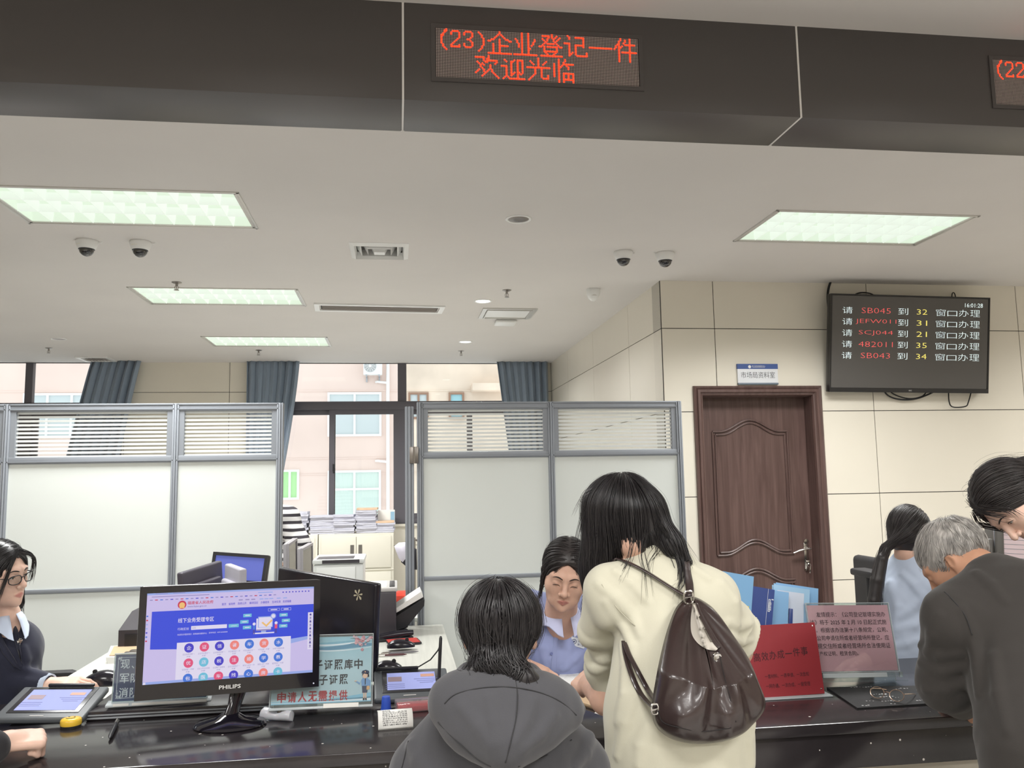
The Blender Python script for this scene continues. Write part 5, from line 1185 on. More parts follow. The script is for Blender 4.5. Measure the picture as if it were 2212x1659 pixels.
P = [pix(x, y, z=CT+.033) for x, y in ((236, 1416), (312, 1414), (320, 1393), (246, 1396))]; mb = MB(); mb.prism([(p.x, p.y) for p in P], 'z', CT+.0305, CT+.034); mb.build('cover', m_kraft, e, sharp=20)
p = pix(287, 1411, z=CT+.034); mb = MB(); mb.box((p.x, p.y, CT+.038), (.07, .02, .008), 0, .003); mb.box((p.x, p.y+.015, CT+.044), (.03, .03, .004), 0, .001); mb.build('clip', m_steel, e)
e = sheet_stack('document_folder', [(1245, 1512), (1300, 1530), (1330, 1500), (1195, 1478)], .012, m_kraft, 'open tan folder under the white papers before the seated clerk', CT, 'folder', 2, False)
sheet_stack('paper_stack', [(1196, 1474), (1330, 1512), (1352, 1470), (1215, 1450)], .014, m_paper, 'loose white papers between the seated clerk and the standing woman', CT+.0125, 'papers', 5)
sheet_stack('paper_sheet', [(1284, 1540), (1345, 1560), (1395, 1500), (1335, 1494)], .001, m_paper, 'white sheet on the counter below the standing woman\'s forearm', CT, 'paper')

# clothing hung behind the partition post, right monitor, chair
cl = [o for o in COL.objects if o.name == 'clothes_bundle'][0]
m_wcl = M('white_cloth', (216, 212, 226), .8); m_bcl = M('black_cloth', (36, 35, 42), .85)
def blob(name, mat, parent, pts, y, th=.05):
    mb = MB(); P = [pix(x, yy, y=y) for x, yy in pts]; c = sum(P, Vector())/len(P); rows = []
    for s, dy in ((.02, -th*.9), (.55, -th*.8), (.88, -th*.4), (1, 0), (.88, th*.4), (.5, th*.8), (.02, th*.9)): rows.append([c+(p-c)*s*(1+.05*math.sin(5*i+9*s))+Vector((0, dy, 0)) for i, p in enumerate(P)])
    mb.grid(rows, closed=True); return mb.build(name, mat, parent, sharp=0)
blob('white_shirt', m_wcl, cl, [(852, 1180), (862, 1173), (886, 1171), (889, 1200), (878, 1205), (870, 1214), (862, 1206), (856, 1192)], 6.28)
blob('black_jacket', m_bcl, cl, [(875, 1188), (884, 1182), (900, 1186), (902, 1232), (884, 1231), (876, 1222), (867, 1214), (868, 1204)], 6.4)
pc = pix(888, 1190, y=6.5); mb = MB(); mb.tube([(pc.x+.02, 6.5, 0), (pc.x+.02, 6.5, pc.z+.1)], .015, 10); mb.tube([(pc.x-.03, 6.42, pc.z+.06), (pc.x+.02, 6.5, pc.z+.09), (pc.x+.08, 6.5, pc.z+.06)], .008, 8); mb.lathe([(0, 0), (.16, 0), (.16, .015), (.02, .03), (0, .03)], (pc.x+.02, 6.5, 0), 24); mb.build('coat_stand', m_steel, cl)
e = monitor(frame_at(pix(2125, 1131, y=3.55), pix(2152, 1134, y=3.42), pix(2152, 1240, y=3.42), pix(2127, 1240, y=3.55)), 'dark monitor side at right edge, behind the grey haired man', back=True, stand=False, mats=M('grey_monitor', (96, 94, 90), .5))
fr = frame_at(pix(2148, 1132, y=3.44), pix(2260, 1140, y=3.36), pix(2260, 1250, y=3.36), pix(2148, 1245, y=3.44)); e, w, h = at_frame('notice_stand', fr, 'pale pink form with a blue edge strip at the right edge of photo', 'sign')
mb = MB(); mb.bx(-w/2, w/2, 0, .004, -h/2, h/2); mb.build('sheet', M('pale_pink_paper', (232, 212, 216), .6), e, world=False); mb = MB(); mb.bx(-w/2, -w/2+.025, -.001, .0, -h/2, h/2)
mb.build('blue_strip', M('strip_blue', (110, 156, 186), .6), e, world=False); mb = MB()
for i in range(9): mb.bx(-w/2+.035, w/2-.02-.02*(i % 3), -.001, 0, h/2-.024-.02*i, h/2-.022-.02*i)
mb.build('print', M('print_grey'), e, world=False, smooth=False)
mb = MB(); mb.bx(-w/2, w/2, .004, .05, -h/2-.004, -h/2); mb.bx(-.02, .02, .004, .03, -h/2-(fr[0].translation.z-h/2-CT), -h/2); mb.build('foot', m_dkplastic, e, world=False)
# clerk's chair at right
cx, cy = pix(1893, 1250, y=4.0).x+.12, 4.0; e = thing('office_chair', (cx, cy, 0), 'black office chair behind the ponytailed clerk', 'chair')
m_ch = M('black_mesh', (38, 36, 38), .6)
a = pix(1874, 1235, y=4.02); bxx = pix(1883, 1230, y=4.1).x+.02; ztop = pix(1883, 1204, y=4.1).z; mb = MB(); mb.box((bxx, 4.08, ztop-.24), (.055, .40, .48), 0, .026, seg=3); mb.build('backrest', m_ch, e)
mb = MB(); mb.box((cx+.02, cy-.10, .46), (.46, .46, .08), 0, .03, seg=3); mb.build('seat', m_ch, e)
ax = pix(1858, 1240, y=3.95).x
mb = MB(); mb.box((ax+.05, 3.93, pix(1870, 1240, y=3.93).z), (.09, .26, .035), 0, .012); mb.build('armrest', m_ch, e); zz = pix(1870, 1240, y=3.93).z
mb = MB(); mb.tube([(ax+.06, 3.95, zz-.02), (ax+.055, 3.95, zz-.18), (ax+.075, 3.93, .5), (cx, cy-.1, .44)], [.03, .026, .022, .02], 12); mb.build('arm_post', m_ch, e)
mb = MB(); mb.tube([(cx, cy-.1, .43), (cx, cy-.1, .1)], .028, 14); mb.build('column', m_steel, e)
for k in range(5): mb = MB(); q_ = k*1.2566; mb.tube([(cx, cy-.1, .11), (cx+.28*math.cos(q_), cy-.1+.28*math.sin(q_), .07)], [.024, .016], 10); mb.lathe([(0, 0), (.025, 0), (.028, .025), (.025, .05), (0, .05)], (cx+.28*math.cos(q_), cy-.1+.28*math.sin(q_), .0), 12); mb.build('leg', m_dkplastic, e)
# ------------------------------------------------------------------ figure modelling: distance fields turned into one continuous surface
F32 = np.float32
def A3(p): return np.array(p, F32)
def _len(v): return np.sqrt((v*v).sum(1))
def smin(a, b, k):
    h = np.clip(.5+.5*(b-a)/k, 0, 1); return b+(a-b)*h-k*h*(1-h)
def smax(a, b, k): return -smin(-a, -b, k)
def sph(c, r): c = A3(c); return lambda p: _len(p-c)-r
def ell(c, r, R=None):
    c, r = A3(c), A3(r); Rm = None if R is None else np.array(R, F32)
    def f(p):
        q = p-c
        if Rm is not None: q = q @ Rm
        k0 = _len(q/r); k1 = _len(q/(r*r)); return k0*(k0-1)/np.maximum(k1, 1e-6)
    return f
def rc(a, b, ra, rb):
    a, b = A3(a), A3(b); ba = b-a; L = float((ba*ba).sum())
    def f(p):
        q = p-a; h = np.clip(q @ ba/L, 0, 1); return _len(q-h[:, None]*ba)-(ra+(rb-ra)*h)
    return f
def rbox(c, s, r, R=None):
    c, s = A3(c), A3(s); Rm = None if R is None else np.array(R, F32)
    def f(p):
        q = p-c
        if Rm is not None: q = q @ Rm
        q = np.abs(q)-s+r; return _len(np.maximum(q, 0))+np.minimum(q.max(1), 0)-r
    return f
def U(k, *fs):
    def f(p):
        d = fs[0](p)
        for g in fs[1:]: d = smin(d, g(p), k)
        return d
    return f
def chain(pts, rs, k=.02): return U(k, *[rc(pts[i], pts[i+1], rs[i], rs[i+1]) for i in range(len(pts)-1)])
def cut(f, g, k=.005): return lambda p: smax(f(p), -g(p), k)
def plane(pt, n):
    pt = A3(pt); n = A3(n); n = n/np.linalg.norm(n); return lambda p: (p-pt) @ n
def clip_(f, pt, n, k=.004):
    g = plane(pt, n); return lambda p: smax(f(p), g(p), k)
def near(c, R, f):
    """evaluate f only within R of c (a bound elsewhere)"""
    c = A3(c)
    def g(p):
        d = _len(p-c)-R; out = d+.02; m = d < .05
        if m.any(): out[m] = f(p[m])
        return out
    return g
def local(f, c, R, s=1.):
    c = A3(c); R = np.array(R, F32); return lambda p: f(((p-c) @ R)/s)*s
def wav(p, sc, seed=0):
    """soft pseudo-noise, about -1..1"""
    r = np.random.RandomState(seed); out = 0
    for i in range(5):
        k = r.normal(size=3).astype(F32); k = k/np.linalg.norm(k)*sc*(1+.7*i); out = out+np.sin(p @ k+r.uniform(0, 6.3)+1.2*np.sin(p @ r.normal(size=3).astype(F32)*sc*.6))/(1+.6*i)
    return out/2.2
def wrinkle(f, amp, sc, seed=0, st=(1, 1, 1)):
    st = A3(st); return lambda p: f(p)+amp*wav(p*st, sc, seed)

def surf(f, lo, hi, h):
    """surface nets on a block-sparse grid"""
    B = 8; lo = A3(lo); hi = A3(hi); n = np.ceil((hi-lo)/h/B).astype(int)*B; nb = n//B
    g = np.stack(np.meshgrid(*[np.arange(k) for k in nb], indexing='ij'), -1).reshape(-1, 3)
    dc = f((lo+(g*B+B/2-.5)*h).astype(F32)); D = np.repeat(np.repeat(np.repeat(np.where(dc < 0, F32(-1), F32(1)).reshape(nb), B, 0), B, 1), B, 2)
    act = g[np.abs(dc) < B*h*.87*1.35+.006]
    off = np.stack(np.meshgrid(*[np.arange(B)]*3, indexing='ij'), -1).reshape(-1, 3)
    for i in range(0, len(act), 400):
        a = act[i:i+400]; P = (a[:, None]*B+off[None]).reshape(-1, 3); D[P[:, 0], P[:, 1], P[:, 2]] = f((lo+P*h).astype(F32))
    I = D < 0; c = np.zeros(np.array(D.shape)-1, np.int8)
    for dx in (0, 1):
        for dy in (0, 1):
            for dz in (0, 1): c += I[dx:dx+n[0]-1, dy:dy+n[1]-1, dz:dz+n[2]-1]
    C = np.argwhere((c > 0) & (c < 8)); idx = np.full(c.shape, -1, np.int32); idx[C[:, 0], C[:, 1], C[:, 2]] = np.arange(len(C))
    S = np.zeros((len(C), 3), F32); W_ = np.zeros(len(C), F32); cr = [(x, y, z) for x in (0, 1) for y in (0, 1) for z in (0, 1)]
    val = {q: D[C[:, 0]+q[0], C[:, 1]+q[1], C[:, 2]+q[2]] for q in cr}
    for a in cr:
        for ax in range(3):
            if a[ax]: continue
            b = list(a); b[ax] = 1; b = tuple(b); va, vb = val[a], val[b]; m = (va < 0) != (vb < 0)
            t = np.where(m, va/np.where(m, va-vb, 1), 0); q = np.array(a, F32)[None].repeat(len(C), 0); q[:, ax] = t; S += q*m[:, None]; W_ += m
    V = lo+(C+S/W_[:, None])*h; Q = []
    for ax in range(3):
        o1, o2 = (ax+1) % 3, (ax+2) % 3; s0 = [slice(1, -1)]*3; s1 = [slice(1, -1)]*3; s0[ax] = slice(0, -1); s1[ax] = slice(1, None)
        a, b = I[tuple(s0)], I[tuple(s1)]; E_ = np.argwhere(a != b); e = E_.copy(); sgn = a[E_[:, 0], E_[:, 1], E_[:, 2]]
        for k in range(3):
            if k != ax: e[:, k] += 1
        def at(d1, d2):
            q = e.copy(); q[:, o1] -= d1; q[:, o2] -= d2; return idx[q[:, 0], q[:, 1], q[:, 2]]
        q = np.stack([at(1, 1), at(0, 1), at(0, 0), at(1, 0)], 1); q[~sgn] = q[~sgn][:, ::-1]; Q.append(q[(q >= 0).all(1)])
    return V, np.concatenate(Q)

def grad(f, p, e=.002):
    g = np.stack([f(p+A3(d)*e)-f(p-A3(d)*e) for d in ((1, 0, 0), (0, 1, 0), (0, 0, 1))], 1); return g/np.maximum(_len(g), 1e-9)[:, None]
def combed(f, roots, flow, n, step, off, w, seed=0, free=0., sides=3, stiff=.0, taper=.35):
    """locks of hair combed over the field f: (V, Q). roots (N,3), flow(p, k)->dir, off/w per lock"""
    r = np.random.RandomState(seed); p = np.array(roots, F32); N = len(p); off = np.broadcast_to(np.asarray(off, F32), (N,)).copy(); w = np.broadcast_to(np.asarray(w, F32), (N,))
    g = grad(f, p); p = p-g*(f(p)-off)[:, None]; P = [p]; G = [g]; prev = None; drift = r.normal(0, 1, (N, 3)).astype(F32)
    for k in range(n-1):
        d = flow(p, k/n)+free*drift*(k/n); g = grad(f, p); d = d-g*(d*g).sum(1)[:, None]*(1-stiff); d = d/np.maximum(_len(d), 1e-6)[:, None]
        if prev is not None: d = .5*d+.5*prev; d = d/np.maximum(_len(d), 1e-6)[:, None]
        prev = d; p = p+d*step; e = (f(p)-off); p = p-g*np.where(e < 0, e, e*(1-stiff))[:, None]; P.append(p); G.append(g)
    return ribbons(np.stack(P, 1), np.stack(G, 1), w, sides, taper)
def ribbons(P, G, w, sides=3, taper=.35):
    N, n, _ = P.shape; T = np.gradient(P, axis=1); T /= np.maximum(np.linalg.norm(T, axis=2, keepdims=True), 1e-6)
    S = np.cross(T, G); S /= np.maximum(np.linalg.norm(S, axis=2, keepdims=True), 1e-6); Nn = np.cross(S, T); u = np.linspace(0, 1, n)
    W_ = w[:, None, None]*(np.minimum(1, u*6+.5)*(1-(1-taper)*np.clip((u-.55)/.45, 0, 1)))[None, :, None]
    if sides == 3: rings = [P+S*W_, P+Nn*W_*.7, P-S*W_]
    else: rings = [P+S*W_+Nn*W_*0, P+Nn*W_*.55+S*W_*.45, P+Nn*W_*.55-S*W_*.45, P-S*W_]
    k = len(rings); V = np.stack(rings, 2).reshape(-1, 3); b = (np.arange(N)[:, None]*n+np.arange(n-1)[None])*k; Q = []
    for j in range(k-1 if k > 3 else 3):
        j2 = (j+1) % k; Q.append(np.stack([b+j, b+j2, b+k+j2, b+k+j], -1).reshape(-1, 4))
    return V, np.concatenate(Q)
def cat(*vq):
    V, Q, o = [], [], 0
    for v, q in vq: V.append(v); Q.append(q+o); o += len(v)
    return np.concatenate(V), np.concatenate(Q)

# ---- materials of people
def skin_mat(name, rgb, lip):
    m = bpy.data.materials.new(name); m.use_nodes = True; t = NT(m); b = t.n['Principled BSDF']; at = t.add('ShaderNodeAttribute', attribute_name='lip')
    tc = t.add('ShaderNodeTexCoord'); nz = t.add('ShaderNodeTexNoise', i_Scale=28., i_Detail=4.); t.link(tc.outputs['Object'], nz.inputs[0]); mr = t.add('ShaderNodeMapRange', i_1=.3, i_2=.7); t.link(nz.outputs[0], mr.inputs[0])
    c = lin(rgb); t.link(t.mixc(at.outputs['Fac'], t.mixc(mr.outputs[0], tuple(v*.93 for v in c[:3])+(1,), tuple(min(1, v*1.05) for v in c[:3])+(1,)), lin(lip)), b.inputs['Base Color'])
    b.inputs['Roughness'].default_value = .5; b.inputs['Subsurface Weight'].default_value = .12; b.inputs['Subsurface Radius'].default_value = (.01, .004, .002); b.inputs['Subsurface Scale'].default_value = .4; b.inputs['Specular IOR Level'].default_value = .35
    return m
m_skin = skin_mat('skin', (214, 174, 154), (188, 128, 118)); m_skinf = skin_mat('skin_fair', (226, 190, 172), (204, 142, 132)); m_skino = skin_mat('skin_tanned', (190, 144, 118), (150, 96, 88))
m_hair = M('black_hair', (34, 31, 33), .36, spec=.55); m_hairs = M('soft_black_hair', (46, 41, 41), .42, spec=.5); m_lash = M('lash', (40, 32, 30), .7)
m_eyew = M('eye_white', (214, 208, 204), .2); m_iris = M('iris', (36, 26, 22), .15)
def cloth(name, rgb, rough=.85, sc=420, st=.25, sheen=.15): return M(name, rgb, rough, sheen=sheen, bump=(sc, st, .0015), spec=.25)

# ---- a head, local: face towards -y, z up, origin between the ears at eye height
def head_sdf(jaw=1., lid=.0, cheek=1., nose=1., neck_end=(0, .052, -.19)):
    m2 = lambda f: (lambda p: f(np.stack([np.abs(p[:, 0]), p[:, 1], p[:, 2]], 1)))
    skull = U(.035, ell((0, .015, .035), (.076, .096, .084)), ell((0, -.024, -.022), (.063*cheek, .066, .088)), ell((0, -.046, -.074), (.045*jaw, .042, .034)))
    face = m2(U(.022, sph((.040*cheek, -.052, -.022), .026), rc((.046, -.070, .026), (.012, -.086, .026), .008, .008)))
    chin = sph((0, -.080, -.096), .014)
    nosef = U(.007, rc((0, -.086, .016), (0, -.1075, -.024), .0072*nose, .0098*nose), sph((0, -.109, -.028), .0098*nose))
    ala = m2(sph((.0125*nose, -.0985, -.032), .0075*nose)); nost = m2(sph((.0062, -.1055, -.0385), .0038))
    sock = m2(ell((.032, -.100, .006), (.020, .0125, .0105))); ball = m2(sph((.032, -.0758, .005), .0142))
    slit = m2(ell((.032, -.0925, .0045-.004*lid), (.0125, .011, max(.0042*(1-lid), .0006))))
    lips = m2(U(.004, rc((.019, -.0885, -.0625), (.003, -.0965, -.0595), .0032, .0056), rc((.016, -.0885, -.0655), (0, -.0945, -.0695), .0032, .0066))); mouth = m2(rc((.0, -.1022, -.0643), (.019, -.0935, -.0645), .0012, .0008))
    ear = m2(cut(ell((.079, .014, -.004), (.010, .019, .031), Matrix.Rotation(.35, 3, 'Z')), ell((.090, .006, .0), (.009, .011, .019)), .004))
    neck = rc((0, .024, -.05), neck_end, .051, .054)
    def f(p):
        d = smin(skull(p), face(p), .022); d = smin(d, chin(p), .025); d = smin(d, neck(p), .03); d = smax(d, -sock(p), .010); d = smin(d, ball(p), .004)
        if lid < .95: d = smax(d, -slit(p), .002)
        d = smin(d, nosef(p), .011); d = smin(d, ala(p), .005); d = smax(d, -nost(p), .003); d = smin(d, lips(p), .004); d = smax(d, -mouth(p), .002); return smin(d, ear(p), .006)
    return near((0, .0, -.03), .20, f)
def Rh(yaw, pitch, roll): return (Matrix.Rotation(math.radians(yaw), 3, 'Z') @ Matrix.Rotation(math.radians(pitch), 3, 'X') @ Matrix.Rotation(math.radians(roll), 3, 'Y'))
class Head:
    def __init__(s, c, R, sc=.96, **kw): s.c = Vector(c); s.R = R; s.s = sc; s.loc = head_sdf(**kw); s.f = local(s.loc, s.c, R, sc)
    def W(s, p): return s.c+s.R @ (Vector(p)*s.s)
    def Wn(s, P): return (np.asarray(P, F32)*s.s) @ np.array(s.R, F32).T+A3(s.c)
    def L(s, P): return ((np.asarray(P, F32)-A3(s.c)) @ np.array(s.R, F32))/s.s
    def front(s, x, z, y0=-.16):
        """point on the face surface above local (x, z)"""
        p = np.array([[x, y0, z]], F32)
        for _ in range(40):
            d = float(s.loc(p)[0]); p[0, 1] += max(min(d*.7, .02), -.004)
            if abs(d) < .0003: break
        return Vector(p[0].tolist())
def add_face(h, parent, body, eyes=True, look=(0, 0), brow=(0, 0), lashes=True):
    """brows, eyes and lashes as children of the body"""
    for sx in (-1, 1):
        pts = []
        for i in range(9):
            u = i/8; q = h.front(sx*(.012+.037*u), .0255+.006*math.sin(math.pi*u*.9)-.004*u*u+brow[0]*(1-u)); q.y -= .0002; pts.append(h.W(q))
        mb = MB(); mb.tube(pts, [.0012, .0022, .0026, .0027, .0026, .0023, .0019, .0014, .0007], 6); mb.build('eyebrow', m_lash, parent, sharp=0)
        if eyes:
            c = Vector((sx*.032, -.0758, .005)); R = .0128; rows = []; fw = Vector((look[0], -1, look[1])).normalized(); a = fw.cross(Vector((0, 0, 1))).normalized(); b = a.cross(fw)
            mb = MB(); ths = [0.001, .12, .24, .36, .44, .46, .7, 1.0, 1.4, 1.9]
            for th in ths: rows.append([h.W(c+(fw*math.cos(th)+(a*math.cos(q)+b*math.sin(q))*math.sin(th))*R) for q in np.linspace(0, 2*math.pi, 16, endpoint=False)])
            mb.grid(rows, closed=True)
            for f in mb.bm.faces:
                if all(any((v.co-w).length < 1e-6 for r_ in rows[:6] for w in r_) for v in f.verts): f.material_index = 1
            mb.build('eye', [m_eyew, m_iris], parent, sharp=0)
        if lashes:
            pts = []
            for i in range(9):
                u = i/8-.5; q = h.front(sx*.032+.027*u, (.0085 if eyes else .0005)-.020*u*u*1.4-(.0015*sx*u), -.13); q.y -= .0004; pts.append(h.W(q))
            mb = MB(); mb.tube(pts, [.0004, .0009, .0012, .0013, .0013, .0013, .0012, .0009, .0004], 5); mb.build('eyelashes', m_lash, parent, sharp=0)
def lipmask(h, V):
    q = h.L(V); x = q[:, 0]/.0215; z = (q[:, 2]+.0643)/(.0105*(1-.35*np.abs(x))); d = np.sqrt(x*x+z*z)
    return (np.clip((1.12-d)/.3, 0, 1)*(q[:, 1] < -.08)).astype(F32)
def body_mesh(f, lo, hi, h, mat, parent, head=None, name='body'):
    V, Q = surf(f, lo, hi, h); o = npmesh(name, V, Q, mat, parent)
    at = o.data.attributes.new('lip', 'FLOAT', 'POINT')
    if head is not None: at.data.foreach_set('value', lipmask(head, V))
    return o
def garment(name, f, lo, hi, h, mat, parent, midf=None):
    V, Q = surf(f, lo, hi, h); mi = None
    if midf is not None: mi = midf(V[Q].mean(1))
    return npmesh(name, V, Q, mat, parent, midx=mi)

# ---- a hand: wrist w, direction d (towards the fingers), n = back of the hand, thumb on side s (+1: along d x n)
def hand(w, d, n, s=1, curl=(.35, .4, .45, .5), spread=.12, thumb=.5, sc=1., tcurl=.3):
    w = Vector(w); d = Vector(d).normalized(); n = Vector(n); n = (n-d*n.dot(d)).normalized(); t = d.cross(n)*s     # t: towards the thumb
    R = Matrix((t, d, n)).transposed(); P = lambda x, y, z: w+(t*x+d*y+n*z)*sc
    fs = [rbox(P(.0, .045, 0), (.040*sc, .046*sc, .0135*sc), .0125*sc, R), rc(P(.018, .01, 0), P(.03, .05, -.004), .017*sc, .014*sc), rc(P(0, -.03, 0), P(0, .02, 0), .026*sc, .024*sc)]
    ln = ((.042, .026, .020), (.046, .030, .021), (.042, .028, .020), (.033, .020, .018))
    fin = []
    for i in range(4):
        x = .030-.0195*i; a = spread*(1.3-i)*.5; q = P(x, .084-(.004 if i in (0, 3) else 0)-(.008 if i == 3 else 0), .001); c = 0
        pts = [P(x*.92, .06, .001), q]; rs = [.0105*sc, .0098*sc]
        for j in range(3):
            c += curl[i]*(1.0, 1.35, .9)[j]; dr = (t*math.sin(a)*math.cos(c)+d*math.cos(a)*math.cos(c)-n*math.sin(c)); q = q+dr*ln[i][j]*sc; pts.append(q); rs.append((.0088, .0080, .0068)[j]*sc*(.92 if i == 3 else 1))
        fin.append(chain(pts, rs, .004))
    th = [P(.024, .018, -.004), P(.044, .042, -.010)]; q = th[-1]; dr = (t*.55*thumb*2+d*.8-n*.25).normalized(); q = q+dr*.034*sc; th.append(q); dr = (dr-t*tcurl-n*.15).normalized(); q = q+dr*.026*sc; th.append(q)
    fin.append(chain(th, [.016*sc, .0125*sc, .0105*sc, .0085*sc], .006))
    palm = U(.014, *fs)
    def f(p):
        dd = palm(p); fd = fin[0](p)
        for g in fin[1:]: fd = smin(fd, g(p), .0022)
        return smin(dd, fd, .006)
    return near(P(0, .06, 0), .15*sc, f)
def smooth_hair(f, amp, freq, axis_dir, seed=1):
    return lambda p: f(p)
def hit(f, px, py, y0, push=0.0):
    """first point of the field f on the sight line of a pixel, starting at depth y0"""
    p = pix(px, py, y=y0); d = (p-EYE).normalized()
    for _ in range(60):
        v = float(f(np.array([[p.x, p.y, p.z]], F32))[0])
        if v < .0006: break
        p = p+d*min(max(v*.8, .0005), .05)
    return p-d*push if v < .004 else None
def hits(f, pts, y0, push=0.): return [q for q in (hit(f, x, y, y0, push) for x, y in pts) if q is not None]
def folds(f, paths, y0, k=.016):
    """soft cloth ridges: (radius, pixel path) laid half sunk into the field f"""
    rs = []
    for r, pts in paths:
        P_ = hits(f, pts, y0, -r*.62)
        if len(P_) > 1: m = len(P_); rs.append(near(sum(P_, Vector())/m, max((q-sum(P_, Vector())/m).length for q in P_)+.05, chain(P_, [r*(.45+.55*math.sin(math.pi*(i+.35)/(m-.3))) for i in range(m)], .004)))
    def g(p):
        d = f(p)
        for q in rs: d = smin(d, q(p), k)
        return d
    return g
def spl(P, n=6):
    P = [Vector(p) for p in P]; out = []
    for i in range(len(P)-1):
        p0, p1, p2, p3 = P[max(i-1, 0)], P[i], P[i+1], P[min(i+2, len(P)-1)]
        for k in range(n):
            u = k/n; out.append(.5*((2*p1)+(p2-p0)*u+(2*p0-5*p1+4*p2-p3)*u*u+(3*p1-p0-3*p2+p3)*u**3))
    return out+[P[-1]]
def squash(f, c, s):
    c = A3(c); k = A3((1, 1/s, 1)); return lambda p: f(c+(p-c)*k)*s
def scalp(h, n, seed, cond, f):
    """n root points on the field f around the head, kept where cond(local points)"""
    r = np.random.RandomState(seed); v = r.normal(size=(n*4, 3)).astype(F32); v /= _len(v)[:, None]; L = v*A3((.085, .105, .095))+A3((0, .015, .035)); L = L[cond(L)][:n]
    return h.Wn(L)
def bounds(pts, m):
    a = np.array([tuple(p) for p in pts]); return a.min(0)-m, a.max(0)+m
def loose(h, f, paths, n, w, seed, jit=.006):
    """separate long strands following guide polylines"""
    r = np.random.RandomState(seed); P = []
    for g in paths:
        base = np.array([tuple(p) for p in spl(g, 5)], F32); m = len(base); idx = np.linspace(0, m-1, 20); lo = np.floor(idx).astype(int); hi = np.minimum(lo+1, m-1); q = base[lo]*(1-(idx-lo))[:, None]+base[hi]*(idx-lo)[:, None]
        for k in range(n):
            o = r.normal(0, jit, 3); o2 = r.normal(0, jit*1.4, 3); u = np.linspace(0, 1, 20)[:, None]; P.append(q+o*(1-u)+o2*u)
    P = np.array(P, F32); G = np.zeros_like(P); G[..., 1] = -1; return ribbons(P, G, np.full(len(P), w, F32), 3, .2)
m_seam = M('seam_dark', (48, 48, 50), .9)

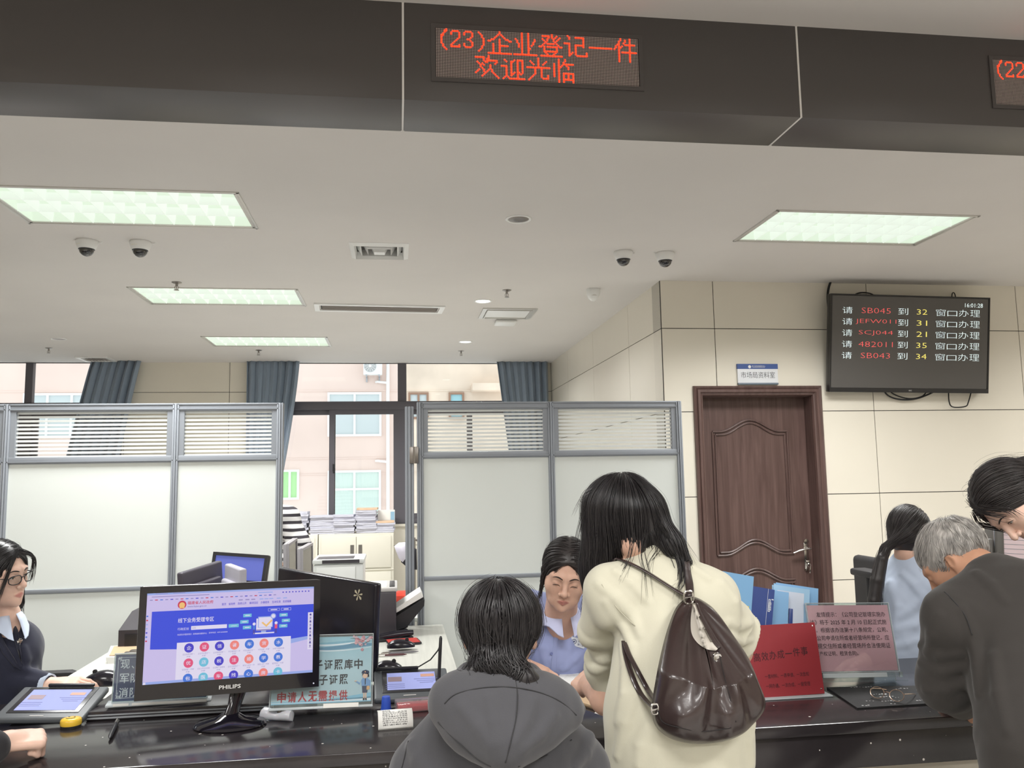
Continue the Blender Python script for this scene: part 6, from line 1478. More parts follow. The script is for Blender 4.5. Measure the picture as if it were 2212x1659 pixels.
# ================================================================== seated woman in the grey hooded sweatshirt, seen from behind
m_hood = cloth('charcoal_fleece', (74, 74, 78), .95, 500, .3, .2)
def hoodie_woman():
    y = 1.97; hc = pix(1082, 1372, y=y); h = Head(hc, Rh(166, 16, 0), .97, lid=1.0); e = thing('person', (hc.x, 2.0, 0), 'seated woman in charcoal hooded sweatshirt with black tied hair, seen from behind', 'person')
    Ls, Rs = pix(936, 1682, y=2.02), pix(1222, 1668, y=2.06); nk = pix(1078, 1478, y=1.98); el, er = Ls+Vector((.0, .18, -.27)), Rs+Vector((.02, .2, -.26)); wl, wr = Vector((.10, 2.50, .79)), Vector((.24, 2.52, .79)); hip = Vector((nk.x+.01, 1.93, .50))
    bf = U(.03, h.f, rc(nk, nk+Vector((0, 0, -.25)), .05, .1), rc(Ls, el, .04, .04), rc(el, wl, .038, .026), rc(Rs, er, .04, .04), rc(er, wr, .038, .026))
    hl, hr = hand(wl, (.15, .5, -.05), (0, 0, 1), 1, curl=(.3, .3, .35, .4)), hand(wr, (-.2, .8, -.05), (0, 0, 1), -1, curl=(.4, .45, .5, .5))
    bf2 = lambda p: np.minimum(bf(p), np.minimum(hl(p), hr(p)))
    lo, hi = bounds([hc, Ls, Rs, el, er, wl, wr], .17); b = body_mesh(bf2, lo, hi, .004, m_skin, e, h)
    # sweatshirt
    torso = squash(U(.08, rc(nk+Vector((0, -.0, -.2)), hip, .185, .19), rc(Ls, Rs, .085, .085), rc(nk, Ls, .065, .085), rc(nk, Rs, .065, .085)), (hc.x, 1.98, 1), .8)
    arms = [chain([Ls, el, wl+(el-wl).normalized()*.05], [.085, .068, .045], .03), chain([Rs, er, wr+(er-wr).normalized()*.05], [.085, .068, .045], .03)]
    P = lambda x, yy, d: pix(x, yy, y=d)
    pouch = U(.05, rc(P(975, 1518, 1.87), P(1082, 1602, 1.80), .05, .046), rc(P(1212, 1535, 1.88), P(1095, 1602, 1.80), .05, .046), rc(P(1010, 1500, 1.87), P(1170, 1505, 1.87), .05, .05), ell(P(1085, 1555, 1.84), (.125, .06, .085)))
    rim = chain([P(952, 1522, 1.90), P(975, 1490, 1.885), P(1030, 1472, 1.872), P(1100, 1466, 1.868), P(1165, 1478, 1.875), P(1215, 1502, 1.885), P(1250, 1532, 1.90)], [.016, .022, .024, .024, .024, .022, .016], .012)
    coll = chain([P(985, 1500, 1.95), P(1015, 1462, 1.91), P(1075, 1452, 1.895), P(1140, 1462, 1.91), P(1190, 1500, 1.95)], [.028, .028, .028, .028, .028], .02)
    hoodf = lambda p: smin(smin(pouch(p), rim(p), .012), coll(p), .014)
    base = lambda p: smin(smin(torso(p), arms[0](p), .03), arms[1](p), .03)
    sf = lambda p: smin(base(p), hoodf(p), .006)+.0016*wav(p, 26, 4)+.0012*wav(p*A3((1, 1, .4)), 60, 9)
    sf = folds(sf, [(.012, [(1000, 1530), (1035, 1570), (1062, 1610)]), (.011, [(1195, 1545), (1165, 1585), (1130, 1615)]), (.010, [(1060, 1510), (1068, 1560), (1075, 1600)]), (.009, [(1150, 1515), (1135, 1560), (1112, 1600)]), (.014, [(890, 1610), (905, 1640), (930, 1658)]), (.014, [(1275, 1590), (1262, 1625), (1240, 1655)])], 1.6)
    lo, hi = bounds([nk, Ls, Rs, el, er, wl, wr, hip+Vector((0, 0, -.1)), hip+Vector((.2, -.15, 0)), hip+Vector((-.2, .2, 0)), P(1082, 1602, 1.74)], .07)
    sw = garment('hooded_sweatshirt', clip_(sf, (0, 0, .47), (0, 0, -1)), lo, hi, .005, m_hood, e)
    mb = MB()
    for path in ([(1112, 1462), (1118, 1500), (1115, 1550), (1104, 1600), (1092, 1648)],): mb.tube(spl(hits(sf, path, 1.6, .0006), 5), .0013, 6)
    for path in ([(960, 1520), (985, 1499), (1040, 1486), (1100, 1484), (1160, 1494), (1210, 1515), (1245, 1545)], [(946, 1560), (985, 1600), (1030, 1640), (1060, 1656)], [(1262, 1558), (1235, 1598), (1180, 1632), (1120, 1656)], [(905, 1548), (882, 1600), (868, 1659)]): mb.tube(spl(hits(sf, path, 1.6, .0004), 5), .0013, 6)
    mb.build('seam', m_seam, sw, sharp=0)
    # trousers, stool
    m_tr = cloth('dark_denim', (46, 48, 58)); kl, kr = hip+Vector((-.12, .42, .0)), hip+Vector((.12, .42, .0))
    tf = U(.04, rc(hip+Vector((-.08, 0, .0)), kl, .095, .07), rc(hip+Vector((.08, 0, 0)), kr, .095, .07), rc(kl, Vector((kl.x, kl.y-.03, .1)), .065, .048), rc(kr, Vector((kr.x, kr.y-.03, .1)), .065, .048), ell(hip, (.19, .15, .11)))
    garment('trousers', tf, *bounds([hip+Vector((-.2, -.15, -.1)), kl, kr, (kl.x, kl.y, .1), (kr.x, kr.y, .1)], .08), .011, m_tr, e)
    for k in (kl, kr): mb = MB(); mb.box((k.x, k.y+.03, .04), (.09, .25, .08), 0, .03, seg=3); mb.build('shoe', m_pwhite, e)
    # hair: volume combed down to a low loose tail
    tail = [P(1092, 1440, 1.872), P(1130, 1468, 1.845), P(1172, 1490, 1.845), P(1192, 1512, 1.85)]
    vol = U(.03, local(ell((0, .02, .034), (.093, .112, .095)), hc, h.R, .97), local(ell((0, .050, -.042), (.054, .052, .052)), hc, h.R, .97), chain(tail, [.036, .026, .017, .004], .02), rc(P(1045, 1440, 1.875), P(1003, 1462, 1.87), .03, .012))
    facecut = local(ell((0, -.11, -.05), (.072, .09, .115)), hc, h.R, .97); hf = cut(vol, facecut, .012)
    tk = A3(tail[0]); tk2 = A3(tail[2])
    def flow(p, k):
        d = tk-p; L = _len(d)[:, None]; d = d/np.maximum(L, .01); g = np.array([0, 0, -1], F32); lowz = np.clip((hc.z+.03-p[:, 2:3])/.12, 0, 1)
        out = tk2-p; out = out/np.maximum(_len(out)[:, None], .01); nearw = np.clip((.05-L)/.03, 0, 1)
        return (g*(1-.75*lowz)+d*.75*lowz)*(1-nearw)+out*nearw
    r = np.random.RandomState(2)
    roots = scalp(h, 1500, 3, lambda L: (L[:, 2] > .02) & (L[:, 1] > -.07), hf); vq = combed(hf, roots, flow, 17, .0108, r.uniform(-.001, .0055, len(roots)), r.uniform(.0011, .0024, len(roots)), 5, .25)
    roots2 = scalp(h, 130, 8, lambda L: (L[:, 2] > .03) & (L[:, 1] > -.06), hf); vq2 = combed(hf, roots2, flow, 18, .012, r.uniform(.004, .016, len(roots2)), np.full(len(roots2), .0006), 6, .9, stiff=.35)
    ends = loose(h, hf, [[tail[1], tail[2], tail[3], P(1200, 1530, 1.85)], [P(1040, 1445, 1.872), P(1010, 1462, 1.862), P(990, 1470, 1.866)]], 40, .0012, 4, .008)
    v, q = cat(surf(hf, *bounds([hc, tail[2], tail[3], P(1003, 1462, 1.87)], .14), .0045), vq, vq2, ends); npmesh('hair', v, q, m_hair, e)
    # black spectacle arm showing past the cheek
    mb = MB(); mb.tube([h.W((.080, -.02, .012)), h.W((.078, -.06, .012)), h.W((.066, -.096, .008))], .0018, 6); mb.tube([h.W((.034+.027*math.cos(a), -.100+.012*abs(math.cos(a)), -.002+.02*math.sin(a))) for a in np.linspace(0, 6.28, 20)], .0016, 6); mb.build('spectacles', m_dkplastic, e)
    st = thing('stool', (hip.x, hip.y, 0), 'round stool under the hooded woman, below the photo edge', 'stool')
    mb = MB(); mb.lathe([(0, .36), (.17, .36), (.18, .375), (.17, .39), (0, .39)], (hip.x, hip.y, 0), 28); mb.build('seat', m_dkplastic, st)
    mb = MB(); mb.cyl((hip.x, hip.y, .02), (hip.x, hip.y, .36), .03); mb.lathe([(0, 0), (.2, 0), (.2, .015), (0, .03)], (hip.x, hip.y, 0), 28); mb.build('pedestal', m_steel, st)
hoodie_woman()

# ================================================================== standing woman with the leather bag
m_cream_f = cloth('cream_fleece', (208, 205, 186), .95, 460, .25, .2); m_leather = M('brown_leather', (52, 40, 39), .3, spec=.6, coat=.25, bump=(90, .18, .002)); m_lin = M('bag_lining', (196, 190, 180), .7)
def standing_woman():
    P = lambda x, yy, d: pix(x, yy, y=d)
    hc = P(1343, 1124, 2.46); h = Head(hc, Rh(203, 30, -6), .97, lid=1.0, neck_end=(0, .03, -.09)); e = thing('person', (1.0, 2.1, 0), 'woman with long black hair in cream sweatshirt, bending over the counter', 'person')
    nk = P(1405, 1200, 2.42); Ls, Rs = P(1318, 1275, 2.38), P(1532, 1300, 2.34); hip = P(1478, 1600, 2.20)
    el = P(1310, 1508, 2.55); sl = P(1303, 1462, 2.55); wl = P(1274, 1478, 2.70); er = P(1592, 1405, 2.50); wr = P(1580, 1470, 2.80)
    bf = U(.03, h.f, rc(hc+Vector((.03, -.03, -.06)), nk, .05, .052), rc(nk, P(1440, 1330, 2.34), .05, .08), rc(Ls, P(1302, 1345, 2.44), .045, .040), rc(P(1302, 1345, 2.44), P(1306, 1440, 2.53), .036, .036), rc(P(1306, 1440, 2.53), el, .036, .042), rc(el, wl, .047, .034), rc(Rs, er, .045, .04), rc(er, wr, .041, .028), rc(nk, Ls, .04, .04), rc(nk, Rs, .04, .04))
    hl, hr = hand(wl, (-.18, .95, .02), (-.6, .1, .75), -1, curl=(1.2, 1.3, 1.3, 1.35), tcurl=.8, sc=.95), hand(wr, (-.3, .8, -.1), (.2, 0, 1), -1, curl=(.5, .6, .6, .6))
    b2 = lambda p: np.minimum(smin(bf(p), hl(p), .01), hr(p))
    b = body_mesh(b2, *bounds([hc, nk, Ls, Rs, el, er, wl, wr, P(1440, 1330, 2.2)], .16), .004, m_skin, e, h)
    # sweatshirt with pushed-up sleeves
    cx = P(1450, 1400, 2.2)
    torso = squash(U(.07, rc(P(1440, 1345, 2.36), hip, .165, .188), rc(hip, hip+Vector((0, 0, -.14)), .188, .19), rc(P(1335, 1285, 2.36), P(1515, 1305, 2.33), .082, .080), rc(P(1412, 1218, 2.40), P(1335, 1282, 2.37), .035, .075), rc(P(1428, 1222, 2.39), P(1532, 1292, 2.34), .045, .074)), (cx.x, 2.32, 0), .72)
    neckc = chain([P(1392, 1208, 2.43), P(1425, 1212, 2.41), P(1462, 1228, 2.40)], [.052, .058, .05], .03); coll = chain([P(1366, 1206, 2.42), P(1388, 1182, 2.375), P(1422, 1178, 2.355), P(1456, 1198, 2.36)], [.016, .018, .018, .016], .015)
    def sleeve(a, b_, c, ra, rb, rcc, seed, amp):
        a, b_, c = Vector(a), Vector(b_), Vector(c); base = chain([a, b_, c], [ra, rb, rcc], .04); ax = A3((c-a).normalized()); L = (c-a).length; a3 = A3(a)
        def f(p):
            t = ((p-a3) @ ax)/L; w = np.clip((t-.30)/.2, 0, 1)*np.clip((1.0-t)/.12, 0, 1); ph = wav(p, 14, seed)*1.5
            fold = 1.1-2*np.abs(np.sin(t*15+ph*1.3))
            return base(p)-amp*w*fold-.010*np.clip(1-np.abs(t-.62)/.22, 0, 1)+.0022*wav(p, 30, seed+1)
        return f
    s2 = sleeve(Rs, P(1572, 1350, 2.41), er+Vector((0, .03, -.012)), .072, .068, .054, 8, .010)
    def torus(c, n, R, r):
        c = A3(c); n = A3(Vector(n).normalized()); return lambda p: (lambda q, a: np.sqrt((np.sqrt(np.maximum((q*q).sum(1)-a*a, 0))-R)**2+a*a)-r)(p-c, (p-c) @ n)
    ax = (sl-Ls).normalized(); up = chain([Ls, P(1302, 1345, 2.44)], [.078, .066], .03)
    rings = [torus(P(1300, 1362, 2.455), ax+Vector((.28, 0, .0)), .034, .036), torus(P(1306, 1396, 2.485), ax+Vector((-.35, .1, 0)), .036, .023), torus(P(1303, 1416, 2.50), ax+Vector((.25, .1, 0)), .038, .019), torus(P(1308, 1438, 2.52), ax+Vector((-.15, -.2, 0)), .036, .016)]
    cuff = chain([P(1304, 1440, 2.525), P(1317, 1486, 2.56)], [.052, .057], .02); core = chain([P(1302, 1345, 2.44), P(1305, 1450, 2.53)], [.05, .046], .02)
    def s1(p):
        d = smin(up(p), core(p), .02); q = p+.006*np.stack([wav(p, 22, 3), wav(p, 22, 4), wav(p, 20, 5)], 1).astype(F32)
        for g_ in rings: d = smin(d, g_(q), .005)
        return smin(d, cuff(q), .005)
    a3l, axl = A3(el), A3((wl-el).normalized()); 
    def tf(p):
        d = smin(smin(torso(p), neckc(p), .04), coll(p), .014)-.0055*wav(p*A3((1, 1, .40)), 14, 2)*np.clip((1.40-p[:, 2])/.25, 0, 1)-.0028*wav(p*A3((1, 1, .7)), 26, 6)
        d = smin(d, s1(p), .010); d = smin(d, s2(p), .014); return d
    # drag folds from the left armpit
    def sf(p):
        d = tf(p); q = p-A3(P(1350, 1420, 2.3)); along = q @ A3(Vector((.55, -.1, .8)).normalized()); w = np.exp(-(along/.22)**2)*np.exp(-((q @ A3((.83, 0, -.55)))/.12)**2)
        return d-.006*w*np.sin((q @ A3((.83, 0, -.55)))*62+1.2)
    sf = folds(sf, [(.016, [(1296, 1262), (1330, 1292), (1366, 1330), (1384, 1372)]), (.014, [(1310, 1300), (1345, 1345), (1368, 1400), (1372, 1450)]), (.012, [(1345, 1390), (1352, 1440), (1350, 1500), (1338, 1560)]), (.014, [(1372, 1500), (1352, 1560), (1336, 1630)]), (.012, [(1400, 1560), (1384, 1610), (1380, 1650)]), (.012, [(1560, 1262), (1586, 1300), (1592, 1345)]), (.014, [(1570, 1345), (1596, 1352), (1618, 1346)]), (.013, [(1578, 1378), (1600, 1386), (1620, 1380)]), (.010, [(1330, 1235), (1365, 1260), (1400, 1300)]), (.010, [(1455, 1205), (1490, 1225), (1530, 1250)]), (.012, [(1625, 1560), (1615, 1600), (1622, 1650)])], 1.9)
    hemz = pix(1600, 1672, y=2.16).z
    neckcut = local(ell((0, .04, -.16), (.054, .056, .07)), hc, h.R); sfn = cut(sf, rc(hc+Vector((.0, .03, -.06)), nk+Vector((-.035, .06, .02)), .05, .044), .006)
    sw = garment('sweatshirt', clip_(sfn, (0, 0, hemz), (0, 0, -1), .01), *bounds([nk, Ls, Rs, el, er, hip+Vector((-.22, -.18, -.14)), hip+Vector((.22, .2, -.14)), P(1245, 1380, 2.47), P(1388, 1168, 2.31)], .1), .0045, m_cream_f, e)
    mb = MB(); 
    for path in ([(1290, 1218), (1300, 1262), (1330, 1310), (1372, 1352)], [(1420, 1196), (1445, 1200), (1462, 1212)]):
        mb.tube(spl(hits(sf, path, 1.9, .0003), 5), .0012, 6)
    mb.build('seam', M('cream_seam', (190, 186, 168), .9), sw, sharp=0)
    m_pant = cloth('black_trousers', (44, 42, 44)); fl, fr_ = Vector((hip.x-.10, 2.12, .1)), Vector((hip.x+.11, 2.02, .1)); kz = Vector((0, .02, .38))
    pf = U(.05, ell(Vector((hip.x, hip.y, .70)), (.165, .12, .14)), rc((hip.x-.08, hip.y, .68), fl+kz, .09, .065), rc(fl+kz, fl, .063, .045), rc((hip.x+.08, hip.y, .68), fr_+kz, .09, .065), rc(fr_+kz, fr_, .063, .045))
    garment('trousers', pf, *bounds([fl, fr_, Vector((hip.x-.19, hip.y-.13, .8)), Vector((hip.x+.19, hip.y+.15, .8))], .06), .01, m_pant, e)
    for k in (fl, fr_): mb = MB(); mb.box((k.x, k.y+.05, .045), (.09, .26, .09), 0, .035, seg=3); mb.build('shoe', m_pwhite, e)
    # long straight hair falling past the shoulders
    cap = local(ell((0, .02, .03), (.094, .115, .105)), hc, h.R, .97)
    vol = U(.045, cap, rc(P(1322, 1100, 2.45), P(1305, 1225, 2.47), .084, .064), rc(P(1305, 1225, 2.47), P(1288, 1330, 2.48), .058, .032), rc(P(1372, 1110, 2.40), P(1378, 1170, 2.385), .070, .042), rc(P(1395, 1110, 2.385), P(1450, 1176, 2.335), .054, .026), rc(P(1450, 1176, 2.335), P(1488, 1214, 2.30), .02, .006))
    hf = cut(vol, local(ell((0, -.13, -.05), (.07, .085, .12)), hc, h.R, .97), .012)
    ctr = A3(hc); rr = np.random.RandomState(4); tgt = A3(P(1480, 1215, 2.30))
    def flow(p, k):
        g = np.tile(A3((0, 0, -1)), (len(p), 1)); right = np.clip((p[:, 0:1]-(hc.x+.035))/.05, 0, 1); d = tgt-p; d /= np.maximum(_len(d)[:, None], .01); left = np.clip((hc.x-.02-p[:, 0:1])/.08, 0, 1)
        top = np.clip((p[:, 2:3]-hc.z-.02)/.06, 0, 1); out = (p-ctr)*A3((1.6, .8, 0)); return g*(1-.6*right)+d*.6*right*(1-top)+out*top*4+left*A3((-.06, 0, 0))
    roots = scalp(h, 1900, 6, lambda L: (L[:, 2] > .035) & (L[:, 1] > -.085), hf)
    vq = combed(hf, roots, flow, 30, .0125, rr.uniform(-.001, .0055, len(roots)), rr.uniform(.001, .0022, len(roots)), 7, .08, taper=.3)
    roots2 = scalp(h, 110, 12, lambda L: (L[:, 2] > .04), hf); vq2 = combed(hf, roots2, flow, 26, .014, rr.uniform(.004, .014, len(roots2)), np.full(len(roots2), .0005), 9, .45, stiff=.3)
    g = [[(hit(sf, x, yy, 1.9, .004) or P(x, yy, 2.33)) if on else P(x, yy, 2.31) for x, yy, on in pth] for pth in ([(1425, 1130, 0), (1452, 1180, 0), (1470, 1230, 1), (1466, 1290, 1)], [(1395, 1150, 0), (1385, 1190, 0), (1392, 1235, 1), (1396, 1290, 1)], [(1430, 1140, 0), (1470, 1195, 0), (1475, 1250, 1), (1462, 1270, 1)], [(1370, 1160, 0), (1362, 1200, 0), (1352, 1225, 1), (1340, 1250, 1)], [(1410, 1150, 0), (1418, 1185, 0), (1402, 1210, 1), (1390, 1250, 1)])]
    ls = loose(h, hf, g, 9, .0006, 3, .007); ls2 = loose(h, hf, [g[0], g[2]], 14, .0010, 8, .005)
    fl_ = loose(h, hf, [[P(1265, 1090, 2.42), P(1248, 1160, 2.43), P(1246, 1230, 2.44)], [P(1420, 1100, 2.36), P(1462, 1150, 2.33), P(1500, 1215, 2.3)], [P(1300, 1050, 2.42), P(1262, 1070, 2.41), P(1240, 1110, 2.41)]], 7, .0005, 5, .006)
    v, q = cat(surf(hf, *bounds([hc, P(1285, 1330, 2.45), P(1488, 1214, 2.3)], .14), .0045), vq, vq2, ls, ls2, fl_); npmesh('hair', v, q, m_hair, e)
    # ---- leather bag worn on the back
    bg = thing('backpack', P(1510, 1450, 2.02), 'dark brown slouchy leather backpack on the cream sweatshirt', 'backpack')
    out = spl([(1488, 1288, 0), (1462, 1310, 0), (1443, 1355, 0), (1428, 1410, 0), (1416, 1470, 0), (1408, 1528, 0), (1416, 1568, 0), (1450, 1596, 0), (1502, 1606, 0), (1555, 1600, 0), (1600, 1582, 0), (1634, 1548, 0), (1648, 1516, 0), (1634, 1470, 0), (1614, 1420, 0), (1580, 1366, 0), (1545, 1318, 0), (1516, 1296, 0), (1496, 1288, 0)], 8)
    b0 = [hit(sf, x, yy, 1.6).y for x, yy in ((1490, 1295), (1520, 1400), (1530, 1480), (1540, 1580), (1450, 1500), (1600, 1520))]
    yt_, yb_ = b0[0]-.01, min(b0[1:])-.012
    yd_ = lambda py: yt_+(yb_-yt_)*min(1, (py-1288)/160)
    P3 = [P(q.x, q.y, yd_(q.y)) for q in out]; c = P(1520, 1480, yb_); n_ = 44; rows = []; nv = Vector((0, -1, .08)).normalized(); topp = P(1495, 1290, yt_)
    for i in range(n_+1):
        s = 1-i/n_; row = []
        for j, p in enumerate(P3):
            q = c+(p-c)*s; dz = (topp.z-q.z)/.42; th = .085*min(1, .35+1.1*max(dz, 0))*(1-s**3.2)**.5
            ang = math.atan2(q.x-topp.x, max(topp.z-q.z, .01)); fold = .014*math.sin(ang*15+.8*math.sin(q.z*22)+.5)*(1-s**4)*(.35+.8*dz)+.007*math.sin(ang*31+q.z*30)*(1-s**4)*dz; low = math.exp(-((dz-.82)/.10)**2)*.016*math.sin(q.x*46+1.1)*(1-s**4)
            row.append(q+nv*(th+fold+low))
        rows.append(row)
    back = [[c+(p-c)*s+Vector((0, .03*(1-s*s), 0)) for p in P3] for s in (1, .7, .3, .01)]
    mb = MB(); mb.grid(rows); mb.grid([r_[::-1] for r_ in back]); bmesh.ops.remove_doubles(mb.bm, verts=mb.bm.verts[:], dist=1e-5); mb.build('bag_body', m_leather, bg, sharp=0)
    def onbag(px, py, push=.002):
        best = None; o = P(px, py, 1.2); d = (o-EYE).normalized(); from mathutils.bvhtree import BVHTree
        if 'b' not in cache: cache['b'] = BVHTree.FromPolygons([tuple(v) for r_ in rows for v in r_], [(i*len(P3)+j, i*len(P3)+j+1, (i+1)*len(P3)+j+1, (i+1)*len(P3)+j) for i in range(n_) for j in range(len(P3)-1)])
        r_ = cache['b'].ray_cast(o, d); return (r_[0] if r_[0] else P(px, py, 2.04))-d*push
    cache = {}
    L = [(1496, 1305), (1492, 1340), (1494, 1368), (1506, 1388), (1526, 1402), (1546, 1406)]; Rr = [(1502, 1304), (1512, 1330), (1528, 1362), (1540, 1385), (1552, 1400)]
    La, Ra = spl([(x, y_, 0) for x, y_ in L], 6), spl([(x, y_, 0) for x, y_ in Rr], 7); mb = MB(); mb.grid([[onbag(*La[int(i*(len(La)-1)/29)].lerp(Ra[int(i*(len(Ra)-1)/29)], k/7).to_2d(), .0035+.004*math.sin(math.pi*k/7)) for i in range(30)] for k in range(8)]); mb.build('lining', m_lin, bg, sharp=0)
    mb = MB(); mb.tube(spl([onbag(x+2, yy, .005) for x, yy in Rr], 5), .005, 8, flat=.6); mb.build('zip_edge', m_leather, bg, sharp=0)
    mb = MB(); zp = spl([onbag(x-3, yy, .006) for x, yy in Rr[:4]], 9)
    for i, q in enumerate(zp): mb.box(q, (.007, .004, .0026))
    mb.build('zip', m_steel, bg)
    mb = MB(); q = onbag(1549, 1419, .002); mb.lathe([(0, .004), (.004, .004), (.005, .002), (.008, .002), (.0105, .0035), (.0115, 0)], q, 20, R=Matrix.Rotation(math.pi/2, 3, 'X'), caps=False); mb.build('stud', m_chrome, bg)
    mb = MB(); mb.tube(spl([onbag(*q, .001) for q in ((1422, 1535), (1432, 1560), (1470, 1572), (1520, 1580), (1580, 1572))], 5), .0016, 6); mb.tube(spl([onbag(*q, .001) for q in ((1553, 1405), (1562, 1450), (1575, 1500), (1590, 1560))], 5), .0014, 6); mb.build('stitching', M('dark_thread', (30, 24, 24), .8), bg, sharp=0)
    H = lambda x, yy, d=.005: hit(sf, x, yy, 1.9, d) or P(x, yy, 2.36)
    def strap(name, pts, w=.012, par=bg, mat=m_leather): mb = MB(); mb.tube(spl(pts, 6), w, 10, flat=.28); return mb.build(name, mat, par, sharp=0)
    strap('strap', [P(1489, 1290, yt_-.012), H(1462, 1276, .01), H(1430, 1256, .006), H(1395, 1234, .006), H(1360, 1216, .006), H(1335, 1208, .006), H(1326, 1211, .004)], .0125)
    strap('strap', [P(1491, 1288, yt_-.012), H(1489, 1262, .010), H(1484, 1235, .008), H(1482, 1210, .008), H(1481, 1202, .006)], .011)
    strap('lower_strap', [P(1414, 1530, yb_-.02), H(1385, 1500, .010), H(1365, 1458, .010), H(1352, 1415, .010), H(1348, 1385, .004)], .008); strap('lower_strap', [P(1420, 1520, yb_-.02), H(1400, 1490, .012), H(1378, 1450, .014), H(1358, 1412, .012), H(1350, 1388, .006)], .007)
    for (x, yy, s) in ((1487, 1290, .017), (1414, 1531, .012)):
        q = P(x, yy, (yt_ if s > .015 else yb_)-.026); mb = MB(); R_b = Ry(.5); mb.tube([q+Vector((s*math.copysign(abs(math.cos(a))**.6, math.cos(a))*.75, -.003, s*math.copysign(abs(math.sin(a))**.6, math.sin(a)))) for a in np.linspace(0, 2*math.pi, 24)], .0024, 8); mb.tube([q+Vector((-s*.7, -.006, -s*.1)), q+Vector((s*.7, -.006, s*.1))], .0018, 6); mb.build('buckle', m_chrome, bg)
standing_woman()
def comb_hair(e, h, vol, flow, cond, n, steps, step, w, mat, seed, pts, off=(-.001, .004), fly=40, flyoff=.012, cellh=.004, free=.1, m=.13, extra=()):
    r = np.random.RandomState(seed); roots = scalp(h, n, seed, cond, vol); parts = [surf(vol, *bounds(pts, m), cellh), combed(vol, roots, flow, steps, step, r.uniform(*off, len(roots)), r.uniform(w*.6, w*1.2, len(roots)), seed+1, free)]
    if fly:
        r2 = scalp(h, fly, seed+7, cond, vol); parts.append(combed(vol, r2, flow, steps, step, r.uniform(.003, flyoff, len(r2)), np.full(len(r2), .0005), seed+2, .6, stiff=.3))
    v, q = cat(*parts, *extra); return npmesh('hair', v, q, mat, e)
def down(p): return np.tile(A3((0, 0, -1)), (len(p), 1))
def legs(e, hip, f, mat, seat=True):
    """lap, shins and shoes of a seated person facing f"""
    f = Vector(f); s = Vector((f.y, -f.x, 0))*.10; a, b = hip+f*.40+s, hip+f*.40-s
    tf = U(.04, rc(hip+s*.8, a, .09, .065), rc(hip-s*.8, b, .09, .065), rc(a, (a.x, a.y, .1), .06, .045), rc(b, (b.x, b.y, .1), .06, .045), ell(hip, (.17, .15, .1)))
    garment('trousers', tf, *bounds([hip+Vector((.19, .17, -.1)), hip-Vector((.19, .17, 0)), a, b, (a.x, a.y, .1), (b.x, b.y, .1)], .08), .012, mat, e)
    for k in (a, b): mb = MB(); mb.box((k.x+f.x*.04, k.y+f.y*.04, .04), (.09+.16*abs(f.x), .09+.16*abs(f.y), .08), 0, .03); mb.build('shoe', m_dkplastic, e)
def task_chair(hip, f, label):
    f = Vector(f); e = thing('office_chair', (hip.x, hip.y, 0), label, 'chair'); mb = MB(); mb.box((hip.x, hip.y, hip.z-.14), (.44, .44, .07), 0, .03); mb.build('seat', m_ch, e)
    c = hip-f*.27; mb = MB(); mb.box((c.x, c.y, hip.z+.06), (.06+.34*abs(f.y), .06+.34*abs(f.x), .26), 0, .025); mb.build('backrest', m_ch, e)
    mb = MB(); mb.tube([c+Vector((0, 0, -.02)), c+Vector((0, 0, -.15))-f*.01, hip+Vector((0, 0, -.165))-f*.1], .018, 10); mb.build('back_stem', m_dkplastic, e)
    mb = MB(); mb.cyl((hip.x, hip.y, .08), (hip.x, hip.y, hip.z-.15), .028); mb.build('column', m_steel, e)
    for k in range(5): q = k*1.2566+.3; mb = MB(); mb.tube([(hip.x, hip.y, .10), (hip.x+.27*math.cos(q), hip.y+.27*math.sin(q), .055)], [.022, .014], 8); mb.lathe([(0, 0), (.024, 0), (.024, .045), (0, .045)], (hip.x+.27*math.cos(q), hip.y+.27*math.sin(q), 0), 12); mb.build('leg', m_dkplastic, e)
m_trous = cloth('navy_trousers', (38, 40, 52))
def collar(f, h, nk, R, sp, mat, e, rad=.062, drop=.05, open_=.5, name='collar'):
    """turned-down shirt collar round the neck: R frame with -y front"""
    mb = MB(); N = 28; rows = []
    for j, (rr, dz, fl) in enumerate(((.0, .022, 0), (.004, .026, 0), (.016, .008, .3), (.026, -drop*.55, 1), (.028, -drop*.62, 1), (.020, -drop*.5, 1))):
        row = []
        for i in range(N+1):
            a = -math.pi/2+open_*.35+(2*math.pi-open_*.7)*i/N; tip = math.exp(-(min(i, N-i)/2.2)**2); r_ = rad+rr+.014*tip*fl
            q = Vector((math.cos(a)*r_, math.sin(a)*r_*1.02, dz-.05*tip*fl-.028*(1-abs(math.sin((a+math.pi/2)/2)))*(1 if math.sin(a) < 0 else .2)*1.0)); row.append(Vector(nk)+R @ q)
        rows.append(row)
    mb.grid(rows); o = mb.build(name, mat, e, sharp=0); md = o.modifiers.new('s', 'SOLIDIFY'); md.thickness = .0025; return o
m_blue_s = cloth('lilac_blue_shirt', (150, 160, 202), .8, 600, .15); m_blue_c = cloth('lilac_collar', (188, 192, 222), .8, 600, .1); m_pale_s = cloth('pale_blue_shirt', (190, 202, 222), .8, 600, .15)

